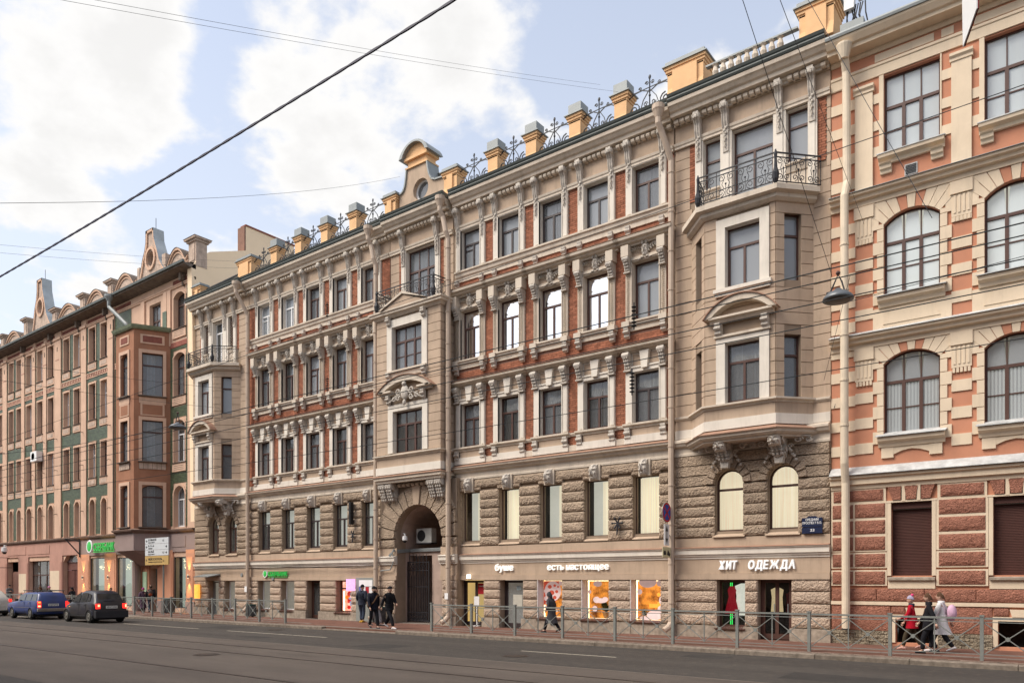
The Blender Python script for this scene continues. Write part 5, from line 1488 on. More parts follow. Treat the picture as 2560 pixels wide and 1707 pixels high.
b = MB(); b.box(-30.13, -30.12, .2, .5, 2.15, 2.35); 
# display behind the bright left shop window
t = thing('shop_display', 'bright crowded display of coloured parcels in the lit window left of the archway', 'display', FR(-31.1, -.6, .4))
cols = [('toy_red', (.6, .03, .02)), ('toy_orange', (.9, .3, .03)), ('toy_blue', (.3, .45, .7)), ('toy_grey', (.25, .25, .25)), ('toy_white', (.8, .8, .75))]
for i in range(22):
    n_, c_ = cols[i % 5]; b = MB(); b.ball((rnd.uniform(-31.6, -30.65), -.5 - rnd.uniform(0, .2), rnd.uniform(.5, 1.5)), rnd.uniform(.07, .15), 7, 5); b.build('parcel', mat(n_, c_, .6, .1, 5, emit=c_, es=.4), t)
flatprint(t, 'ЛАЙТ', -31.4, -.26, 1.72, .16, ORL, .8)
b = MB(); b.box(-31.68, -31.62, -.4, -.36, .45, 1.52); b.box(-31.68, -30.6, -.4, -.36, .43, .46); b.build('led_strip', LEDM, t)
for (x, z, rr_, l) in ((-43.35, 1.55, .22, 'yellow and pink lit logo behind the leftmost shop door'),):
    t = thing('window_logo', l, 'logo', FR(x, -.26, z))
    YL = mat('yellow_lit', (.9, .7, .1), .5, .1, 4, emit=(1, .75, .1), es=.8); ML = mat('magenta_lit', (.9, .1, .4), .5, .1, 4, emit=(1, .08, .4), es=.7)
    for k in range(3): b = MB(RAW); b.tube([FR(x + .1 + i * .07, -.24, z + .25 + k * .1 + .05 * math.sin(i * 2 + k)) for i in range(7)], .03, 5); b.build('stroke', YL, t)
    disc(t, x + .32, z - .05, .2, ML, -.24)
# papers, antenna brackets, box lamp
plate('paper_notice', 'white paper notice stuck on the drainpipe left of the archway', 'notice', PWHITE, -28.2, -27.98, 1.42, 1.75, .74, .01)
plate('paper_notice', 'torn white paper stuck on the drainpipe right of the archway', 'notice', PWHITE, -23.4, -23.2, 1.22, 1.5, .74, .01)
plate('paper_notice', 'white paper notice stuck on the leftmost long drainpipe', 'notice', PWHITE, -39.52, -39.3, 1.42, 1.75, .43, .01)
t = thing('iron_rosette', 'black wrought iron rosette hook on the rough stone between the two rightmost lit office windows', 'wall anchor', FR(-14.75, .2, 4.2))
b = MB(RAW)
for i in range(6): a = i * PI / 3; b.tube([FR(-14.75, .22, 4.3), FR(-14.75 + .22 * math.cos(a), .26, 4.3 + .22 * math.sin(a))], .03, 5); b.ball((-14.75 + .22 * math.cos(a), .26, 4.3 + .22 * math.sin(a)), .05, 6, 4, FR)
b.tube([FR(-14.75, .22, 4.3), FR(-14.75, .28, 3.85)], .03, 5); b.build('iron_rosette', IRON, t)
t = thing('iron_rosette', 'black iron rosette hook on rough stone below the black upright box sign', 'wall anchor', FR(-30.3, .2, 4.3))
b = MB(RAW)
for i in range(6): a = i * PI / 3; b.tube([FR(-30.25, .22, 4.45), FR(-30.25 + .2 * math.cos(a), .26, 4.45 + .2 * math.sin(a))], .03, 5)
b.tube([FR(-30.25, .22, 4.45), FR(-30.25, .28, 4.0)], .03, 5); b.build('iron_rosette', IRON, t)
b = MB(); b.box(-30.35, -30.22, .2, .42, 4.95, 6.1); b.box(-30.32, -30.25, .1, .25, 5.1, 5.2); tag(b.build('banner_box', BLACK), 'narrow black upright box sign on the rough stone left of the archway', 'sign')
# passage with gate ------------------------------------------------------------------
PASSW = mat('passage_plaster', (.50, .38, .32), .95, .2, 1.2, .3, 30, .1, grime=.4)
b = MB()
for x in PASS: b.quadv([FR(x, -.34, 0), FR(x, -9, 0), FR(x, -9, 4.1), FR(x, -.34, 4.1)])
ap = arcpts(PASS[0], PASS[1], 4.1, 1.55, 12)
for k in range(12): b.quadv([FR(ap[k][0], -.001, ap[k][1]), FR(ap[k + 1][0], -.001, ap[k + 1][1]), FR(ap[k + 1][0], -9, ap[k + 1][1]), FR(ap[k][0], -9, ap[k][1])])
b.quadv([FR(PASS[0], -9, 0), FR(PASS[1], -9, 0), FR(PASS[1], -9, 5.7), FR(PASS[0], -9, 5.7)])
b.build('passage', PASSW, B)
b = MB(); b.box(PASS[0], PASS[1], -9, .3, -.02, .012); b.build('passage_floor', PAVEG, B)
b = MB(); b.box(-25.45, -23.91, -.8, -.6, 0, 3.3); b.build('gate_wall', PASSW, B); b = MB(); b.box(-26.99, -23.91, -.8, -.6, 3.3, 3.5); b.build('gate_beam', PASSW, B); b = MB(); b.box(-26.99, -25.5, -2.6, -2.4, 0, 3.4); b.build('inner_wall', PASSW, B)
t = thing('iron_gate', 'tall dark wrought iron gate leaf with spikes inside the archway', 'gate', FR(-26.3, -1.5, 0))
gx0, gx1, gd = -26.97, -25.55, -.46
for x in (gx0, gx1): b = MB(); b.box(x, x + .05, gd - .025, gd + .025, .05, 3.0); b.build('gate_post', IRON, t)
for z in (.1, .5, 1.75, 2.55, 2.95): b = MB(); b.box(gx0, gx1 + .05, gd - .015, gd + .015, z, z + .04); b.build('rail', IRON, t)
bar = MB(RAW); bar.box(-.014, .014, -.014, .014, 0, 3.15); bar.prism([(-.03, 3.1), (.03, 3.1), (0, 3.3)], -.01, .01, RAW); bar_m = bar.mesh('bar', IRON)
bar2 = MB(RAW); bar2.box(-.012, .012, -.012, .012, .1, 2.2); bar2.prism([(-.025, 2.2), (.025, 2.2), (0, 2.35)], -.01, .01, RAW); bar2_m = bar2.mesh('bar', IRON)
n = 6
GS_ = .23
for i in range(n): link('bar', bar_m, t, FR(gx0 + .14 + i * GS_, gd, .08))
for i in range(n - 1): link('bar', bar2_m, t, FR(gx0 + .255 + i * GS_, gd, 0))
b = MB(RAW)
for i in range(n - 1):
    a = gx0 + .14 + i * GS_
    for (z0, z1) in ((.12, .5), (2.58, 2.95)): b.tube([FR(a, gd, z0), FR(a + GS_, gd, z1)], .012, 4); b.tube([FR(a + GS_, gd, z0), FR(a, gd, z1)], .012, 4)
b.build('cross_bars', IRON, t)
# things in the archway
t = thing('air_conditioner', 'white outdoor air conditioner unit on the wall inside the archway', 'air conditioner', FR(-25.9, -.9, 3.95))
b = MB(); b.box(-26.5, -25.5, -.95, -.6, 3.92, 4.62); b.build('casing', mat('ac_casing', (.46, .46, .43), .6, .1, 4), t)
b = MB(RAW); b.lathe([(.27, 0), (.29, .02), (.02, .03)], FR(-26.18, -.59, 4.27), 16, RAW, 'd'); b.build('fan_grille', BLACK, t)
b = MB(); b.box(-26.5, -25.45, -.95, -.5, 3.86, 3.91); b.build('bracket', IRON, t)
def camera_dome(label, x, d, z, s=1.):
    t = thing('security_camera', label, 'security camera', FR(x, d, z))
    b = MB(RAW); b.lathe([(.02, 0), (.12 * s, -.02 * s), (.13 * s, -.2 * s), (.11 * s, -.24 * s)], FR(x, d, z), 12); b.tube([FR(x, d, z), FR(x, d, z + .08), FR(x - .2 * s, d - .1, z + .12), FR(x - .25 * s, d - .3, z + .1)], .025 * s, 6); b.build('housing', FWHITE, t)
    b = MB(RAW); b.ball(FR(x, d, z - .24 * s), (.1 * s, .1 * s, .11 * s), 10, 6, RAW); b.build('dome', BLACK, t, smooth=True)
camera_dome('white dome security camera hanging in the archway beside the air conditioner', -26.6, .1, 4.25)
b = MB(RAW)
for q in range(3): b.tube([FR(-27.3, .5, 3.3 - q * .1), FR(-27.02, .45, 3.5 + q * .05), FR(-26.98, .2, 3.55 - q * .06), FR(-26.95, -.52, 3.6 - q * .05), FR(-24.0, -.52, 3.62 - q * .05)], .035, 6)
b.tube([FR(-27.05, .5, 3.4), FR(-27.02, .5, 2.9), FR(-27.2, .5, 2.6), FR(-27.9, .5, 2.55)], .03, 6)
b.build('conduits', ZINC, B)
# cables along the left belt
b = MB(RAW)
for q in range(3): b.tube([FR(-45.3 + i * 1.9, .3, 2.75 + .03 * q - .04 * math.sin(i * 1.7 + q)) for i in range(10)], .016, 4)
b.build('facade_cable', BLACK, B)
# base openings near the ground
b = MB(); b.box(-17.95, -17.75, .17, .195, .2, .32); b.build('vent_grille', BLACK, B)

# ------------------------------------------------------------------ right house
H = thing('office_house', 'terracotta and sand coloured house with stone bands and wide brown windows at the right edge', 'building', (-2, D, 0))
RX0, RX1 = -6.84, 3.6
WC = [-4.47, -1.74, .99]; PW = [-6.3, -3.115, -.385, 2.345]
hol = []
for c in WC: hol += [(c - .79, c + .79, 15.56, 18.05), (c - .79, c + .79, 11.1, 13.66, .34), (c - .79, c + .79, 6.68, 9.24, .34), (c - .57, c + .57, 2.2, 4.52), (c - .45, c + .6, .1, .85)]
b = MB(); wall(b, FR, RX0, RX1, 0, 19.2, hol, 0, .26); b.build('wall', TERRA, H)
b = MB(); b.box(RX0, RX1, -10, -9.9, 0, 19.2); b.box(RX1 - .02, RX1, -10, 0, 0, 19.2); b.build('rear_wall', SAND, H)
b = MB(); b.quadv([FR(RX0, .6, 19.4), FR(RX1, .6, 19.4), FR(RX1, -5, 21.4), FR(RX0, -5, 21.4)]); b.quadv([FR(RX0, -5, 21.4), FR(RX1, -5, 21.4), FR(RX1, -10, 19.3), FR(RX0, -10, 19.3)]); b.build('roof', ZINC, H)
r = MB()
OFFI = mat('office_ceiling_room', (.5, .48, .42), .9, .1, 1, emit=(1, .95, .8), es=.06)
for (z0, z1) in ((2, 5), (6.2, 9.9), (10.6, 14.4), (15, 18.8)):
    r.quadv([FR(RX0, -2.5, z0), FR(RX1, -2.5, z0), FR(RX1, -2.5, z1), FR(RX0, -2.5, z1)]); r.quadv([FR(RX0, -2.5, z1), FR(RX1, -2.5, z1), FR(RX1, -.3, z1), FR(RX0, -.3, z1)]); r.quadv([FR(RX0, -2.5, z0), FR(RX1, -2.5, z0), FR(RX1, -.3, z0), FR(RX0, -.3, z0)])
r.build('room', OFFI, H)
def S_(name, m, prof, x0, x1): return strip(name, m, prof, x0, x1, H)
def bx_(name, m, x0, x1, z0, z1, d=.04, d0=-.01): return cube(name, m, H, x0, x1, d0, d, z0, z1)
for x0, x1 in ((RX0, -6.48), (-6.12, RX1)):
    S_('cornice', SAND, [(0, 18.72), (.08, 18.72), (.12, 18.85), (.12, 18.9), (.5, 18.94), (.52, 19.08), (.6, 19.12), (.7, 19.3), (.74, 19.34), (0, 19.38)], x0, x1) if False else None
S_('cornice', SAND, [(0, 18.86), (.05, 18.86), (.1, 18.95), (.1, 19.0), (.5, 19.02), (.52, 19.12), (.6, 19.15), (.72, 19.3), (.74, 19.36), (0, 19.4)], RX0, RX1)
S_('gutter', ZINC, [(0, 19.40), (.78, 19.37), (.8, 19.44), (.78, 19.5), (.6, 19.62), (0, 19.75)], RX0, RX1)
for z0 in (14.22, 9.64):
    S_('string_course', SAND, [(0, z0 - .14), (.08, z0 - .14), (.1, z0), (.22, z0 + .03), (.24, z0 + .12), (.34, z0 + .16), (.36, z0 + .24), (0, z0 + .3)], RX0, RX1)
    S_('flashing', SNOWY if z0 < 10 else ZINC, [(0, z0 + .36), (.40, z0 + .24), (.40, z0 + .255), (0, z0 + .42)], RX0, RX1)
S_('string_course', SAND, [(0, 5.0), (.08, 5.0), (.10, 5.12), (.18, 5.14), (.18, 5.3), (.26, 5.34), (.26, 5.42), (0, 5.46)], RX0, RX1)
S_('flashing', SNOWY, [(0, 5.66), (.34, 5.43), (.34, 5.45), (0, 5.72)], RX0, RX1)
S_('frieze', SAND, [(0, 18.1), (.05, 18.1), (.05, 18.4), (.08, 18.42), (.08, 18.5), (0, 18.5)], RX0, RX1)
for c in WC:
    bx_('frieze_panel', SAND, c - 1.05, c + .62, 18.56, 18.8, .03); 
    for (a, e) in ((c + .82, c + 1.15),): bx_('frieze_panel', SAND, a, e, 18.56, 18.8, .03)
for i, p in enumerate(PW):
    w2 = .265
    if i == 0:
        bx_('pilaster', SAND, -6.1, -5.57, 14.55, 17.66, .09); S_('capital', SAND, [(0, 17.66), (.12, 17.66), (.12, 17.74), (.18, 17.8), (.18, 17.88), (0, 17.9)], -6.14, -5.53)
        for z in (18.08, 17.3, 16.5, 15.56, 14.74): bx_('band', SAND, RX0, -6.1, z, z + .33)
    else:
        bx_('pilaster', SAND, p - w2, p + w2, 14.55, 17.66, .09); S_('capital', SAND, [(0, 17.66), (.12, 17.66), (.12, 17.74), (.18, 17.8), (.18, 17.88), (0, 17.9)], p - w2 - .04, p + w2 + .04)
for c in WC:
    for z in (17.24, 16.38, 15.56):
        bx_('band', SAND, c - 1.1, c - .79, z, z + .3); bx_('band', SAND, c + .79, c + 1.09, z, z + .3)
    bx_('surround', SAND, c - .92, c - .79, 15.5, 18.08, .05); bx_('surround', SAND, c + .79, c + .83, 15.5, 18.08, .05)
    S_('sill', SNOWY, [(-.2, 15.58), (.30, 15.46), (.30, 15.49), (-.2, 15.64)], c - .95, c + .95)
    S_('sill_moulding', SAND, [(0, 15.2), (.1, 15.2), (.12, 15.3), (.26, 15.36), (.28, 15.46), (0, 15.5)], c - .92, c + .92)
    for s in (-1, 1): S_('sill_bracket', SAND, [(0, 14.92), (.08, 14.92), (.1, 15.02), (.16, 15.04), (.18, 15.14), (.24, 15.18), (0, 15.2)], *sorted((c + s * .55, c + s * .88)))
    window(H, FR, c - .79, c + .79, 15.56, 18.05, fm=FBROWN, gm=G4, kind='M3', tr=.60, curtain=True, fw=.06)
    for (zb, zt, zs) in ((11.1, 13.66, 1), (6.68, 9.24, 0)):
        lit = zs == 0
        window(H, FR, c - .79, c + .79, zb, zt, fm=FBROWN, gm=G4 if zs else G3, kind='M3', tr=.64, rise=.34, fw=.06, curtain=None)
        bl = MB(RAW)
        if lit:
            for i in range(16): x = -.76 + i * .095; bl.quadv([(x, 0, 0), (x + .05, -.02, 0), (x + .05, -.02, 1.7), (x, 0, 1.7)])
        else: bl.quadv([(-.8, 0, 0), (.8, 0, 0), (.8, 0, 2.6), (-.8, 0, 2.6)])
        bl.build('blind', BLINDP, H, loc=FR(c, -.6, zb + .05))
        # voussoirs: sand and terracotta stones over the arch
        hw = .79; rise = .34; rad = (hw * hw + rise * rise) / (2 * rise); zc = zt - rad; T0 = math.asin(hw / rad)
        n = 9
        for k in range(n):
            t0, t1 = -T0 + 2 * T0 * k / n + .006, -T0 + 2 * T0 * (k + 1) / n - .006
            up = .62 if zs else .40
            if k == 4: up += .06
            def P(t, r_): return (c + r_ * math.sin(t), zc + r_ * math.cos(t))
            top = zt + up * (.72 if zs else .8)
            def Q(t): 
                k_ = (top - zc) / math.cos(t); return (c + k_ * math.sin(t), top)
            v = MB(); v.prism([P(t0, rad), P(t1, rad), Q(t1), Q(t0)], -.01, .05 if k not in (3, 5) else .035); v.build('voussoir', TERRA if k in (3, 5) else SAND, H)
        # quoins at the sides of the window
        z = zb - .3; kk = 0
        while z < zt - .35:
            hh = .40
            long_ = kk % 2 == 0
            for s in (-1, 1): bx_('quoin', SAND, *sorted((c + s * .79, c + s * (1.10 if long_ else .98))), z + .01, min(z + hh, zt - .3) - .01, .05)
            z += hh; kk += 1
        bx_('spandrel', SAND, c - 1.1, c - .93, zt - .34, zt + .42, .04); bx_('spandrel', SAND, c + .93, c + 1.1, zt - .34, zt + .42, .04)
        z = zb - (.25 if zs else .15)
        S_('sill', SNOWY, [(-.2, zb + .03), (.34, zb - .12), (.34, zb - .095), (-.2, zb + .09)], c - .98, c + .98)
        S_('sill_moulding', SAND, [(0, zb - .42), (.1, zb - .42), (.14, zb - .3), (.26, zb - .24), (.28, zb - .13), (0, zb - .08)], c - .93, c + .93)
        if zs: bx_('apron', SAND, c - 1.1, c + 1.1, 10.02, zb - .42, .045); v = MB(); v.prism([(c - .8, 10.15), (c + .8, 10.15), (c + .5, 10.6), (c - .5, 10.6)], .045, .07); v.build('apron_panel', SAND, H)
        else:
            for s in (-1, 1): bx_('apron', SAND, *sorted((c + s * .5, c + s * .85)), 5.92, 6.26, .07)
            v = MB(); v.prism([(c - .5, 6.02), (c - .25, 6.12), (c, 6.16), (c + .25, 6.12), (c + .5, 6.02), (c + .5, 6.27), (c - .5, 6.27)], 0, .06); v.build('apron', SAND, H)
    # ground floor
    b = MB(RAW)
    for i in range(48): b.xprism([(-.02, i * .046), (.0, i * .046 + .01), (.0, i * .046 + .036), (-.02, i * .046 + .046)], c - .57, c + .57, FR)
    b = MB()
    for i in range(44):
        z = 2.2 + i * .0475; b.xprism([(-.22, z), (-.19, z + .006), (-.19, z + .038), (-.22, z + .0475)], c - .57, c + .57, FR)
    b.build('roller_shutter', SHUT, H)
    bx_('shutter_box', SHUT, c - .57, c + .57, 4.3, 4.52, -.06, -.3)
    S_('sill', PLINTH, [(-.2, 2.12), (.14, 2.06), (.14, 2.13), (-.2, 2.2)], c - .66, c + .66)
    bx_('apron', SAND, c - .66, c + .66, 1.8, 2.06, .06); bx_('surround', SAND, c - .68, c - .57, 2.2, 4.56, .06); bx_('surround', SAND, c + .57, c + .68, 2.2, 4.56, .06)
    bx_('lintel', SAND, c - .58, c + .73, .855, .98, .05); v = MB(); v.prism([(c - .1, .98), (c + .32, .98), (c + .38, 1.2), (c - .16, 1.2)], .0, .08); v.build('keystone', SAND, H)
    bx_('surround', SAND, c - .58, c - .45, .1, .855, .05); bx_('surround', SAND, c + .6, c + .73, .1, .855, .05)
    b = MB(); b.quadv([FR(c - .5, -.8, 0), FR(c + .7, -.8, 0), FR(c + .7, -.8, 1), FR(c - .5, -.8, 1)]); b.build('cellar', DARKI, H)
# piers of the arched floors
for i, p in enumerate(PW):
    a0, a1 = (p - .265, p + .265) if i else (-6.1, -5.57)
    for (zb, zt) in ((10.0, 14.05), (5.7, 9.5)):
        for k in range(4):
            z = zb + .42 + k * .81
            if z + .3 < zt - .8: bx_('band', SAND, a0, a1, z, z + .34, .04)
        bx_('band', SAND, a0, a1, zt - 1.05, zt - .05, .05)
        bx_('capital', SAND, a0 - .03, a1 + .03, zt - .38, zt - .0, .1)
        for k in range(4): bx_('flute', SAND, a0 + .06 + k * .12, a0 + .12 + k * .12, zt - .95, zt - .42, .07)
        for k in range(5): bx_('drop', SAND, a0 + .03 + k * .1, a0 + .1 + k * .1, zt - 1.2, zt - 1.06, .06)
for z in [18.08 - .77 * k for k in range(5)]: pass
z = 13.3
while z > 5.8:
    if not 9.4 < z < 10.0: bx_('band', SAND, RX0, -6.1, z, z + .33)
    z -= .8
# vent grille
bx_('vent_frame', SNOWY, -4.66, -4.3, 14.68, 15.02, .03)
for k in range(6): bx_('vent_slat', BLACK, -4.63, -4.33, 14.71 + k * .048, 14.735 + k * .048, .045)
# rough stone panels of the ground floor
ROWS = [(4.06, 4.5), (3.54, 3.97), (3.02, 3.45), (2.49, 2.9), (1.93, 2.34), (1.41, 1.8)]
ed = [RX0] + [v for c in WC for v in (c - .68, c + .68)] + [RX1]
for i in range(0, len(ed), 2):
    a, c_ = ed[i], ed[i + 1]
    for k, (z0, z1) in enumerate(ROWS):
        if k == 5: break
        bx_('stone_border', SAND, a + .01, c_ - .01, z0 - .045, z1 + .045, .06)
        n = 2 if (i == 0) else 1
        if i == 0:
            rock('stone', TROCK, H, a + .05, -6.16, -.02, .12, z0, z1); rock('stone', TROCK, H, -6.1, c_ - .06, -.02, .12, z0, z1)
        else: rock('stone', TROCK, H, a + .08, c_ - .08, -.02, .12, z0, z1)
x = RX0
bx_('band', SAND, RX0, RX1, 1.27, 1.38, .07); bx_('band', SAND, RX0, RX1, 1.83, 1.9, .05) if False else None
x = RX0 + .02
while x < RX1 - .2:
    x2 = min(x + 1.36, RX1)
    rock('stone', TROCK, H, x + .01, x2 - .01, -.02, .09, 1.4, 1.78)
    x = x2
ed = [RX0] + [v for c in WC for v in (c - .58, c + .73)] + [RX1]
for i in range(0, len(ed), 2): rock('stone', TROCK, H, ed[i] + .02, ed[i + 1] - .02, -.02, .07, .46, 1.24)
for c in WC: rock('stone', TROCK, H, c - .56, c - .18, -.02, .06, 1.0, 1.24); rock('stone', TROCK, H, c + .4, c + .72, -.02, .06, 1.0, 1.24)
for i in range(0, len(ed), 2):
    z = 0
    for k in range(4):
        x = ed[i]
        while x < ed[i + 1] - .05:
            x2 = min(ed[i + 1], x + rnd.uniform(.25, .6)); cube('stone', RUBBLE, H, x + .006, x2 - .006, -.01, .06 + rnd.uniform(0, .03), z + .006, z + .105); x = x2
        z += .112
# lintel fan of rough stones above shutters
ed2 = [RX0] + [v for c in WC for v in (c - .72, c + .72)] + [RX1]
for i in range(0, len(ed2), 2):
    a, c_ = ed2[i], ed2[i + 1]
    bx_('stone_border', SAND, a, c_, 4.55, 5.0, .05)
    rock('stone', TROCK, H, a + .08, c_ - .08, -.02, .12, 4.6, 4.95)
for c in WC:
    for k in range(3):
        x0 = c - .62 + k * .42
        v = MB(); v.prism([(x0 + .06 + (k == 0) * .03, 4.56), (x0 + .34 - (k == 2) * .03, 4.56), (x0 + .40 + (k - 1) * .05, 5.0), (x0 + (k - 1) * .05, 5.0)], -.01, .10, FR, .02); v.build('stone', TROCK, H)
        bx_('stone_border', SAND, x0 + .36, x0 + .46, 4.53, 5.0, .08) if k < 2 else None
bx_('lintel', SAND, WC[0] - .72, WC[0] + .72, 4.5, 4.56, .07); bx_('lintel', SAND, WC[1] - .72, WC[1] + .72, 4.5, 4.56, .07); bx_('lintel', SAND, WC[2] - .72, WC[2] + .72, 4.5, 4.56, .07)
# its drainpipe
b = MB(RAW)
b.tube([FR(-6.3, .6, 18.9), FR(-6.3, .35, 18.4), FR(-6.3, .25, 15), FR(-6.3, .25, 14.9), FR(-6.33, .45, 14.4), FR(-6.33, .45, 5.8), FR(-6.33, .3, 5.2), FR(-6.33, .26, .5)], .125, 12)
b.lathe([(.13, -.25), (.24, .15), (.24, .2), (.1, .2)], FR(-6.3, .6, 18.95), 14)
for k in range(12): b.lathe([(.125, 0), (.145, 0), (.145, .05), (.125, .05)], FR(-6.33 if k < 9 else -6.3, .45 if 3 < k < 9 else .26, 1.2 + k * 1.45), 12) if k > 3 and k < 9 else None
b.build('drainpipe', mat('sand_pipe', (.74, .62, .47), .55, .12, 2, spec=.3, grime=.15), H)
bx_('outlet', BLACK, -6.42, -6.24, .46, .52, .36, .16)
# antenna on the roof between the houses
t = thing('antenna', 'white rooftop antenna boxes with cables where the two right houses meet', 'antenna', FR(-6.2, .3, 19.9))
b = MB(); b.box(-6.35, -6.05, .2, .45, 20.35, 21.6); b.build('antenna_panel', FWHITE, t)
b = MB(); b.box(-5.95, -5.65, .2, .4, 20.6, 21.2); b.build('antenna_panel', FWHITE, t)
b = MB(RAW)
for k in range(9): x = -6.3 + k * .07; b.tube([FR(x, .3, 20.5), FR(x + rnd.uniform(-.1, .1), .35, 20.1), FR(x + rnd.uniform(-.1, .1), .3, 19.7)], .022, 5)
b.build('cable', BLACK, t)
b = MB(); b.box(-6.45, -5.75, .0, .5, 19.62, 19.9); b.build('bracket', ZINC, t)
# shield-like sign sticking out over the street at the top right
# ------------------------------------------------------------------ left house
K = thing('old_house', 'long pink and green-tiled house with carved gables and a red-brown bay', 'building', (-60, D, 0))
LX0, LX1 = -92, -45.52
pairs = []
mods = []
# window centres: (x, kind) repeated pattern read along the street
PIL = [(-77.07, -76.14), (-72.97, -72.32), (-70.69, -70.12), (-68.5, -67.91), (-66.36, -65.18), (-61.63, -60.77), (-57.3, -56.3)]
WX = [(-75.74, -74.78), (-74.06, -73.07), (-72.0, -70.89), (-69.76, -68.72), (-67.66, -66.6), (-64.76, -63.74), (-62.9, -61.89), (-60.34, -59.3), (-58.45, -57.45), (-79.9, -78.9), (-78.3, -77.3), (-84, -83), (-82.3, -81.3)]
hol = []
for (a, c_) in WX: hol += [(a, c_, 18.55, 21.1), (a, c_, 14.2, 16.9), (a, c_, 9.85, 12.4), (a + .08, c_ - .08, 5.5, 8.2, .35)]
BJ = (-53.6, -48.55)
LW = (-48.15, -46.75)
hol += [(LW[0], LW[1], 18.6, 20.95, .3), (LW[0], LW[1], 14.2, 17.0, .3), (LW[0], LW[1], 9.85, 12.6, .35), (LW[0], LW[1], 5.6, 8.3, .6)]
gfh = [(-76.1, -73.6, 0, 3.75), (-71.5, -67.3, .3, 3.75), (-64.9, -62.2, 0, 4.25, .7), (-60.2, -57.8, .3, 3.8), (-56.0, -52.9, .3, 3.75), (-51.25, -50.2, 0, 2.9), (-48.2, -46.6, .3, 3.65)]
hol += gfh + [(-54, -49.5, 18.7, 20.9)] if False else gfh
hol += [(-51.4, -49.9, 18.7, 20.9)]
b = MB(); wall(b, FR, LX0, LX1, 0, 22.0, hol, 0, .38); b.build('wall', PEACH, K)
b = MB(); b.box(LX0, LX1, -11, -10.9, 0, 22); b.build('rear_wall', FIREW, K)
b = MB(); b.quadv([FR(LX0, .7, 22.2), FR(LX1 - .1, .7, 22.2), FR(LX1 - .1, -5.5, 24.4), FR(LX0, -5.5, 24.4)]); b.quadv([FR(LX0, -5.5, 24.4), FR(LX1 - .1, -5.5, 24.4), FR(LX1 - .1, -11, 22), FR(LX0, -11, 22)]); b.build('roof', ZINC, K)
r = MB()
for (z0, z1) in ((0, 4.2), (5.2, 9.2), (9.4, 13.4), (13.6, 17.9), (18, 21.8)):
    r.quadv([FR(LX0, -2, z0), FR(LX1, -2, z0), FR(LX1, -2, z1), FR(LX0, -2, z1)]); r.quadv([FR(LX0, -2, z1), FR(LX1, -2, z1), FR(LX1, -.38, z1), FR(LX0, -.38, z1)])
r.build('room', ROOM, K)
def LS(name, m, prof, x0, x1): return strip(name, m, prof, x0, x1, K)
def lb(name, m, x0, x1, z0, z1, d=.04, d0=-.01): return cube(name, m, K, x0, x1, d0, d, z0, z1)
# firewall facing the lower neighbour
b = MB(RAW)
poly = [(0, 0), (.3, 22.0), (-.25, 22.85), (-.95, 23.4), (-3.6, 24.4), (-3.6, 26.05), (-7.5, 26.05), (-7.5, 24), (-11, 22.0), (-11, 0)]
b.quadv([(LX1, D - o, z) for o, z in poly]); b.quadv([(LX1 - .5, D - o, z) for o, z in poly])
for i in range(len(poly)):
    p, q = poly[i], poly[(i + 1) % len(poly)]; b.quadv([(LX1, D - p[0], p[1]), (LX1, D - q[0], q[1]), (LX1 - .5, D - q[0], q[1]), (LX1 - .5, D - p[0], p[1])])
b.build('firewall', FIREW, K)
b = MB(); b.box(LX1 - .55, LX1 + .06, -7.55, -3.55, 26.05, 26.15); b.build('firewall_cap', GRED, K)
b = MB(RAW); b.box(LX1 - .8, LX1 - .02, D + 3.5, D + 3.62, 24.3, 26.05); b.build('chimney_face', MORT, K)
LS('eave', EAVE, [(0, 21.95), (.3, 21.98), (.8, 22.08), (.8, 22.2), (0, 22.25)], LX0, LX1 + .0); LS('gutter', ROOFM, [(.75, 22.18), (.92, 22.18), (.94, 22.32), (.78, 22.34)], LX0, LX1 + .0)
LS('string_course', PEACH, [(0, 21.3), (.08, 21.3), (.1, 21.38), (.14, 21.4), (.14, 21.46), (0, 21.48)], LX0, LX1)
LS('string_course', mat('dark_string', (.2, .13, .1), .9, .2, 3), [(0, 5.2), (.12, 5.2), (.14, 5.28), (.22, 5.3), (.26, 5.4), (.26, 5.44), (0, 5.5)], LX0, LX1)
for (a, c_) in PIL:
    lb('pilaster', PEACH, a, c_, 5.5, 21.3, .1); lb('pilaster_cap', PEACH, a - .06, c_ + .06, 21.3, 21.5, .18); lb('pilaster', PEACH, a, c_, 21.5, 21.95, .06)
lb('pilaster', PEACH, -46.4, LX1 - .02, 5.5, 21.3, .08); lb('pilaster', PEACH, -49.0, -48.5, 17.6, 21.3, .1)
for (a, c_) in ((-49.05, -48.9), (-46.55, -46.4)): lb('green_strip', GREENB, a, c_, 5.6, 21.2, .05)
LK = {0: FWHITE, 1: FWHITE, 2: FWHITE, 3: FWHITE}
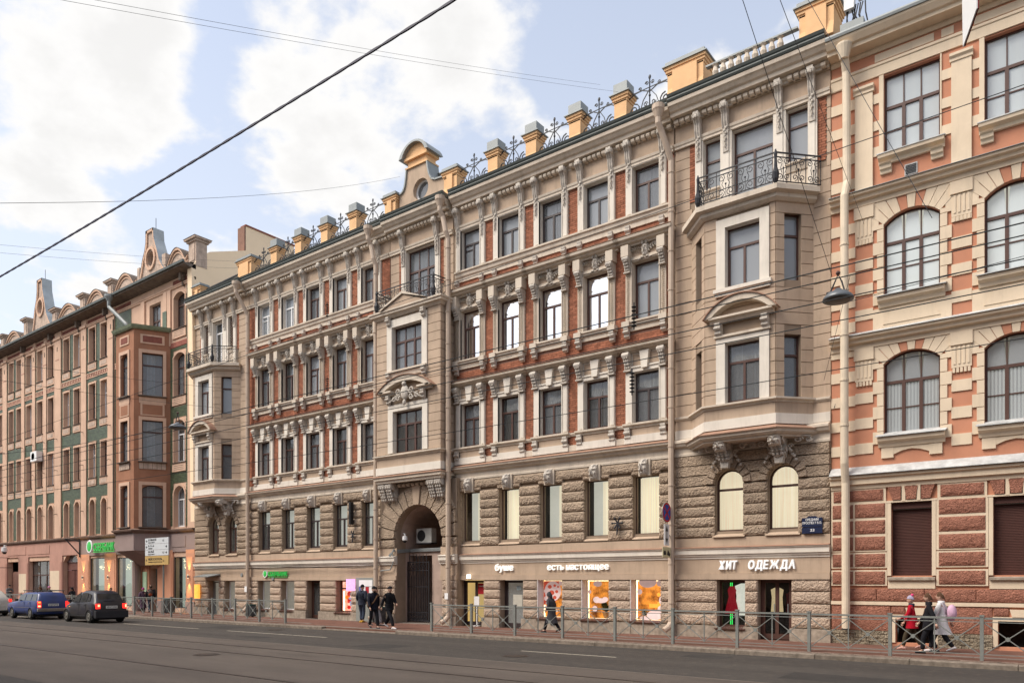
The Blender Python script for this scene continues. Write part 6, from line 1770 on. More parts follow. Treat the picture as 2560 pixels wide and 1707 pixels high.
for i, (a, c_) in enumerate(WX + [LW]):
    big = (a, c_) == LW
    for fl, (z0, z1) in enumerate(((18.55, 21.1), (14.2, 16.9), (9.85, 12.4), (5.5, 8.2))):
        if big: z0, z1 = ((18.6, 20.95), (14.2, 17.0), (9.85, 12.6), (5.6, 8.3))[fl]
        aa, cc_ = (a + .08, c_ - .08) if (fl == 3 and not big) else (a, c_)
        rise = (.35 if fl == 3 else 0) if not big else (.3, .3, .35, .6)[fl]
        fm = FWHITE if (i + fl) % 3 == 0 or (fl == 0 and i < 4) or (big and fl == 3) else FBROWN
        window(K, FR, aa, cc_, z0, z1, d=-.3, fm=fm, gm=G1 if (i + fl) % 2 else G2, kind='T' if big or (i + fl) % 2 else 'P', tr=.68, rise=rise, curtain=[(0, .7)] if (i * 7 + fl) % 3 else None)
        # stucco frame, sill block
        b = MB()
        b.box(aa - .09, aa, 0, .07, z0, z1 - rise); b.box(cc_, cc_ + .09, 0, .07, z0, z1 - rise)
        if rise:
            ap = arcpts(aa, cc_, z1 - rise, rise, 8)
            ap2 = arcpts(aa - .14, cc_ + .14, z1 - rise, rise + .14, 8)
            for k in range(8): b.prism([ap[k], ap[k + 1], ap2[k + 1], ap2[k]], 0, .07)
        else: b.box(aa - .14, cc_ + .14, 0, .07, z1, z1 + .14)
        b.build('surround', PEACH, K)
        if fl < 3:
            LS('sill', EAVE, [(-.1, z0), (.16, z0 - .06), (.16, z0 - .03), (-.1, z0 + .05)], aa - .16, cc_ + .16)
            lb('apron', PEACH, aa - .14, cc_ + .14, z0 - .62, z0 - .08, .09)
            if not big: lb('apron_panel', CARVE, aa + .02, cc_ - .02, z0 - .5, z0 - .2, .105)
            else:
                for q in range(3): lb('apron_groove', EAVE, aa + .1, cc_ - .1, z0 - .5 + q * .12, z0 - .47 + q * .12, .095)
# spandrels of glazed green brick: rows of single bricks joined (far away), between pilasters
def greens(x0, x1, z0, z1, m, name, holes):
    b = MB(); z = z0; k = 0
    while z < z1 - .05:
        hs_ = [h for h in holes if h[2] - .65 * (h[2] > 5.8) < z + .08 and h[3] + .14 > z]
        x = x0 - (k % 2) * .15
        while x < x1:
            p, q = max(x, x0), min(x + .29, x1)
            for h in hs_:
                if h[0] - .09 < q and h[1] + .09 > p:
                    if p < h[0] - .09: q = h[0] - .09
                    else: p = h[1] + .09
            if q - p > .04:
                i0 = len(b.v); d = .03
                for pt in ((p, 0, z), (q, 0, z), (q, 0, z + .085), (p, 0, z + .085), (p, d, z), (q, d, z), (q, d, z + .085), (p, d, z + .085)): b.v.append(FR(*pt))
                for f in ((4, 5, 6, 7), (0, 1, 5, 4), (1, 2, 6, 5), (2, 3, 7, 6), (3, 0, 4, 7)): b.f.append(tuple(i0 + t for t in f))
            x += .30
        z += .10; k += 1
    if b.v: o = link(name, b.mesh(name, m, fix=False), K); o['kind'] = 'stuff'
xs_ = [LX0] + [v for p in sorted(PIL) for v in p] + [-53.9]
for i in range(0, len(xs_), 2):
    a, c_ = xs_[i], xs_[i + 1]
    if c_ - a < .4: continue
    hs = [h for h in hol if h[1] > a and h[0] < c_ and h[2] > 5]
    greens(a + .02, c_ - .02, 5.6, 17.35, GREENB, 'green_brickwork', hs)
    greens(a + .02, c_ - .02, 17.78, 21.25, GREENB, 'green_brickwork', hs)
    greens(a + .1, c_ - .1, 21.52, 21.85, GRED, 'red_brick_panel', [])
    lb('ornament_band', GRED, a + .05, c_ - .05, 17.42, 17.7, .05); lb('band_frame', PEACH, a, c_, 17.36, 17.42, .07); lb('band_frame', PEACH, a, c_, 17.7, 17.76, .07)
    n = int((c_ - a) / .28)
    for q in range(n): lb('ornament', PEACH, a + .1 + q * .28, a + .2 + q * .28, 17.46, 17.66, .07)
greens(-48.88, -46.56, 5.7, 17.35, GREENB, 'green_brickwork', [h for h in hol if h[0] == LW[0]])
greens(-48.3, -46.6, 21.52, 21.85, GRED, 'red_brick_panel', [])
lb('ornament_band', GRED, -48.85, -46.5, 17.42, 17.75, .05)
# bay of the old house
bp = [(-53.2, 0), (-52.05, 1.95), (-49.62, 1.95), (-48.58, 0)]
fs = [Frame(bp[i], bp[i + 1]) for i in range(3)]
for k, fr in enumerate(fs):
    l = fr.len; c = l / 2; w2 = (.55, .5, .62)[k]
    fl4 = [(5.6, 8.35, .22), (9.9, 12.6, 0), (14.2, 17.0, .25 if k == 1 else 0)]
    hh = [(c - w2, c + w2, z0, z1, r_) if r_ else (c - w2, c + w2, z0, z1) for z0, z1, r_ in fl4]
    b = MB(); wall(b, fr, 0, l, 5.4, 18.6, hh, 0, .25); b.build('bay_wall', BAYR, K)
    for h in hh:
        window(K, fr, h[0], h[1], h[2], h[3], d=-.2, fm=FBROWN, gm=G2, kind='P', tr=.72, rise=h[4] if len(h) > 4 else 0, curtain=[(-.1, .5)], fw=.05)
        b = MB(); b.box(h[0] - .2, h[0], 0, .06, h[2], h[3], fr); b.box(h[1], h[1] + .2, 0, .06, h[2], h[3], fr); b.box(h[0] - .2, h[1] + .2, 0, .06, h[3] if len(h) < 5 else h[3], h[3] + .22, fr); b.build('surround', PEACH, K)
        b = MB(); b.box(h[0] - .24, h[1] + .24, -.02, .2, h[2] - .06, h[2], fr); b.build('sill', EAVE, K)
        if h[2] > 6:
            b = MB(); b.box(h[0] - .18, h[1] + .18, 0, .05, h[2] - .5, h[2] - .1, fr); b.build('apron', CARVE if h[2] < 12 else PEACH, K)
            if h[2] < 12:
                for q in range(7): x = h[0] - .18 + q * (h[1] - h[0] + .36) / 6; cube('tile_joint', EAVE, K, x - .012, x + .012, .04, .056, h[2] - .5, h[2] - .1, fr)
    if k:
        b = MB(); b.box(c - w2 - .1, c + w2 + .1, .0, .04, 17.6, 18.2, fr); b.build('panel_frame', PEACH, K); b = MB(); b.box(c - w2 + .05, c + w2 - .05, .04, .055, 17.7, 18.1, fr); b.build('brick_panel', GRED, K)
        b = MB(); b.box(c - w2 - .1, c + w2 + .1, .0, .04, 12.9, 13.7, fr); b.build('panel_frame', PEACH, K); b = MB(); b.box(c - w2 + .02, c + w2 - .02, .04, .05, 12.98, 13.62, fr); b.build('panel', BAYR, K)
b = MB(); b.sweep(bp, [(-.3, 18.5), (.12, 18.5), (.2, 18.6), (.26, 18.75), (-.3, 18.8)]); b.build('bay_roof_edge', mat('mossy_sheet', (.26, .30, .2), .8, .25, 4), K)
b = MB(); b.v += [(p[0], D - p[1], 18.78) for p in bp]; b.f.append((0, 1, 2, 3)); b.v += [(p[0], D - p[1], 4.1) for p in bp]; b.f.append((4, 5, 6, 7)); b.build('bay_slab', ZINC, K)
b = MB(); b.sweep(bp, [(-.2, 5.2), (.1, 5.2), (.14, 5.28), (.22, 5.3), (.26, 5.4), (-.02, 5.5)]); b.build('bay_cornice', MATS['dark_string'], K)
b = MB(); b.sweep(bp, [(-.02, 4.05), (.02, 4.05), (.02, 5.2), (-.02, 5.2)]); b.build('bay_base', MAUVE, K)
b = MB(RAW)
t0 = [(p[0], D - p[1], 4.08) for p in bp]; t1 = [(-52.2, D, 3.1), (-51.6, D - .5, 3.1), (-50.1, D - .5, 3.1), (-49.5, D, 3.1)]
b.v += t0 + t1
for i in range(3): b.f.append((i, i + 1, i + 5, i + 4))
b.f.append((4, 5, 6, 7)); b.build('bay_foot', MAUVE, K)
for x in (-52.3,): b = MB(RAW); b.tube([(x, D - .45, 0), (x, D - .45, 3.4)], .28, 12); b.build('column', MAUVE, K)
window(K, FR, -51.4, -49.9, 18.7, 20.9, d=-.3, fm=FBROWN, gm=G2, kind='M3', tr=.5)
lb('pilaster', PEACH, -52.4, -51.9, 18.8, 21.3, .12); lb('green_brick_base', GREENB, -52.42, -51.88, 18.8, 19.2, .14); lb('pilaster', PEACH, -49.4, -48.95, 18.8, 21.3, .12); lb('green_brick_base', GREENB, -49.42, -48.93, 18.8, 20.0, .14)
# grey downpipe over the bay
b = MB(RAW); b.tube([FR(-55.2, .95, 22), FR(-55.2, .95, 21.4), FR(-53.4, .6, 19.9), FR(-53.2, .5, 19.6), FR(-53.2, .5, 18.7)], .13, 8); b.lathe([(.13, -.2), (.3, .1), (.3, .25)], FR(-55.2, .95, 22.0), 12); b.build('downpipe', ZINC, K)
b = MB(RAW); b.tube([FR(-56.35, .12, 21), FR(-56.35, .12, 5.6)], .05, 6); b.build('downpipe', EAVE, K)
# parapet: piers, arcs, carved gables
def opier(x, h=24.1, w_=.8):
    b = MB(); b.box(x - w_ / 2, x + w_ / 2, -.75, .0, 22.2, h - .35); b.box(x - w_ / 2 + .15, x + w_ / 2 - .15, 0, .04, 22.6, h - .5)
    b.box(x - w_ / 2 - .1, x + w_ / 2 + .1, -.85, .1, h - .35, h - .22); b.box(x - w_ / 2 - .22, x + w_ / 2 + .22, -.95, .22, h - .22, h - .1)
    b.v += [FR(x - w_ / 2 - .26, .26, h - .1), FR(x + w_ / 2 + .26, .26, h - .1), FR(x + w_ / 2 + .26, -1, h - .1), FR(x - w_ / 2 - .26, -1, h - .1), FR(x, -.37, h + .12)]
    q = len(b.v) - 5; b.f += [(q, q + 1, q + 4), (q + 1, q + 2, q + 4), (q + 2, q + 3, q + 4), (q + 3, q, q + 4), (q, q + 1, q + 2, q + 3)]
    b.build('parapet_pier', CARVE, K)
def oarc(x0, x1, top=23.85):
    pts = []
    n = 24
    for i in range(n + 1):
        t = i / n; u = -1 + 2 * t
        z = 22.95 + (top - 22.95) * (max(0, math.cos(min(1, abs(u) * 1.25) * PI / 2)) ** .8) + (.18 * max(0, abs(u) - .82) / .18)
        pts.append((x0 + (x1 - x0) * t, z))
    b = MB()
    b.prism([(x0, 22.2)] + pts + [(x1, 22.2)], -.45, -.05); b.build('parapet_arc', CARVE, K)
    b = MB()
    for i in range(n):
        p, q = pts[i], pts[i + 1]; b.prism([p, q, (q[0], q[1] - .14), (p[0], p[1] - .14)], -.5, .1); b.prism([(p[0], p[1] - .26), (q[0], q[1] - .26), (q[0], q[1] - .34), (p[0], p[1] - .34)], -.1, .02)
    b.build('parapet_moulding', PEACH, K)
    b = MB()
    for i in range(n): p, q = pts[i], pts[i + 1]; b.prism([(p[0], p[1] + .001), (q[0], q[1] + .001), (q[0], q[1] + .03), (p[0], p[1] + .03)], -.6, .13)
    b.build('parapet_flashing', EAVE, K)
def ogable(x, hole=True):
    out = [(-2.1, 22.2), (-1.75, 22.9), (-1.5, 23.6), (-1.2, 24.6), (-.85, 25.3), (-.7, 25.9), (-.68, 26.9), (.42, 26.9), (.5, 26.0), (.75, 25.4), (1.0, 24.8), (1.25, 24.0), (1.7, 23.4), (2.1, 22.95), (2.2, 22.2)]
    sc = .86 if hole else 1.
    out = [(x + a * .92, 22.2 + (z - 22.2) * (.82 if hole else 1.02)) for a, z in out]
    cx, cz = x - .1, 24.1 if hole else 24.7
    b = MB(); ring(out, (cx, cz), .5, -.45, .0, b)
    b.build('gable', CARVE, K)
    b = MB(); n = 20
    for i in range(n):
        a0, a1 = 2 * PI * i / n, 2 * PI * (i + 1) / n
        b.prism([(cx + .5 * math.cos(a0), cz + .62 * math.sin(a0)), (cx + .68 * math.cos(a0), cz + .8 * math.sin(a0)), (cx + .68 * math.cos(a1), cz + .8 * math.sin(a1)), (cx + .5 * math.cos(a1), cz + .62 * math.sin(a1))], -.05, .1)
    b.build('gable_ring', PEACH, K)
    b = MB(); b.box(cx - .6, cx + .6, -.42, -.4, cz - .7, cz + .7); b.build('niche', CARVE if not hole else EAVE, K)
    b = MB()
    for i in range(1, len(out) - 2):
        p, q = out[i], out[i + 1]; ex, ez = q[0] - p[0], q[1] - p[1]; l = math.hypot(ex, ez); nx, nz = ez / l * .16, -ex / l * .16
        b.prism([p, q, (q[0] + nx, q[1] + nz), (p[0] + nx, p[1] + nz)], -.5, .1)
    b.build('gable_moulding', PEACH, K)
    # zinc roof behind
    b = MB(RAW)
    for i in range(1, len(out) - 2):
        p, q = out[i], out[i + 1]
        b.quadv([FR(p[0], .12, p[1] + .02), FR(q[0], .12, q[1] + .02), FR(q[0], -.65, q[1] + .02), FR(p[0], -.65, p[1] + .02)])
    b.v += [FR(p[0], -.65, p[1]) for p in out]; b.f.append(tuple(range(len(b.v) - len(out), len(b.v))))
    top = out[6][1]
    zr = 22.2 + (top - 22.2) * .52
    b.quadv([FR(x - .1, -.65, zr), FR(x + 1.3, -.65, 22.6), FR(x + 1.3, -5, 23.4), FR(x - .1, -5, zr)]); b.quadv([FR(x - .1, -.65, zr), FR(x - 1.5, -.65, 22.6), FR(x - 1.5, -5, 23.4), FR(x - .1, -5, zr)])
    b.build('gable_roof', mat('pale_zinc', (.42, .46, .48), .45, .15, 2, spec=.4), K)
    b = MB(RAW); b.tube([FR(x, -.3, top), FR(x, -.3, top + .9)], .02, 4); b.build('spike', IRON, K)
opier(-45.95, 24.15, .9); opier(-57.1); opier(-61.6); opier(-66.6); opier(-72.3, 24.5); opier(-77.4); opier(-82.6)
oarc(-49.2, -46.45, 23.9); oarc(-56.6, -53.1, 23.95); oarc(-61.1, -57.6); oarc(-66.1, -62.1); oarc(-76.9, -72.8); oarc(-82, -77.9); oarc(-87, -83.1)
ogable(-51.1, True); ogable(-69.1, False)
b = MB(); b.box(-49.75, -49.3, -.8, .0, 22.2, 24.0); b.box(-53.1, -52.8, -.8, .0, 22.2, 23.9); b.build('parapet_pier', CARVE, K)
# wall anchors and consoles under the eave
for x in (-57.5, -46.9, -62.0, -66.9, -72.4):
    b = MB(); b.box(x - .12, x + .12, .0, .35, 21.5, 22.0); b.box(x - .2, x + .2, .0, .2, 21.75, 21.95); b.box(x - .07, x + .07, .0, .16, 21.2, 21.5); b.build('eave_bracket', EAVE, K)
for i, x in enumerate((-76.6, -72.6, -70.4, -68.2, -65.8, -61.2, -56.8)):
    lb('pilaster_slot', EAVE, x - .06, x + .06, 20.4, 20.75, .115); lb('pilaster_band', PINK, x - .35, x + .35, 19.7, 19.76, .115)
    for z in (7.4, 10.9, 13.4): b = MB(RAW); b.tube([FR(x, .1, z), FR(x, .3, z), FR(x + .08, .38, z - .08)], .025, 5); b.build('wall_hook', EAVE, K)
# ground floor skin
ed = sorted(gfh)
xs_ = [LX0] + [v for h in ed for v in (h[0], h[1])] + [LX1]
for i in range(0, len(xs_), 2):
    a, c_ = xs_[i] + .02, xs_[i + 1] - .02
    if c_ - a < .1: continue
    sal = a > -62.5
    lb('ground_pier', SALM if sal else PINK, a, c_, .02, 4.1, .09)
    lb('pier_panel', SALM if sal else PINK, a + .15, c_ - .15, .9, 3.6, .12) if c_ - a > .5 else None
    lb('plinth', MAUVE if sal else PINK, a, c_, 0, .75, .14)
lb('fascia', PINK, LX0, -61.9, 4.1, 5.2, .08); lb('fascia', MAUVE, -61.9, LX1, 3.98, 5.2, .08)
for (a, c_) in ((-76, -72), (-71.6, -67.3), (-60.5, -56.4), (-48.3, -46.6)): lb('fascia_panel', PINK if a < -61 else MAUVE, a, c_, 4.3, 5.0, .11)
lb('cream_patch', SAND, -73.4, -71.9, 1.1, 2.7, .125); lb('cream_patch', SAND, -67.1, -65.4, 1.0, 2.9, .125)
MINT = mat('mint_glass_film', (.50, .56, .48), .5, .12, 1.5, spec=.3, emit=(.8, .95, .8), es=.26)  # film is given its own glow to stay bright inside the recess
for (a, c_, z0, z1, kind) in ((-71.5, -67.3, .3, 3.75, 'M3'), (-60.2, -57.8, .3, 3.8, 'b'), (-56.0, -52.9, .3, 3.75, 'b'), (-48.2, -46.6, .3, 3.65, 'b')):
    if kind == 'M3':
        window(K, FR, a, c_, z0, z1, d=-.3, fm=FBROWN, gm=G1, kind='M3', tr=.66, name='shop_window')
        b = MB(); b.quadv([FR(a, -1.6, z0), FR(c_, -1.6, z0), FR(c_, -1.6, z1), FR(a, -1.6, z1)]); b.build('shop_interior', mat('mauve_interior', (.4, .22, .24), .9, .5, 1.4, emit=(1, .55, .6), es=.12, col2=(.08, .06, .1)), K)
    else:
        window(K, FR, a, c_, z0, z1, d=-.06, fm=FDARK, gm=GS, kind='P', tr=1., name='shop_window', fw=.06)
        b = MB(); b.quadv([FR(a, -.6, z0), FR(c_, -.6, z0), FR(c_, -.6, z1), FR(a, -.6, z1)]); b.build('window_film', MINT, K)
        t = thing('window_poster', {-60.2: 'pale green bank poster in the window left of the dark doorway lamps', -56.0: 'pale green bank poster beside the round column under the red-brown bay', -48.2: 'pale green house poster in the bank window with the blue fir tree'}[a], 'poster', FR(c_ - .6, -.55, 1.2))
        b = MB(); b.box(c_ - 1.0, c_ - .25, -.56, -.55, 1.0, 3.0); b.build('sheet', mat('poster_pale_green', (.5, .62, .52), .7, .1, 3), t)
        b = MB(); b.box(c_ - .85, c_ - .4, -.55, -.54, 1.6, 1.75); b.box(c_ - .7, c_ - .5, -.55, -.54, 2.1, 2.5); b.build('print', GREENL, t)
        t = thing('string_lights', {-60.2: 'cluster of warm fairy lights in the bank window left of the lit wall lamp pair', -56.0: 'cluster of yellow-green fairy lights in the window under the red-brown bay', -48.2: 'cluster of warm fairy lights above the blue fir tree in the bank window'}[a], 'fairy lights', FR((a + c_) / 2, -.4, 3.2))
        b = MB()
        for q in range(26): b.ball((rnd.uniform(a + .4, c_ - .3), -.45, rnd.uniform(2.9, 3.5)), .022, 4, 3)
        b.build('bulbs', LEDM, t)
t = thing('door_front', 'brown panelled street door with arched light in the pink house', 'door', FR(-63.5, -.3, 0)) if False else None
b = MB(); b.box(-64.9, -62.2, -.36, -.3, 0, 2.9); b.box(-63.58, -63.52, -.3, -.27, 0, 2.9)
for x in (-64.7, -63.4):
    for z in (.25, 1.6): b.box(x, x + 1.1, -.3, -.27, z, z + 1.1)
b.build('street_door', mat('brown_door', (.12, .045, .035), .7, .15, 3), K)
b = MB(); b.box(-64.9, -62.2, -.36, -.3, 2.95, 3.5); b.build('door_panel', mat('brown_panel', (.17, .075, .06), .7, .12, 3), K)
window(K, FR, -64.9, -62.2, 3.5, 4.24, d=-.3, fm=FBROWN, gm=G2, kind='P', tr=1., rise=.5)
b = MB(); b.box(-76.1, -73.6, -.5, -.35, 0, 2.9); b.box(-76.1, -74.4, -.35, -.3, 0, 2.8); b.build('street_door', mat('pink_door', (.26, .14, .11), .8, .15, 2), K)
b = MB(); b.box(-51.25, -50.2, -.9, -.85, 0, 2.9); b.build('bank_door', DARKI, K)
# wall lamps with light cones (lit)
for x, l in ((-61.1, 'small cylinder wall lamp on the salmon pier right of the brown street door'), (-57.0, 'small cylinder wall lamp on the salmon pier under the green bank sign'), (-46.1, 'small cylinder wall lamp on the salmon pier at the corner by the brick house')):
    t = thing('wall_lamp', l, 'wall lamp', FR(x, .2, 2.35), 0, 'lit wall lamps on the salmon piers')
    b = MB(RAW); b.lathe([(.05, -.1), (.05, .1)], FR(x, .22, 2.35), 10); b.box(x - .02, x + .02, .1, .2, 2.33, 2.37, FR); b.build('housing', ZINC, t)
    b = MB(RAW); b.lathe([(.04, .1), (.04, .115)], FR(x, .22, 2.35), 10); b.lathe([(.04, -.115), (.04, -.1)], FR(x, .22, 2.35), 10); b.build('bulb', LEDM, t)
    for s in (-1, 1):
        ld = bpy.data.lights.new('lamp_beam', 'SPOT'); ld.energy = 170; ld.color = (1, .62, .2); ld.spot_size = R(48); ld.spot_blend = .7; ld.shadow_soft_size = .03
        lo = bpy.data.objects.new('lamp_beam', ld); COL.objects.link(lo); lo.parent = t; off = t.location
        lo.location = Vector(FR(x, .25, 2.35 + s * .13)) - Vector(off); lo.rotation_euler = (PI if s > 0 else 0, 0, 0)
# bank signs and boards
banksign('big green bank sign with round emblem, cut by the red-brown bay', -59.6, 4.25, .75, 3.2, d=.5)
t = thing('direction_board', 'grey and ochre direction board with arrows hanging on a thin pole before the bay', 'sign', (-43.0, D - 2.9, 3.1))
fb = Frame((-46.85, 2.55), (-44.0, 2.55))
bw = 2.78; z0, z1 = 3.05, 4.72
GREYP = mat('grey_sign_panel', (.58, .60, .62), .6, .05, 3, spec=.3); OCHP = mat('ochre_sign_panel', (.50, .33, .12), .6, .06, 3, spec=.3)
for k in range(3):
    za = 3.62 + k * .365; b = MB(); b.box(0, bw, 0, .06, za, za + .35, fb); b.build('panel', GREYP, t)
b = MB(); b.box(0, bw, 0, .06, 3.05, 3.6, fb); b.build('panel', OCHP, t)
for (s1_, s2_, num, za, la, ra) in (('БОЛЬШОЙ', 'проспект', '0,5', 4.35, 1, 0), ('8-9-я', 'линии', '', 3.985, 1, 1), ('МАЛЫЙ', 'проспект', '0,5', 3.62, 0, 1)):
    flatprint(t, s1_, .38, .065, za + .18, .12, BLACK, fr=fb, width=len(s1_) * .14); flatprint(t, s2_, .38, .065, za + .045, .09, BLACK, fr=fb, width=len(s2_) * .1)
    if num: flatprint(t, num, 2.1, .065, za + .12, .11, BLACK, fr=fb)
    for on, x, s in ((la, .08, -1), (ra, 2.42, 1)):
        if on:
            b = MB(); xx = x + (.22 if s > 0 else 0); b.prism([(xx, za + .17), (xx - s * .12, za + .09), (xx - s * .12, za + .25)], .06, .066, fb); b.box(x, x + .22, .06, .065, za + .155, za + .185, fb); b.build('arrow', BLACK, t)
flatprint(t, 'ФЕЙСКОНТРОЛЬ', .4, .065, 3.33, .14, BLACK, fr=fb, width=1.65); flatprint(t, 'клиника косметологии', .4, .065, 3.2, .07, BLACK, fr=fb, width=1.65); flatprint(t, '0,1', 2.15, .065, 3.24, .11, BLACK, fr=fb)
b = MB(); b.prism([(.1, 3.34), (.22, 3.26), (.22, 3.42)], .06, .066, fb); b.build('arrow', BLACK, t)
b = MB(RAW); p = fb(2.0, -.06, 0); b.tube([p, (p[0], p[1], 4.7)], .05, 8); b.build('pole', FENCE, t)
for (x, z, l, arrow) in ((-76.4, 3.72, 'upper yellow direction sign on a bracket near the left edge', 0), (-76.2, 2.85, 'lower yellow direction sign on a bracket near the left edge', 1)):
    t = thing('direction_sign', l, 'sign', FR(x, 1.2, z)); f2 = Frame((x - .5, 1.4), (x + 1.3, 1.4))
    b = MB(); b.box(0, 1.9, 0, .06, z, z + .62, f2); b.build('panel', mat('yellow_sign', (.55, .46, .2), .6, .08, 3), t)
    b = MB(); b.box(.12, 1.78, .06, .066, z + .1, z + .17, f2); b.prism([(1.82, z + .135), (1.6, z + .05), (1.6, z + .22)], .06, .067, f2); b.build('arrow', BLACK, t)
    b = MB(RAW); b.tube([FR(x + .9, 0, z + .4), FR(x + .9, 1.36, z + .4)], .025, 5); b.build('bracket', IRON, t)
camera_dome('white dome security camera above the yellow signs at the left', -74.0, 1.0, 5.0, 1.8)
t = thing('ladder_bracket', 'black wrought iron bracket on the pink wall left of the green bank sign', 'bracket', FR(-61.9, .2, 4.4))
b = MB(RAW); b.tube([FR(-62.4, .9, 5.3), FR(-61.7, .15, 4.1)], .05, 5); b.tube([FR(-61.7, .15, 5.3), FR(-61.7, .15, 3.9)], .05, 5); b.tube([FR(-62.4, .9, 5.3), FR(-61.7, .15, 5.1)], .04, 5); b.build('bracket', IRON, t)
t = thing('atm_panel', 'narrow pale green bank plate beside the recessed bank door', 'plate', FR(-52.0, .3, 1.2))
b = MB(); b.box(-51.95, -51.5, .12, .2, 1.3, 2.7); b.build('plate', mat('mint_plate', (.35, .45, .33), .5, .1, 3, emit=(.7, 1, .6), es=.1), t)
t = thing('air_conditioner', 'white outdoor air conditioner unit on the green brick wall of the old house', 'air conditioner', FR(-69.2, .4, 11.8))
b = MB(); b.box(-69.7, -68.5, .15, .6, 11.9, 12.7); b.build('casing', FWHITE, t); b = MB(RAW); b.lathe([(.3, 0), (.32, .03), (.02, .04)], FR(-69.2, .6, 12.3), 14, RAW, 'd'); b.build('fan_grille', BLACK, t)
# window fir tree and street bins
t = thing('fir_tree', 'small blue-green decorated fir tree in the bank window by the corner', 'tree', FR(-47.0, -.35, .8))
b = MB(RAW); c0 = Vector(FR(-47.0, -.38, .9))
for k in range(240):
    tt = rnd.random(); rr_ = .42 * (1 - tt) + .03; a = rnd.uniform(0, 2 * PI)
    p = c0 + Vector((math.cos(a) * rr_ * rnd.uniform(.6, 1.1), math.sin(a) * rr_ * .4, tt * 1.35)); b.quadv([tuple(p), tuple(p + Vector((.07, 0, -.05))), tuple(p + Vector((0, .0, -.1))), tuple(p + Vector((-.07, 0, -.05)))])
b.build('crown', mat('fir_green', (.03, .14, .11), .7, .4, 20, emit=(.1, .5, .6), es=.1), t)
b = MB(RAW); b.tube([tuple(c0 + Vector((0, 0, -.3))), tuple(c0 + Vector((0, 0, .2)))], .03, 6); b.build('trunk', FBROWN, t)
def bin_(x, o, s, label, m, group=None, rz=0):
    t = local_thing('litter_bin', label, 'litter bin', FR(x, o, 0), rz, 'litter bins on the pavement')
    b = MB(RAW); h = .8 * s; w_ = .3 * s
    b.lathe([(w_ * .75, .04), (w_ * .92, .06), (w_ * 1.02, h * .5), (w_ * 1.0, h * .92), (w_ * .8, h * .93), (w_ * .7, h * .5)], (0, 0, 0), 8); b.build('body', m, t)
    b = MB(RAW); b.lathe([(w_ * 1.05, h * .92), (w_ * 1.07, h), (w_ * .85, h), (w_ * .85, h * .92)], (0, 0, 0), 8); b.build('rim', MATS['bin_rim'], t)
    for k in range(8): a = k * PI / 4 + .2; b = MB(RAW); b.box(w_ * 1.0 * math.cos(a) - .02, w_ * math.cos(a) + .02, w_ * math.sin(a) - .02, w_ * math.sin(a) + .02, .05, h * .9, RAW); b.build('rib', m, t)
    b = MB(RAW)
    for a in (0, 2, 4): b.box(.15 * math.cos(a) - .04, .15 * math.cos(a) + .04, .15 * math.sin(a) - .04, .15 * math.sin(a) + .04, 0, .05, RAW)
    b.build('foot', BLACK, t)
mat('bin_rim', (.04, .10, .085), .6, .1, 5); BG = mat('bin_grey', (.10, .11, .11), .7, .25, 6)
bin_(-47.2, .9, 1.15, 'dark grey ribbed litter bin in front of the bank window at the corner', BG)
bin_(-38.4, .75, .9, 'dark green-rimmed litter bin behind the fence beside the leftmost drainpipe', BG)
bin_(-27.5, .95, 1.0, 'worn dark litter bin standing at the left side of the archway', mat('bin_worn', (.09, .09, .09), .6, .5, 5))

# ------------------------------------------------------------------ ground
def sheet(name, m, x0, x1, o0, o1, z, kind='structure'):
    b = MB(); b.quadv([FR(x0, o0, z), FR(x1, o0, z), FR(x1, o1, z), FR(x0, o1, z)]); o = b.build(name, m); o['kind'] = kind; return o
sheet('ground', OPP, -600, 600, -500, 500, -.16)
sheet('road', ASPH, -250, 150, 4.55, 60, -.13)
sheet('tram_bed', BED, -250, 150, 10.4, 19.6, -.126)
pv = MB(); pv.box(-250, 150, -.5, 4.32, -.15, 0.0); pv = pv.build('pavement', PAVE); pv['kind'] = 'structure'
# pale slab strips
for (a, c_, o0, o1) in ((-60, -30, 2.9, 3.2), (-22, 12, 2.75, 3.05), (-60, -28, .0, .35), (-29.5, -23.2, 4.0, 4.3), (-60, -45, 3.6, 4.28)):
    x = a
    while x < c_: cube('paving_slab', PAVEG, pv, x + .005, x + .74, o0, o1, -.02, .008 + rnd.uniform(0, .003)); x += .75
# cobbles along the kerb at the right
n = 0
for r_ in range(3):
    x = -16.0
    while x < 2.2 and n < 300:
        l = rnd.uniform(.13, .2); cube('cobble', COBB, pv, x + .006, x + l - .006, 3.92 + r_ * .13, 4.04 + r_ * .13, -.02, .012 + rnd.uniform(-.004, .006)); x += l; n += 1
b = MB()
for r_ in range(3):
    for (x, xe) in ((-45, -28), (-22.5, -16.0)) if r_ < 3 else ():
        while x < xe: l = rnd.uniform(.13, .2); b.box(x + .006, x + l - .006, 3.92 + r_ * .13, 4.04 + r_ * .13, -.02, .012 + rnd.uniform(-.004, .006)); x += l
o = b.build('cobbles', COBB, pv); o['kind'] = 'stuff'
x = -95.
while x < 15:
    l = 2.35 + rnd.uniform(-.1, .1); zt = .0 if not (-29.6 < x < -23.6) else -.085
    if -29.6 - 2.4 < x <= -29.6: pass
    b = MB(); b.xprism([(4.3, -.2), (4.55, -.2), (4.55, zt - .02 if zt > -.05 else zt - .02), (4.53, zt + .002), (4.3, zt + .01)], x + .008, x + l - .008, FR); b.build('kerb_stone', KERB, pv); x += l
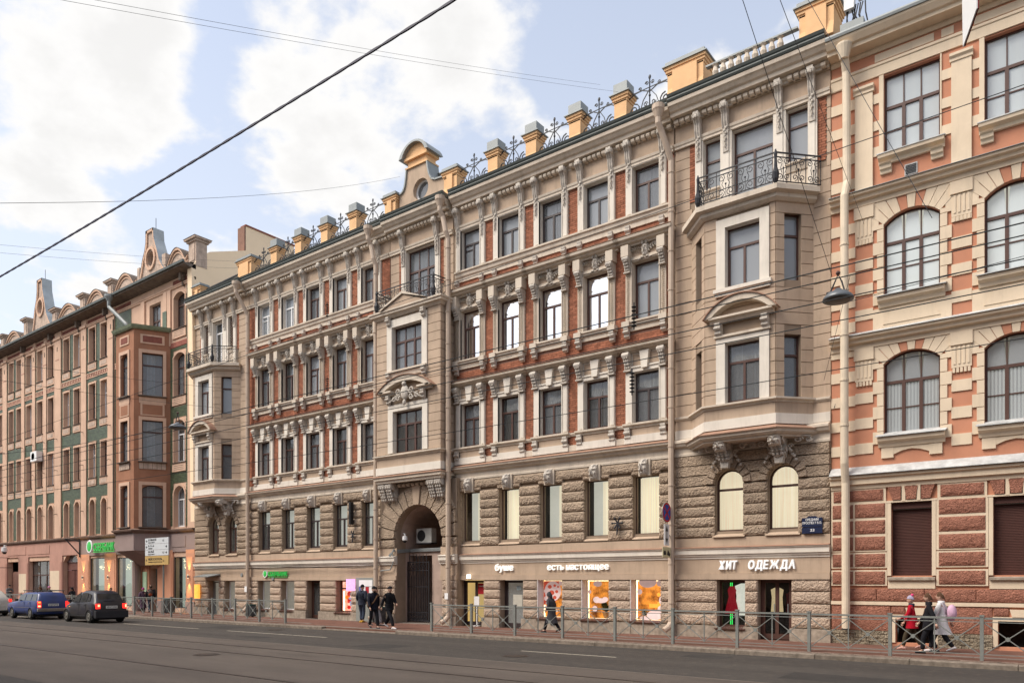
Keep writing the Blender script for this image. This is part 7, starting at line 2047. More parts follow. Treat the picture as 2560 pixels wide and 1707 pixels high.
# rails
for i, o_ in enumerate((11.8, 13.32, 16.4)):
    b = MB(); b.box(-250, 150, o_ - .03, o_ + .03, -.2, -.118); b.box(-250, 150, o_ - .085, o_ - .045, -.2, -.124); r_ = b.build('rail', RAILM); r_['kind'] = 'structure'
    b = MB(); b.quadv([FR(-250, o_ - .045, -.1235), FR(150, o_ - .045, -.1235), FR(150, o_ - .03, -.1235), FR(-250, o_ - .03, -.1235)]); r_ = b.build('rail_groove', BLACK); r_['kind'] = 'structure'
sheet('bed_edge', PAVEG, -250, 150, 10.36, 10.42, -.1215)
for (a, c_) in ((-14.05, -10.7), (-30.1, -23.35), (-39.4, -32.35), (-55, -50), (1, 6)):
    t = sheet('lane_marking', LINE, a, c_, 7.42, 7.54, -.1255)
# small litter and an iron cover
b = MB(RAW); b.lathe([(.3, 0), (.3, .006), (.02, .008)], FR(-24.6, 3.9, -.001), 18); tag(b.build('manhole_cover', ZINC), 'grey utility cover in the red pavement near the two walking men in black', 'manhole cover')

# ------------------------------------------------------------------ fence
def fence_run(name, label, xs, o=3.72, group=None):
    t = thing(name, label, 'fence', FR(xs[0], o, 0), 0, 'kerb fences')
    for x in xs:
        b = MB(); b.box(x - .042, x + .042, o - .042, o + .042, 0, 1.12); b.box(x - .055, x + .055, o - .055, o + .055, 1.12, 1.16); b.build('post', FENCE, t)
    for a, c_ in zip(xs, xs[1:]):
        a += .05; c_ -= .05; m_ = (a + c_) / 2
        for (n_, z0, z1, w_) in (('top_rail', 1.05, 1.10, .025), ('middle_rail', .97, .99, .012), ('bottom_rail', .15, .17, .012)): b = MB(); b.box(a, c_, o - w_, o + w_, z0, z1); b.build(n_, FENCE, t)
        b = MB(); b.box(m_ - .014, m_ + .014, o - .014, o + .014, .12, 1.06); b.build('upright_bar', FENCE, t)
        for (p, q) in ((a, m_), (m_, c_)):
            for s in (0, 1):
                b = MB(RAW); b.tube([FR(p, o, .16 if s else .96), FR(q, o, .96 if s else .16)], .014, 5); b.build('diagonal_bar', FENCE, t)
            b = MB(RAW); cq = FR((p + q) / 2, o, .56); b.lathe([(.02, -.02), (.055, -.02), (.055, .02), (.02, .02)], cq, 10, RAW, 'd'); b.build('rosette', FENCE, t)
xsR = [-21.4 + 2.13 * i for i in range(13)]
xsL = [-31.1 - 2.12 * i for i in range(29)][::-1]
fence_run('street_fence', 'grey steel fence with crossed bars along the kerb right of the archway', xsR)
fence_run('street_fence', 'grey steel fence with crossed bars along the kerb left of the archway, behind the cars', xsL)

# ------------------------------------------------------------------ road signs on the drainpipe
px_, po_ = .45, -.0
fsg = Frame((-12.4, 1.2), (-12.4, .3)); sxx = .45
REDS = mat('sign_red', (.55, .02, .02), .5, .05, 4); BLUS = mat('sign_blue', (.02, .08, .38), .5, .05, 4)
sgp = fsg(.45, 0, 0)
def sdisc(par, z, r_, m, d, name):
    b = MB(); b.quadv([fsg(.45 + r_ * math.cos(2 * PI * i / 28), d, z + r_ * math.sin(2 * PI * i / 28)) for i in range(28)]); link(name, b.mesh(name, m, fix=False), par)
SG = 'road signs mounted on the drainpipe'
t = thing('traffic_sign', 'round blue no-stopping sign with red rim and cross on the drainpipe', 'traffic sign', (sgp[0], sgp[1], 3.9), 0, SG)
b = MB(); b.prism([(.45 + .37 * math.cos(2 * PI * i / 28), 4.55 + .37 * math.sin(2 * PI * i / 28)) for i in range(28)], -.02, 0, fsg); b.build('back_plate', ZINC, t)
b = MB(); b.box(.4, 1.2, -.05, -.02, 4.5, 4.54, fsg); b.build('bracket', ZINC, t)
sdisc(t, 4.55, .355, REDS, .003, 'rim'); sdisc(t, 4.55, .29, BLUS, .006, 'field')
b = MB()
for s in (-1, 1): b.prism([(.45 - .22, 4.55 + s * .17), (.45 - .18, 4.55 + s * .22), (.45 + .22, 4.55 - s * .17), (.45 + .18, 4.55 - s * .22)], .007, .011, fsg)
b.build('cross', REDS, t)
t = thing('traffic_sign', 'white plate with a black double arrow just under the round blue sign', 'traffic sign', (sgp[0], sgp[1], 3.4), 0, SG)
b = MB(); b.box(.25, .65, -.02, 0, 3.34, 4.12, fsg); b.build('plate', PWHITE, t)
b = MB(); b.box(.4, 1.2, -.05, -.02, 3.7, 3.74, fsg); b.build('bracket', ZINC, t)
b = MB(); b.box(.42, .48, .0, .005, 3.5, 3.92, fsg); b.prism([(.45, 4.08), (.35, 3.86), (.55, 3.86)], .0, .006, fsg); b.prism([(.45, 3.38), (.35, 3.6), (.55, 3.6)], .0, .006, fsg); b.build('arrow', BLACK, t)
t = thing('traffic_sign', 'yellowish tow-away plate lowest of the signs on the drainpipe', 'traffic sign', (sgp[0], sgp[1], 2.9), 0, SG)
b = MB(); b.box(.12, .78, -.02, 0, 2.9, 3.28, fsg); b.build('plate', mat('yellow_plate', (.62, .58, .36), .6, .08, 4), t)
b = MB(); b.box(.4, 1.2, -.05, -.02, 3.05, 3.09, fsg); b.build('bracket', ZINC, t)
b = MB(); b.prism([(.18, 2.99), (.4, 2.99), (.4, 3.06), (.34, 3.15), (.24, 3.15), (.18, 3.08)], .0, .006, fsg); b.prism([(.46, 3.0), (.68, 2.95), (.72, 3.03), (.54, 3.18)], .0, .006, fsg); b.build('symbol', BLACK, t)
# road repairs, cracks and covers
PATCH = mat('asphalt_patch', (.055, .05, .046), .9, .2, 2, .6, 140, .2); CRACK = mat('tar_crack', (.022, .02, .018), .9, .2, 5)
for (a, c_, o0, o1) in ((-33.5, -31.2, 5.4, 6.7), (-19.6, -17.9, 8.2, 9.6), (-9.4, -8.1, 5.3, 6.2), (-26.5, -25.1, 8.6, 9.3), (-5.6, -3.2, 8.0, 9.4)):
    b = MB(); b.quadv([FR(a, o0, -.1275), FR(c_, o0 + .03, -.1275), FR(c_ - .05, o1, -.1275), FR(a + .04, o1 - .02, -.1275)]); r_ = b.build('asphalt_patch', PATCH); r_['kind'] = 'structure'
b = MB(RAW)
for q in range(26):
    x, o_ = rnd.uniform(-46, -2), rnd.uniform(5, 18.5); zz_ = -.1282 if o_ < 10.3 else -.1243; dx, do = rnd.choice(((1, .08), (1, -.1), (.1, 1)))
    pr = None
    for k in range(rnd.randint(5, 14)):
        nx_, no = x + dx * .22 + rnd.uniform(-.07, .07), o_ + do * .18 + rnd.uniform(-.07, .07)
        if not (10.2 < no < 10.6) and no < 19: b.quadv([FR(x, o_, zz_), FR(nx_, no, zz_), FR(nx_, no + .014, zz_), FR(x, o_ + .014, zz_)])
        x, o_ = nx_, no
r_ = b.build('road_cracks', CRACK); r_['kind'] = 'structure'
for (x, o_, l) in ((-29.0, 5.8, 'round iron manhole cover in the lane in front of the bright toy window'), (-13.2, 8.9, 'round iron manhole cover in the lane below the round blue sign'), (-20.6, 14.1, 'round iron manhole cover between the tram rails')):
    zz_ = -.1285 if o_ < 10.3 else -.1245
    b = MB(RAW); b.lathe([(.38, 0), (.38, .004), (.33, .004), (.33, .001), (.3, .001), (.3, .005), (.02, .005)], FR(x, o_, zz_), 24); tag(b.build('manhole_cover', RAILM), l, 'manhole cover', 'iron covers in the road')
# ------------------------------------------------------------------ cars
def loftmesh(name, rings, m, par, smooth=True, close=True, lv=0):
    b = MB(RAW); n = len(rings[0])
    for r_ in rings: b.v += r_
    for i in range(len(rings) - 1):
        for j in range(n): k = (j + 1) % n; b.f.append((i * n + j, i * n + k, (i + 1) * n + k, (i + 1) * n + j))
    if close: b.f.append(tuple(range(n))[::-1]); b.f.append(tuple((len(rings) - 1) * n + j for j in range(n)))
    o = b.build(name, m, par, smooth=smooth)
    if lv:
        s = o.modifiers.new('s', 'SUBSURF'); s.levels = lv; s.render_levels = lv
    return o
CARGL = mat('car_glass', (.012, .014, .016), .06, .3, 2, spec=.5, col2=(.05, .05, .05))
TYRE = mat('tyre_rubber', (.018, .017, .016), .9, .2, 6)
HUB = mat('wheel_rim', (.22, .21, .19), .5, .3, 12, metal=.5)
TAIL = mat('tail_lamp', (.5, .01, .01), .35, .1, 5, emit=(1, .03, .02), es=1.3)
TAILB = mat('brake_lamp', (.8, .1, .05), .35, .1, 5, emit=(1, .16, .08), es=5)
CHR = mat('bumper_metal', (.4, .36, .32), .35, .2, 4, metal=.7, spec=.5)
PLATEW = mat('number_plate', (.75, .75, .72), .5, .05, 4)
def ring_car(y, w_, zb, zs, zt, wt, tuck=.0):
    """closed cross-section: bottom zb, shoulder zs (half width w_), top zt (half width wt). x = across"""
    p = []
    for (a, z) in ((0, zb), (w_ * .8, zb), (w_ * .97, zb + .07), (w_, zb + .22), (w_ * 1.0, (zb + zs) / 2 + .08), (w_ * .985, zs - .06), (w_ * .95, zs), (wt + (w_ * .95 - wt) * .45, zs + (zt - zs) * .5), (wt, zt - .05 if zt - zs > .1 else zt), (wt * .8, zt), (0, zt + .012)):
        p.append((a, z))
    full = [(y, a, z) for a, z in p] + [(y, -a, z) for a, z in p[-2:0:-1]]
    return full
def car(name, label, x, o, spec, rz=0.):
    """local x = forward"""
    t = local_thing(name, label, 'car', FR(x, o, -.126), rz, 'cars queuing in the lane'); t.scale = (spec.get('sc', 1),) * 3
    paint = spec['paint']
    rings = [ring_car(*r_) for r_ in spec['rings']]
    body = loftmesh('body', rings, paint, t)
    wd = spec['w']
    for (y0, y1, s) in spec['wheels']:
        for sd in (-1, 1):
            r_ = spec['wr']
            b = MB(RAW); b.lathe([(r_ * 1.18, -.02), (r_ * 1.18, .012), (.02, .012)], ((y0), sd * (wd - .012), r_ * 1.02), 22, RAW, 'd') if False else None
            # wheel arch: dark liner standing 6 mm proud of the flank
            n = 16; arc = [(y0 + r_ * 1.17 * math.cos(PI * i / n), r_ + r_ * 1.17 * math.sin(PI * i / n)) for i in range(n + 1)] + [(y0 - r_ * 1.17, .17), (y0 + r_ * 1.17, .17)]
            b = MB(RAW); b.v += [(a, sd * (wd + .004), z) for a, z in arc] + [(a, sd * (wd - .25), z) for a, z in arc]; k = len(arc)
            b.f.append(tuple(range(k)))
            for i in range(k): b.f.append((i, (i + 1) % k, k + (i + 1) % k, k + i))
            b.build('wheel_arch', BLACK, t)
            b = MB(RAW)      # arch lip
            b.tube([(y0 + r_ * 1.2 * math.cos(PI * i / 12), sd * (wd + .005), r_ + r_ * 1.2 * math.sin(PI * i / 12)) for i in range(13)], .022, 5); b.build('arch_lip', paint, t)
            b = MB(RAW); cc_ = (y0, sd * (wd - .09), r_)
            b.lathe([(r_ * .6, -.1), (r_ * .93, -.1), (r_, -.07), (r_, .07), (r_ * .93, .10), (r_ * .62, .105)], cc_, 22, RAW, 'd'); wh = b.build('wheel', TYRE, t, smooth=True)
            b = MB(RAW)
            for q in (0,):
                b.lathe([(.02, sd * .125), (r_ * .2, sd * .125), (r_ * .24, sd * .11), (r_ * .5, sd * .112), (r_ * .58, sd * .125), (r_ * .66, sd * .118), (r_ * .66, sd * .1)], cc_, 18, RAW, 'd')
            ro = b.mesh('rim', HUB, smooth=True); q = bpy.data.objects.new('rim', ro); COL.objects.link(q); q.parent = wh; OFF[q.name] = (0, 0, 0)
    def panel(nm, m, pts, th=.008):
        b = MB(RAW); b.quadv(pts)
        o_ = b.build(nm, m, t); return o_
    for nm, m, pts in spec['panels']: panel(nm, m, pts)
    for nm, m, bx in spec['boxes']:
        b = MB(RAW)
        for q in (bx if isinstance(bx[0], tuple) else [bx]): b.box(*q)
        o_ = b.build(nm, m, t)
        bv = o_.modifiers.new('b', 'BEVEL'); bv.width = .015; bv.segments = 2
    b = MB(RAW); b.box(spec['L'][0] + .4, spec['L'][1] - .4, -wd + .15, wd - .15, .14, .4); b.build('underbody', BLACK, t)
    g, wdt = glyphs(spec['plate'], .085, .003, .01, BLACK); 
    px0 = spec['plx']; b = MB(RAW); b.box(px0 - .012, px0, -.26, .26, spec['plz'] - .06, spec['plz'] + .06); pl = b.build('number_plate', PLATEW, t)
    kk = .44 / wdt
    b = MB(RAW)
    for me, ox in g:
        q = len(b.v)
        for v in me.vertices: b.v.append((px0 - .016 , .22 - (ox + v.co.x) * kk, spec['plz'] - .043 + v.co.z))
        b.f += [tuple(q + i for i in p.vertices) for p in me.polygons]
    lt = b.mesh('characters', BLACK, fix=False); q = bpy.data.objects.new('characters', lt); COL.objects.link(q); q.parent = pl; OFF[q.name] = (0, 0, 0)
    return t
def mirror(pts): return [(x, -y, z) for x, y, z in pts]
DB = mat('dirty_navy_paint', (.012, .013, .028), .35, .35, 1.6, spec=.4, col2=(.035, .03, .028))
BLU = mat('blue_paint', (.022, .05, .20), .35, .2, 2.2, spec=.6, col2=(.03, .045, .13))
SIL = mat('silver_paint', (.55, .53, .48), .35, .1, 2, spec=.6)
# hatchback: length 3.5, half width .74. x forward, rear at 0
W_ = .745
rings = [(.02, W_ * .86, .30, .62, .66, .6), (.06, W_ * .95, .2, .84, .90, .62), (.22, W_, .2, .92, 1.08, .60), (.42, W_, .2, .94, 1.36, .55), (.6, W_, .2, .94, 1.46, .53), (1.1, W_, .2, .93, 1.5, .54), (1.6, W_, .2, .91, 1.49, .54), (1.95, W_, .2, .90, 1.42, .55), (2.45, W_, .2, .89, 1.13, .58), (2.75, W_, .2, .87, .94, .60), (3.1, W_ * .97, .2, .78, .84, .56), (3.35, W_ * .88, .22, .64, .70, .5), (3.47, W_ * .7, .28, .5, .56, .42)]
def sidepts(seq, s=1): return [(a, s * q, z) for a, q, z in seq]
pan = [('rear_window', CARGL, [(.165, -.55, 1.0), (.165, .55, 1.0), (.385, .49, 1.36), (.385, -.49, 1.36)]),
       ('windscreen', CARGL, [(2.72, -.54, .985), (2.72, .54, .985), (2.02, .49, 1.42), (2.02, -.49, 1.42)])]
def shell(w0, z0, w1, z1, z):   # half width of the upper side at height z
    return w0 + (w1 - w0) * (z - z0) / (z1 - z0) + .012
for s in (1, -1):
    f = lambda a, z: (a, s * shell(W_ * .95, .93, .54, 1.47, z), z)
    pan += [('side_window', CARGL, [f(.98, .97), f(1.62, .96), f(1.60, 1.38), f(1.0, 1.39)]), ('side_window', CARGL, [f(1.7, .96), f(2.52, .95), f(2.02, 1.34), f(1.72, 1.38)]), ('quarter_window', CARGL, [f(.62, 1.0), f(.9, .98), f(.9, 1.36), f(.70, 1.32)])]
boxes = [('bumper', mat('dark_bumper', (.03, .03, .036), .6, .2, 3), [(-.06, .16, -.74, .74, .24, .58)]), ('front_bumper', MATS['dark_bumper'], [(3.3, 3.52, -.6, .6, .22, .48)]),
         ('tail_light', TAIL, [(.02, .12, .50, .70, .66, .90)]), ('tail_light', TAIL, [(.02, .12, -.70, -.50, .66, .90)]), ('brake_light', TAILB, [(.01, .03, .53, .62, .76, .86)]), ('brake_light', TAILB, [(.01, .03, -.68, -.62, .72, .86)]),
         ('wiper', BLACK, [(.14, .17, -.2, .3, 1.02, 1.04)]), ('mirror', DB, [(2.3, 2.42, .78, .92, .95, 1.08)]), ('mirror', DB, [(2.3, 2.42, -.92, -.78, .95, 1.08)]),
         ('door_handle', BLACK, [(1.02, 1.15, .742, .757, .82, .85)]), ('door_handle', BLACK, [(1.75, 1.88, .742, .757, .82, .85)]),
         ('door_gap', BLACK, [(1.655, 1.667, .735, .75, .3, .9)]), ('side_moulding', BLACK, [(.75, 2.65, .74, .753, .3, .36)]), ('door_gap', BLACK, [(.95, .962, .735, .75, .45, .9)]), ('indicator', ORL, [(2.62, 2.7, .725, .752, .72, .75)])]
car('parked_car' if False else 'car', 'dark dirty hatchback with glowing red tail lights, nearest of the three cars', -40.55, 7.55, dict(sc=1.12, paint=DB, rings=rings, w=W_, wheels=[(.62, 0, 0), (2.96, 0, 0)], wr=.28, panels=pan, boxes=boxes, L=(0, 3.5), plate='М047СУ198', plx=-.015 + .03, plz=.74), PI)
# estate: length 4.1, half width .8
W2 = .80
rings = [(.0, W2 * .93, .34, .88, .93, .66), (.03, W2 * .97, .3, .95, 1.0, .67), (.10, W2, .28, .97, 1.2, .65), (.24, W2, .26, .97, 1.40, .63), (.4, W2, .26, .97, 1.43, .62), (1.6, W2, .26, .96, 1.44, .62), (2.2, W2, .26, .95, 1.41, .62), (2.45, W2, .26, .94, 1.30, .62), (2.72, W2, .26, .93, 1.02, .64), (2.9, W2, .26, .90, .95, .66), (3.6, W2 * .98, .28, .86, .90, .66), (4.0, W2 * .96, .30, .80, .83, .66), (4.06, W2 * .93, .36, .76, .78, .64)]
pan = [('rear_window', CARGL, [(.055, -.58, 1.02), (.055, .58, 1.02), (.205, .55, 1.35), (.205, -.55, 1.35)]), ('windscreen', CARGL, [(2.76, -.58, .99), (2.76, .58, .99), (2.46, .55, 1.33), (2.46, -.55, 1.33)])]
for s in (1, -1):
    f = lambda a, z: (a, s * shell(W2 * .95, .96, .62, 1.42, z), z)
    pan += [('side_window', CARGL, [f(.2, 1.0), f(.82, 1.0), f(.82, 1.35), f(.30, 1.35)]), ('side_window', CARGL, [f(.92, 1.0), f(1.6, 1.0), f(1.6, 1.35), f(.92, 1.35)]), ('side_window', CARGL, [f(1.7, 1.0), f(2.6, .99), f(2.36, 1.32), f(1.7, 1.35)])]
boxes = [('bumper', CHR, [(-.14, .02, -.8, .8, .44, .60)]), ('front_bumper', CHR, [(4.04, 4.16, -.78, .78, .42, .56)]),
         ('tail_light', TAIL, [(-.03, .06, .60, .77, .64, .97)]), ('tail_light', TAIL, [(-.03, .06, -.77, -.60, .64, .97)]), ('brake_light', TAILB, [(-.035, -.028, .63, .76, .68, .76)]), ('indicator', ORL, [(-.035, -.028, .63, .76, .88, .95)]),
         ('door_handle', CHR, [(1.0, 1.12, .8, .815, .87, .90)]), ('door_handle', CHR, [(1.75, 1.87, .8, .815, .87, .90)]), ('door_gap', BLACK, [(1.65, 1.662, .79, .804, .35, .95)]), ('door_gap', BLACK, [(.87, .882, .79, .804, .5, .95)]),
         ('mirror', BLACK, [(2.4, 2.5, .8, .95, .97, 1.08)]), ('mirror', BLACK, [(2.4, 2.5, -.95, -.8, .97, 1.08)]), ('trim_strip', CHR, [(.3, 3.9, .8, .808, .62, .64)]),
         ('roof_rack', BLACK, [(.35, .39, -.66, .66, 1.5, 1.53), (1.15, 1.19, -.66, .66, 1.5, 1.53), (2.0, 2.04, -.66, .66, 1.5, 1.53), (.2, 2.2, .62, .65, 1.52, 1.55), (.2, 2.2, -.65, -.62, 1.52, 1.55), (.35, .38, .62, .65, 1.4, 1.5), (2.0, 2.03, .62, .65, 1.4, 1.5), (.35, .38, -.65, -.62, 1.4, 1.5), (2.0, 2.03, -.65, -.62, 1.4, 1.5)])]
car('car', 'blue estate car with a black roof rack, between the dark hatchback and the silver car', -47.0, 7.8, dict(sc=1.07, paint=BLU, rings=rings, w=W2, wheels=[(.85, 0, 0), (3.27, 0, 0)], wr=.29, panels=pan, boxes=boxes, L=(0, 4.1), plate='К337ХР78', plx=-.0, plz=.78), PI)
W3 = .88
rings = [(.0, W3 * .85, .35, .75, .82, .7), (.05, W3 * .95, .3, 1.0, 1.06, .72), (.2, W3, .28, 1.05, 1.2, .68), (.5, W3, .28, 1.06, 1.5, .60), (.8, W3, .28, 1.06, 1.6, .58), (1.6, W3, .28, 1.04, 1.65, .60), (2.4, W3, .28, 1.02, 1.6, .60), (3.2, W3, .28, 1.0, 1.15, .64), (4.1, W3 * .94, .3, .85, .95, .6), (4.4, W3 * .8, .35, .6, .7, .5)]
pan = [('rear_window', CARGL, [(.24, -.6, 1.2), (.24, .6, 1.2), (.6, .54, 1.52), (.6, -.54, 1.52)])]
for s in (1, -1):
    f = lambda a, z: (a, s * shell(W3 * .95, 1.05, .6, 1.6, z), z)
    pan += [('side_window', CARGL, [f(.6, 1.15), f(1.3, 1.12), f(1.3, 1.48), f(.8, 1.45)]), ('side_window', CARGL, [f(1.4, 1.12), f(2.2, 1.1), f(2.1, 1.5), f(1.4, 1.52)]), ('side_window', CARGL, [f(2.3, 1.1), f(3.1, 1.08), f(2.5, 1.46), f(2.3, 1.5)])]
boxes = [('bumper', SIL, [(-.1, .12, -.85, .85, .35, .66)]), ('bumper_lower', BLACK, [(-.08, .12, -.84, .84, .24, .42)]), ('tail_light', TAIL, [(.0, .35, .72, .89, .88, 1.06)]), ('tail_light', TAIL, [(.0, .35, -.89, -.72, .88, 1.06)]), ('brake_light', TAILB, [(-.02, .02, .76, .87, .92, 1.03)]), ('reflector', TAIL, [(-.105, -.1, .6, .78, .48, .52)])]
car('car', 'silver white car cut by the left edge, ahead of the blue estate', -54.35, 8.2, dict(paint=SIL, rings=rings, w=W3, wheels=[(.9, 0, 0), (3.5, 0, 0)], wr=.33, panels=pan, boxes=boxes, L=(0, 4.4), plate='А512КЕ178', plx=.0, plz=.8), PI)

# ------------------------------------------------------------------ people
def skinmesh(pts, edges, rad, lv=1):
    me = bpy.data.meshes.new('tmp'); me.from_pydata(pts, edges, []); o = bpy.data.objects.new('tmp', me); COL.objects.link(o)
    s = o.modifiers.new('k', 'SKIN'); s.use_smooth_shade = True
    for i, v in enumerate(me.skin_vertices[0].data):
        r_ = rad[i]; v.radius = r_ if isinstance(r_, tuple) else (r_, r_); v.use_root = (i == 0)
    if lv: q = o.modifiers.new('s', 'SUBSURF'); q.levels = lv; q.render_levels = lv
    dg = bpy.context.evaluated_depsgraph_get(); ev = o.evaluated_get(dg); m2 = bpy.data.meshes.new_from_object(ev)
    bpy.data.objects.remove(o); return m2
def addmesh(b, me):
    q = len(b.v); b.v += [tuple(v.co) for v in me.vertices]; b.f += [tuple(q + i for i in p.vertices) for p in me.polygons]
SKINM = mat('skin', (.52, .32, .24), .6, .05, 10, spec=.3)
def cl(name, c): return mat('cloth_' + name, c, .9, .18, 7, .3, 60, .15)
C_BLACK = cl('black', (.016, .016, .02)); C_NAVY = cl('navy', (.035, .04, .06)); C_GREY = cl('grey', (.13, .13, .14)); C_DENIM = cl('denim', (.05, .065, .10)); C_CHAR = cl('charcoal', (.06, .058, .065))
C_RED = cl('red', (.45, .008, .025)); C_WHITE = cl('white', (.72, .70, .71)); C_PINK = cl('pink', (.66, .42, .56)); C_PURP = cl('plum', (.09, .055, .085)); C_OLIVE = cl('olive', (.07, .055, .035)); C_OCH = cl('ochre', (.6, .34, .05)); C_MAG = cl('magenta', (.35, .05, .22)); C_LGREY = cl('light_grey', (.28, .28, .30)); C_HAIR = cl('dark_hair', (.03, .018, .012)); C_BROWN = cl('brown', (.11, .06, .035)); C_PHAT = cl('pink_hat', (.62, .25, .42)); C_STRIPE = cl('pale_hat', (.42, .38, .50))
PEOPLE = 'pedestrians on the pavement'
def person(label, x, o, heading, h=1.75, step=.0, jacket=C_BLACK, trousers=C_BLACK, shoes=C_BLACK, coat=0., hat=None, hair=None, hood=False, hands='side', arm=.25, lead=1, bow=0., build_=1., scarf=None, bag=None, extra=None, shoes_white=False):
    """heading: direction the person faces in plan, degrees from +x towards the street side (-Y)"""
    t = local_thing('person', label, 'person', FR(x, o, 0), R(-heading), PEOPLE)
    H_ = h; u = H_ / 1.75; bw_ = build_
    st = step; hipz = .92 * u - abs(st) * .09
    # local: x forward, y left, z up
    hipL, hipR = (0, .09 * u, hipz), (0, -.09 * u, hipz)
    fx = {1: st, -1: -st}
    def leg(side):
        f = fx[side * lead]; yy = side * .09 * u
        knee = (f * .52 + (.07 if f <= 0 else .06) * u, yy, .49 * u - (.03 if f else 0)); lift = .0 if f >= 0 else abs(f) * .22
        ank = (f, yy, .08 * u + lift)
        return knee, ank
    kL, aL = leg(1); kR, aR = leg(-1)
    ch = (.02 + bow * .25, 0, 1.28 * u - bow * .04); wa = (.01 + bow * .06, 0, 1.06 * u); nk = (.02 + bow * .32, 0, 1.47 * u - bow * .06); hd = (.045 + bow * .42, 0, 1.63 * u - bow * .1)
    sh = lambda s: (ch[0] + .0, s * .185 * u * bw_, 1.41 * u - bow * .06)
    def arms(s):
        S0 = sh(s)
        if hands == 'phone': return S0, (S0[0] + .08, s * .22 * u, 1.14 * u), (S0[0] + .30, s * .07, 1.22 * u)
        if hands == 'front' and s == 1: return S0, (S0[0] + .05, s * .25 * u, 1.13 * u), (S0[0] + .27, s * .16, 1.02 * u)
        if hands == 'pocket': return S0, (S0[0] - .08, s * .27 * u, 1.13 * u), (S0[0] + .08, s * .2 * u, .95 * u)
        if hands == 'folded': return S0, (S0[0] + .06, s * .25 * u, 1.14 * u), (S0[0] + .24, s * .06, 1.14 * u)
        sw = arm * (-s * lead)
        return S0, (S0[0] + sw * .5 - .02, s * .245 * u * bw_, 1.13 * u), (S0[0] + sw + .03, s * .25 * u * bw_, .88 * u)
    A = {s: arms(s) for s in (1, -1)}
    # ---- body (one skin surface)
    P = [(0, 0, hipz + .02), wa, ch, nk, (hd[0] - .02, 0, hd[2] - .08 * u)]
    E_ = [(0, 1), (1, 2), (2, 3), (3, 4)]; Rr = [(.13 * u, .11 * u), (.12 * u, .10 * u), (.13 * u, .10 * u), .055 * u, .05 * u]
    for s, (kn, an) in ((1, (kL, aL)), (-1, (kR, aR))):
        i = len(P); P += [(0, s * .09 * u, hipz - .05), kn, an, (an[0] + .12 * u, an[1], max(.04, an[2] - .045))]; E_ += [(0, i), (i, i + 1), (i + 1, i + 2), (i + 2, i + 3)]; Rr += [.085 * u, .055 * u, .04 * u, .035 * u]
    for s in (1, -1):
        i = len(P); P += list(A[s]); E_ += [(2, i), (i, i + 1), (i + 1, i + 2)]; Rr += [.055 * u, .042 * u, .03 * u]
    b = MB(RAW); addmesh(b, skinmesh(P, E_, Rr))
    # head with features
    hr = .105 * u
    def HV(th, a):
        x_, y_, z_ = math.sin(th) * math.cos(a), math.sin(th) * math.sin(a), math.cos(th)
        r_ = 1.
        if z_ < 0: r_ *= 1 - .12 * (z_ ** 2)
        X, Y, Z_ = x_ * hr * .95, y_ * hr * .78 * (1 + .12 * z_), z_ * hr * 1.22
        if x_ > .3: X += .024 * u * math.exp(-(y_ ** 2) / .02 - ((z_ + .08) ** 2) / .03); X -= .008 * u * (math.exp(-((abs(y_) - .33) ** 2) / .015 - ((z_ - .12) ** 2) / .01)); X += .006 * u * math.exp(-(y_ ** 2) / .06 - ((z_ + .42) ** 2) / .006)
        return (hd[0] + X, hd[1] + Y, hd[2] + Z_)
    q = len(b.v); n_, m_ = 16, 12
    for i in range(m_ + 1):
        for j in range(n_): b.v.append(HV(PI * i / m_, 2 * PI * j / n_))
    for i in range(m_):
        for j in range(n_): k = (j + 1) % n_; b.f.append((q + i * n_ + j, q + i * n_ + k, q + (i + 1) * n_ + k, q + (i + 1) * n_ + j))
    for s in (-1, 1): b.ball((hd[0] - .01, s * hr * .8, hd[2] - .01), (.022, .01, .032), 6, 4, RAW)
    # hands: palm and five bent fingers
    for s in (1, -1):
        el, ha = Vector(A[s][1]), Vector(A[s][2]); d = (ha - el).normalized(); side = Vector((0, 1, 0)) if abs(d.y) < .8 else Vector((1, 0, 0)); side = (side - d * side.dot(d)).normalized(); nm = d.cross(side)
        c0 = ha; b.tube([tuple(c0), tuple(c0 + d * .05), tuple(c0 + d * .085)], [.026, .036, .03], 6)
        for k in range(4):
            f0 = c0 + d * .08 + nm * (k - 1.5) * .017; L_ = (.06, .07, .065, .05)[k]; b.tube([tuple(f0), tuple(f0 + d * L_ * .5 - side * s * .008), tuple(f0 + d * L_ * .85 - side * s * .03)], [.010, .009, .007], 5)
        f0 = c0 + d * .03 + nm * .03; b.tube([tuple(f0), tuple(f0 + d * .03 + nm * .02), tuple(f0 + d * .055 + nm * .018)], [.012, .011, .008], 5)
    b.build('body', SKINM, t, smooth=True)
    b = MB(RAW)
    for s in (-1, 1): b.ball((hd[0] + hr * .80, s * hr * .30, hd[2] + .012), (.008, .012, .007), 6, 4, RAW)
    b.build('eyes', C_HAIR, t)
    b = MB(RAW); b.ball((hd[0] + hr * .80, 0, hd[2] - hr * .52), (.008, .022, .005), 6, 4, RAW); b.build('mouth', mat('lips', (.35, .10, .09), .5, .05, 5), t)
    # ---- trousers
    P = [(0, 0, hipz + .06), (0, 0, hipz)]; E_ = [(0, 1)]; Rr = [(.125 * u, .15 * u), (.12 * u, .15 * u)]
    for s, (kn, an) in ((1, (kL, aL)), (-1, (kR, aR))):
        i = len(P); P += [(0, s * .10 * u, hipz - .1), kn, (an[0], an[1], an[2] + .02)]; E_ += [(1, i), (i, i + 1), (i + 1, i + 2)]; Rr += [.105 * u, .08 * u, .068 * u]
    me = skinmesh(P, E_, Rr); me.materials.clear(); me.materials.append(trousers); link('trousers', me, t)
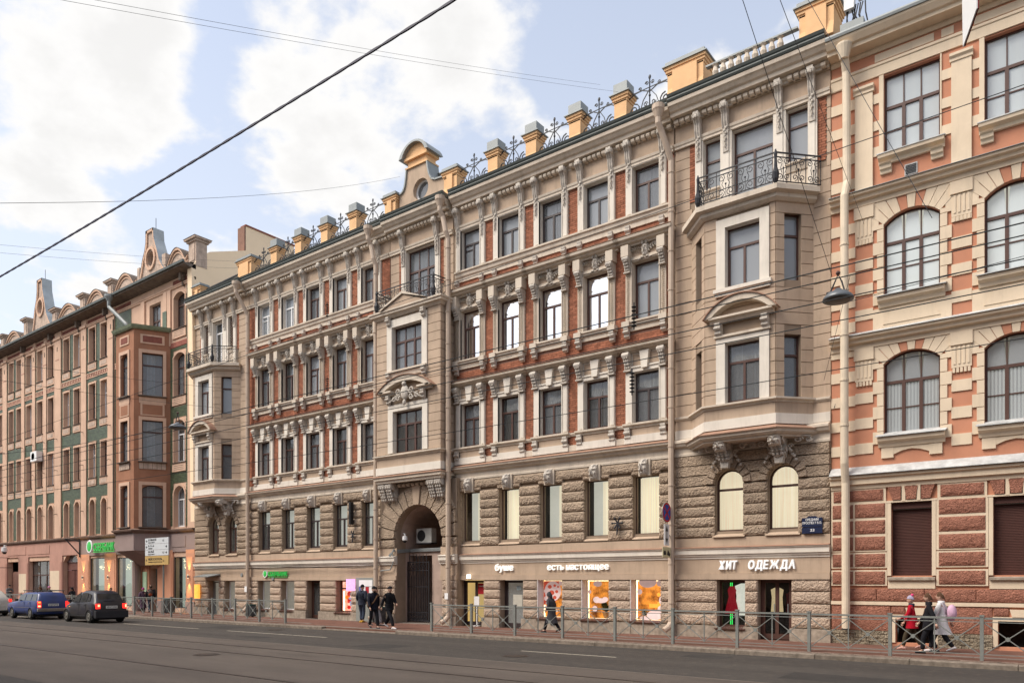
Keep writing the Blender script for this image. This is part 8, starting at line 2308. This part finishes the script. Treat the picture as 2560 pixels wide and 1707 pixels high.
    # ---- jacket / coat
    P = [(wa[0], 0, hipz + .04), wa, ch, (nk[0], 0, nk[2] - .02)]; E_ = [(0, 1), (1, 2), (2, 3)]
    Rr = [(.155 * u, .19 * u * bw_), (.15 * u, .175 * u * bw_), (.16 * u, .185 * u * bw_), (.075 * u, .08 * u)]
    for s in (1, -1):
        i = len(P); a_ = A[s]; wr_ = tuple(a_[1][k] + (a_[2][k] - a_[1][k]) * .92 for k in range(3)); P += [a_[0], a_[1], wr_]; E_ += [(2, i), (i, i + 1), (i + 1, i + 2)]; Rr += [.085 * u, .068 * u, .055 * u]
    me = skinmesh(P, E_, Rr); me.materials.clear(); me.materials.append(jacket); jk = link('jacket', me, t)
    hem = hipz - .1 - coat
    b = MB(RAW); rings = []
    for (z, rx, ry) in ((wa[2] + .05, .15, .175), (hipz + .03, .165, .2), (hipz - .08, .17, .205), (hem, .18 + coat * .12 + abs(st) * .25 * (coat > .2), .205 + coat * .06)):
        rings.append([(wa[0] * .5 + math.cos(2 * PI * j / 18) * rx * u * (1 + .03 * math.sin(j * 5)), math.sin(2 * PI * j / 18) * ry * u * bw_, z) for j in range(18)])
    for r_ in rings: b.v += r_
    for i in range(3):
        for j in range(18): k = (j + 1) % 18; b.f.append((i * 18 + j, i * 18 + k, (i + 1) * 18 + k, (i + 1) * 18 + j))
    me = b.mesh('jacket_hem', jacket, smooth=True); link('jacket_hem', me, t)
    b = MB(RAW); b.lathe([(.085 * u, -.03), (.095 * u, .0), (.09 * u, .06), (.075 * u, .07)], (nk[0] - .005, 0, nk[2] - .03), 14); b.build('collar', scarf or jacket, t, smooth=True)
    # ---- shoes
    for (kn, an) in ((kL, aL), (kR, aR)):
        b = MB(RAW); pit = .35 if an[2] > .12 * u else 0
        z0 = an[2] - .08 * u
        prof = [(-.085, .0, .03), (-.08, .045, .04), (-.03, .085, .04), (.05, .075, .045), (.13, .05, .045), (.18, .03, .035), (.195, .012, .02)]
        rings = []
        for (xx, zz_, ww) in prof:
            zz_ += .015; rr = []
            for j in range(8):
                a = 2 * PI * j / 8; dx = xx * u; dz = max(0, zz_ / 2 + zz_ / 2 * math.sin(a)) * u
                rr.append((an[0] + dx * math.cos(pit) + dz * math.sin(pit) * .3, an[1] + ww * u * math.cos(a), z0 + dz * math.cos(pit) - dx * math.sin(pit) + (.03 if pit else 0)))
            rings.append(rr)
        for r_ in rings: b.v += r_
        for i in range(len(rings) - 1):
            for j in range(8): k = (j + 1) % 8; b.f.append((i * 8 + j, i * 8 + k, (i + 1) * 8 + k, (i + 1) * 8 + j))
        b.f.append(tuple(range(8))); b.f.append(tuple((len(rings) - 1) * 8 + j for j in range(8)))
        b.build('shoe', shoes, t, smooth=True)
    def cap_(name, m, r0, zlow, back=0., top=1.3, grow=1.12, drop=0.):
        b = MB(RAW); n_ = 16
        rows = 7
        for i in range(rows + 1):
            th = (PI * (.0 + .5 * i / rows)) * (1 + zlow)
            for j in range(n_):
                a = 2 * PI * j / n_; xx = math.sin(th) * math.cos(a); cut = 1.
                b.v.append((hd[0] - back + xx * hr * grow * .98, math.sin(th) * math.sin(a) * hr * .86 * grow, hd[2] + .01 + math.cos(th) * hr * top - max(0, -xx) * drop))
        for i in range(rows):
            for j in range(n_): k = (j + 1) % n_; b.f.append((i * n_ + j, i * n_ + k, (i + 1) * n_ + k, (i + 1) * n_ + j))
        return b.build(name, m, t, smooth=True)
    if hat: cap_('hat', hat, 0, -.12, .005, 1.36, 1.14, .03)
    if hair: cap_('hair', hair, 0, .0, .018, 1.26, 1.10, .10 if not isinstance(hair, tuple) else .1)
    if hood: cap_('hood', jacket if hood is True else hood, 0, .25, .028, 1.34, 1.30, .12)
    if bag == 'backpack':
        b = MB(RAW); b.ball((ch[0] - .24, 0, 1.24 * u), (.13, .17, .24), 10, 8, RAW); b.build('backpack', cl('rucksack', (.10, .075, .07)), t, smooth=True); b = MB(RAW); b.ball((ch[0] - .345, 0, 1.15 * u), (.045, .11, .1), 8, 6, RAW); b.build('backpack_pocket', cl('rust', (.30, .07, .03)), t, smooth=True)
    if bag == 'pink':
        b = MB(RAW); b.ball((ch[0] - .27, 0, 1.16 * u), (.13, .17, .24), 12, 9, RAW); b.box(ch[0] - .36, ch[0] - .2, -.12, .12, 1.0 * u, 1.2 * u); b.build('backpack', C_PINK, t, smooth=True)
    if bag == 'strap':
        b = MB(RAW); b.tube([(ch[0] + .05, .17 * u, 1.44 * u), (ch[0] + .18, .05, 1.3 * u), (ch[0] + .18, -.08, 1.1 * u), (.1, -.2, .98 * u)], .03, 6); b.tube([(ch[0] + .05, .17 * u, 1.44 * u), (ch[0] - .15, .0, 1.3 * u), (-.15, -.12, 1.1 * u), (.0, -.22, .98 * u)], .03, 6); b.ball((.06, -.24, .98 * u), (.13, .07, .13), 8, 6, RAW); b.build('shoulder_bag', C_BROWN, t, smooth=True)
    if bag == 'phone':
        b = MB(RAW); hx = A[1][2]; b.box(hx[0] + .06, hx[0] + .075, -.04, .04, hx[2] + .0, hx[2] + .14); b.build('phone', BLACK, t)
    if extra == 'pompom': b = MB(RAW); b.ball((hd[0] - .05, 0, hd[2] + .155 * u), .045, 8, 6, RAW); b.build('pompom', cl('hot_pink', (.75, .08, .22)), t, smooth=True)
    if extra == 'puff':      # quilting ridges of a down jacket
        b = MB(RAW)
        for k in range(6): z = hipz + .04 + k * .085; rx = (.163 if k < 4 else .15) * u; b.tube([(wa[0] + (ch[0] - wa[0]) * k / 5 + math.cos(2 * PI * j / 18) * rx, math.sin(2 * PI * j / 18) * .192 * u * bw_, z) for j in range(19)], .014, 4)
        b.build('quilting', jacket, t)
    if extra == 'beard': b = MB(RAW); b.ball((hd[0] + hr * .42, 0, hd[2] - hr * .85), (.06, .065, .06), 8, 6, RAW); b.build('beard', C_HAIR, t, smooth=True)
    return t
person('man in a grey jacket and dark cap looking at his phone near the left edge', -70.7, 1.8, 0, 1.78, 0, cl('jacket_grey', (.16, .17, .18)), C_DENIM, C_BLACK, 0, hat=C_BLACK, hands='phone', bag='phone', bow=.25)
person('person in a dark brown fur-edged hood seen over the roof rack of the blue car', -62.4, 2.6, 80, 1.66, 0, C_OLIVE, C_BLACK, hood=C_BROWN, hands='side')
person('person in a pink knitted hat seen over the roof of the blue car', -60.8, 2.6, 80, 1.68, 0, C_CHAR, C_BLACK, hat=C_PHAT, scarf=C_LGREY)
person('woman with a black headscarf leaning at the fence between the blue and the dark car', -56.0, 3.0, 60, 1.64, 0, C_BLACK, C_BLACK, hood=C_BLACK, hands='folded', bow=.2)
person('woman in a dark navy coat and brown hat behind the dark hatchback', -50.5, 3.0, 35, 1.62, 0, C_NAVY, C_BLACK, hat=C_BROWN, scarf=C_NAVY, coat=.2)
person('woman in a plum coat and magenta beret walking away beside the man with the rucksack', -49.9, 1.2, -150, 1.62, .18, C_PURP, C_BLACK, C_BLACK, coat=.45, hat=C_MAG)
person('man in black with a rust and grey rucksack walking away by the direction board pole', -48.9, 1.2, -150, 1.8, .15, C_BLACK, C_DENIM, C_BLACK, hair=C_HAIR, bag='backpack', lead=-1)
person('man in a navy puffer jacket and ochre shoes with his back turned', -28.75, .95, -100, 1.86, .06, C_NAVY, C_DENIM, C_OCH, hat=C_BLACK, extra='puff', hands='pocket')
person('bearded man in a black puffer jacket and black knit cap with a brown shoulder bag', -24.55, 4.0, 20, 1.80, .24, C_NAVY if False else cl('black_puffer', (.014, .014, .024)), C_BLACK, C_CHAR, hat=C_BLACK, bag='strap', extra='beard', lead=1, arm=.18)
person('man in a black jacket and white shoes striding right with his cap pulled on', -23.95, 3.65, 5, 1.80, .38, C_BLACK, C_BLACK, C_WHITE, hat=C_BLACK, hands='front', lead=-1, extra='puff')
person('young man with light grey trousers half hidden behind the two men in black', -26.1, 2.5, -20, 1.76, .25, C_BLACK, C_LGREY, C_GREY, hair=C_HAIR)
person('hooded woman in a long charcoal coat walking left past the bakery windows', -16.95, 1.55, 180, 1.62, .3, C_CHAR, C_BLACK, C_BLACK, coat=.34, hood=True, hands='pocket', bow=.22, bag=None)
person('child in a red coat and striped bobble hat walking left at the right edge', -4.25, 1.2, 180, 1.58, .22, C_RED, C_OLIVE, cl('pink_shoe', (.6, .35, .3)), coat=.08, hat=C_STRIPE, scarf=C_NAVY, extra='pompom', hands='front', arm=.2)
person('woman in black with brown hair between the red and the white coats', -3.62, 2.35, 180, 1.68, .16, C_BLACK, C_BLACK, C_BLACK, coat=.1, hair=C_BROWN, build_=1.1)
person('woman in a long white coat and white shoes carrying a big pink rucksack', -3.4, 1.75, 180, 1.70, .3, C_WHITE, C_BLACK, C_WHITE, coat=.25, hair=C_BROWN, bag='pink', lead=-1)

# ------------------------------------------------------------------ house across the street (mirrored in the panes)
OPH = thing('opposite_house', 'plain beige house across the street, visible only mirrored in the window panes', 'building', (-35, -8, 0))
b = MB(RAW); b.box(-115, 45, -16, -6, 0, 18.2); b.build('wall', BEIGE, OPH)
b = MB(RAW); b.box(-115.3, 45.3, -16.3, -5.6, 18.2, 18.6); b.build('cornice', CREAM, OPH)
b = MB(RAW); b.v += [(-115, -5.8, 18.6), (45, -5.8, 18.6), (45, -11, 20.8), (-115, -11, 20.8), (45, -16, 18.6), (-115, -16, 18.6)]; b.f += [(0, 1, 2, 3), (3, 2, 4, 5)]; b.build('roof', ZINC, OPH)
b = MB(RAW); b.box(-.55, .55, -.06, .03, 0, 2.1); b.box(-.62, .62, -.03, .12, -.12, 0); ow = b.mesh('window', CARGL)
for zf in (2.0, 6.2, 10.2, 14.2):
    for i in range(50): link('window', ow, OPH, (-112 + i * 3.1, -6, zf))
# ------------------------------------------------------------------ hanging street lamps
def hlamp(x, y, z, label, s=1.):
    t = local_thing('street_lamp', label, 'street lamp', (x, y, z), 0, 'street lamps hung on wires')
    b = MB(RAW); b.lathe([(.34 * s, 0), (.36 * s, .015), (.33 * s, .08), (.24 * s, .16), (.12 * s, .2), (.06 * s, .26), (.02, .27)], (0, 0, 0), 22); b.build('lamp_shade', mat('lamp_grey', (.16, .17, .18), .4, .15, 5, metal=.4), t, smooth=True)
    b = MB(RAW); b.lathe([(.30 * s, .0), (.26 * s, -.03), (.02, -.045)], (0, 0, .01), 22); b.build('lamp_glass', mat('lamp_dish', (.10, .09, .08), .4, .2, 5), t)
    b = MB(RAW); b.tube([(-.2 * s, 0, .2 * s), (-.08 * s, 0, .45 * s), (0, 0, .62 * s), (.08 * s, 0, .45 * s), (.15 * s, 0, .18 * s)], .018, 5); b.box(-.26 * s, -.14 * s, -.04, .04, .1 * s, .24 * s); b.build('hanger', IRON, t)
    b = MB(RAW); b.ball((0, 0, .66 * s), .05, 8, 6, RAW); b.build('insulator', FBROWN, t)
    return t
hlamp(-4.38, 17.4, 8.1, 'round grey street lamp hanging on wires before the house boundary at the right', .9)
hlamp(-30.6, 16.9, 8.45, 'round grey street lamp hanging on wires before the green-tiled wall at the left', 1.)
# ------------------------------------------------------------------ overhead wires
WIRE = mat('wire_dark', (.03, .035, .04), .5, .1, 5, metal=.5, spec=.5); WIREB = mat('wire_navy', (.02, .018, .05), .6, .1, 5)
def w3(px, py, dist):      # point at horizontal distance (along the optical axis) for a measured direction
    a = R(37.35); u = (px - 1280) / 1900.; v = (1454 - py) / 1900.
    return Vector((dist * (-math.sin(a) + u * math.cos(a)), dist * (math.cos(a) + u * math.sin(a)), 2.0 + v * dist))
def wire(label, p, q, r_=.006, sag=.0, m=None, cat='wire', group='overhead tram and lamp wires', ext=0.):
    p, q = Vector(p), Vector(q); d = q - p; p = p - d * ext; q = q + d * ext; n = 12 if sag else 2; pts = []
    for i in range(n + 1): t_ = i / n; v = p + (q - p) * t_; v.z -= sag * 4 * t_ * (1 - t_); pts.append(tuple(v))
    b = MB(RAW); b.tube(pts, r_, 5); return tag(b.build('overhead_wire', m or WIRE), label, cat, group)
# twisted thick cable crossing the sky
p, q = w3(-200, 805, 26), w3(1400, -165, 11)
b = MB(RAW); n = 420; cp = []
for s in (0, PI):
    pts = []
    for i in range(n + 1):
        t_ = i / n; v = p + (q - p) * t_; a = t_ * 190 + s; v = v + Vector((math.cos(a) * .016, math.sin(a) * .006, math.sin(a) * .016)); v.z -= .5 * t_ * (1 - t_); pts.append(tuple(v))
    b.tube(pts, .02, 5)
tag(b.build('twisted_cable', WIREB), 'thick dark twisted cable crossing the whole sky from the left edge to the top', 'cable')
# trolley wires along the street (height 6.2 m)
def along(y, z, x0, x1, label, r_=.008): return wire(label, (x0, y, z), (x1, y, z), r_)
along(10.65, 6.18, -120, 20, 'uppermost of the parallel tram wires running along the street', .009); along(10.72, 6.06, -120, 20, 'second of the paired tram wires running close together along the street', .008)
along(11.9, 6.2, -120, 20, 'tram wire in the middle of the group, running along the street', .009); along(12.6, 6.1, -120, 20, 'lowest tram wire of the group, running along the street', .009)
for (a, c_, l, r_, sg) in (((0, 1102, 30), (2560, 212, 11.5), 'thin wire rising along the street across the upper windows of the brick house', .007, .0),
        ((0, 1240, 30), (2560, 845, 12), 'single wire crossing the first floor windows along the street', .008, .15),
        ((1950, 0, 13), (2160, 560, 24), 'span wire falling from the top edge to the corner of the right house', .006, 0), ((2020, 0, 18), (2330, 545, 14), 'span wire falling from the top edge across the arched window of the right house', .006, 0),
        ((1850, -20, 12), (2080, 690, 17.5), 'wire holding the right street lamp from the top edge', .006, 0), ((2395, 5, 25), (2085, 1020, 25), 'slanting guy wire over the front of the right house', .008, 0), ((2125, 690, 17.5), (2060, 950, 25), 'short guy wire from the right street lamp to the wall hook', .006, 0),
        ((0, 612, 30), (640, 655, 48), 'faint upper wire left of the carved gable', .005, .1), ((0, 632, 30), (640, 672, 48), 'faint lower wire left of the carved gable', .005, .1),
        ((150, 0, 14), (1560, 232, 30), 'faint thin wire crossing the clouds in the upper left', .0035, .1), ((235, 0, 14), (1500, 212, 30), 'second faint thin wire crossing the clouds in the upper left', .0035, .1),
        ((0, 508, 20), (1000, 442, 50), 'long pale wire meeting the centre gable from the left', .007, .4), ((0, 950, 30), (560, 1020, 46), 'thin wire sloping right over the windows of the old house', .008, .1), ((0, 905, 30), (620, 975, 46), 'upper thin wire sloping right over the windows of the old house', .008, .1),
        ((0, 1135, 24), (470, 1060, 34), 'lower lamp wire at the left over the green brick wall', .007, .1), ((470, 1060, 34), (1280, 890, 26), 'wire leading right from the left street lamp', .007, .1), ((2100, 760, 18), (2560, 640, 14), 'wire leading right from the right street lamp', .007, 0)):
    wire(l, w3(*a), w3(*c_), r_, sg)
for (px, py, d_, l, s) in ((1585, 790, 14, 'black ribbed insulator hanging before the second floor window at the right end', 1.0), (818, 775, 27, 'black ribbed insulator before the third floor windows left of the centre', 1.1), (1580, 955, 13, 'hanging chain of clamp and shackle before the first floor window at the right end', .9), (818, 960, 26, 'brown and black insulator before the second floor windows left of the centre', 1.1)):
    t = local_thing('wire_insulator', l, 'insulator', tuple(w3(px, py, d_)), 0, 'insulators in the overhead wires'); b = MB(RAW)
    b.tube([(0, 0, -.25 * s), (0, 0, .25 * s)], .012, 5)
    for k in range(6): b.lathe([(.015, 0), (.05 * s, .01), (.05 * s, .02), (.015, .035)], (0, 0, -.2 * s + k * .07 * s), 10)
    b.build('discs', FBROWN if 'brown' in l else BLACK, t)
t = local_thing('hanging_sign', 'white pointed road sign with dark red edge hanging at the top right corner', 'sign', tuple(w3(2407, 20, 11)))
o0 = w3(2407, 20, 11); P_ = [w3(2404, -70, 11), w3(2407, 118, 11), w3(2441, 22, 10.4), w3(2441, -70, 10.4)]
nn = (P_[1] - P_[0]).cross(P_[2] - P_[1]).normalized() * -.03
for nm, off, m_, gr in (('face', 0, PWHITE, 1), ('back', 1, mat('dark_red_back', (.2, .015, .02), .6, .1, 5), 1.0)):
    b = MB(RAW); q = [p - o0 + nn * (off * .6) for p in P_]; q2 = [v + nn * .5 for v in q]
    b.v += [tuple(v) for v in q + q2]; b.f += [(0, 1, 2, 3), (4, 5, 6, 7), (0, 1, 5, 4), (1, 2, 6, 5), (2, 3, 7, 6), (3, 0, 4, 7)]; b.build(nm, m_, t)
S.render.film_transparent = False
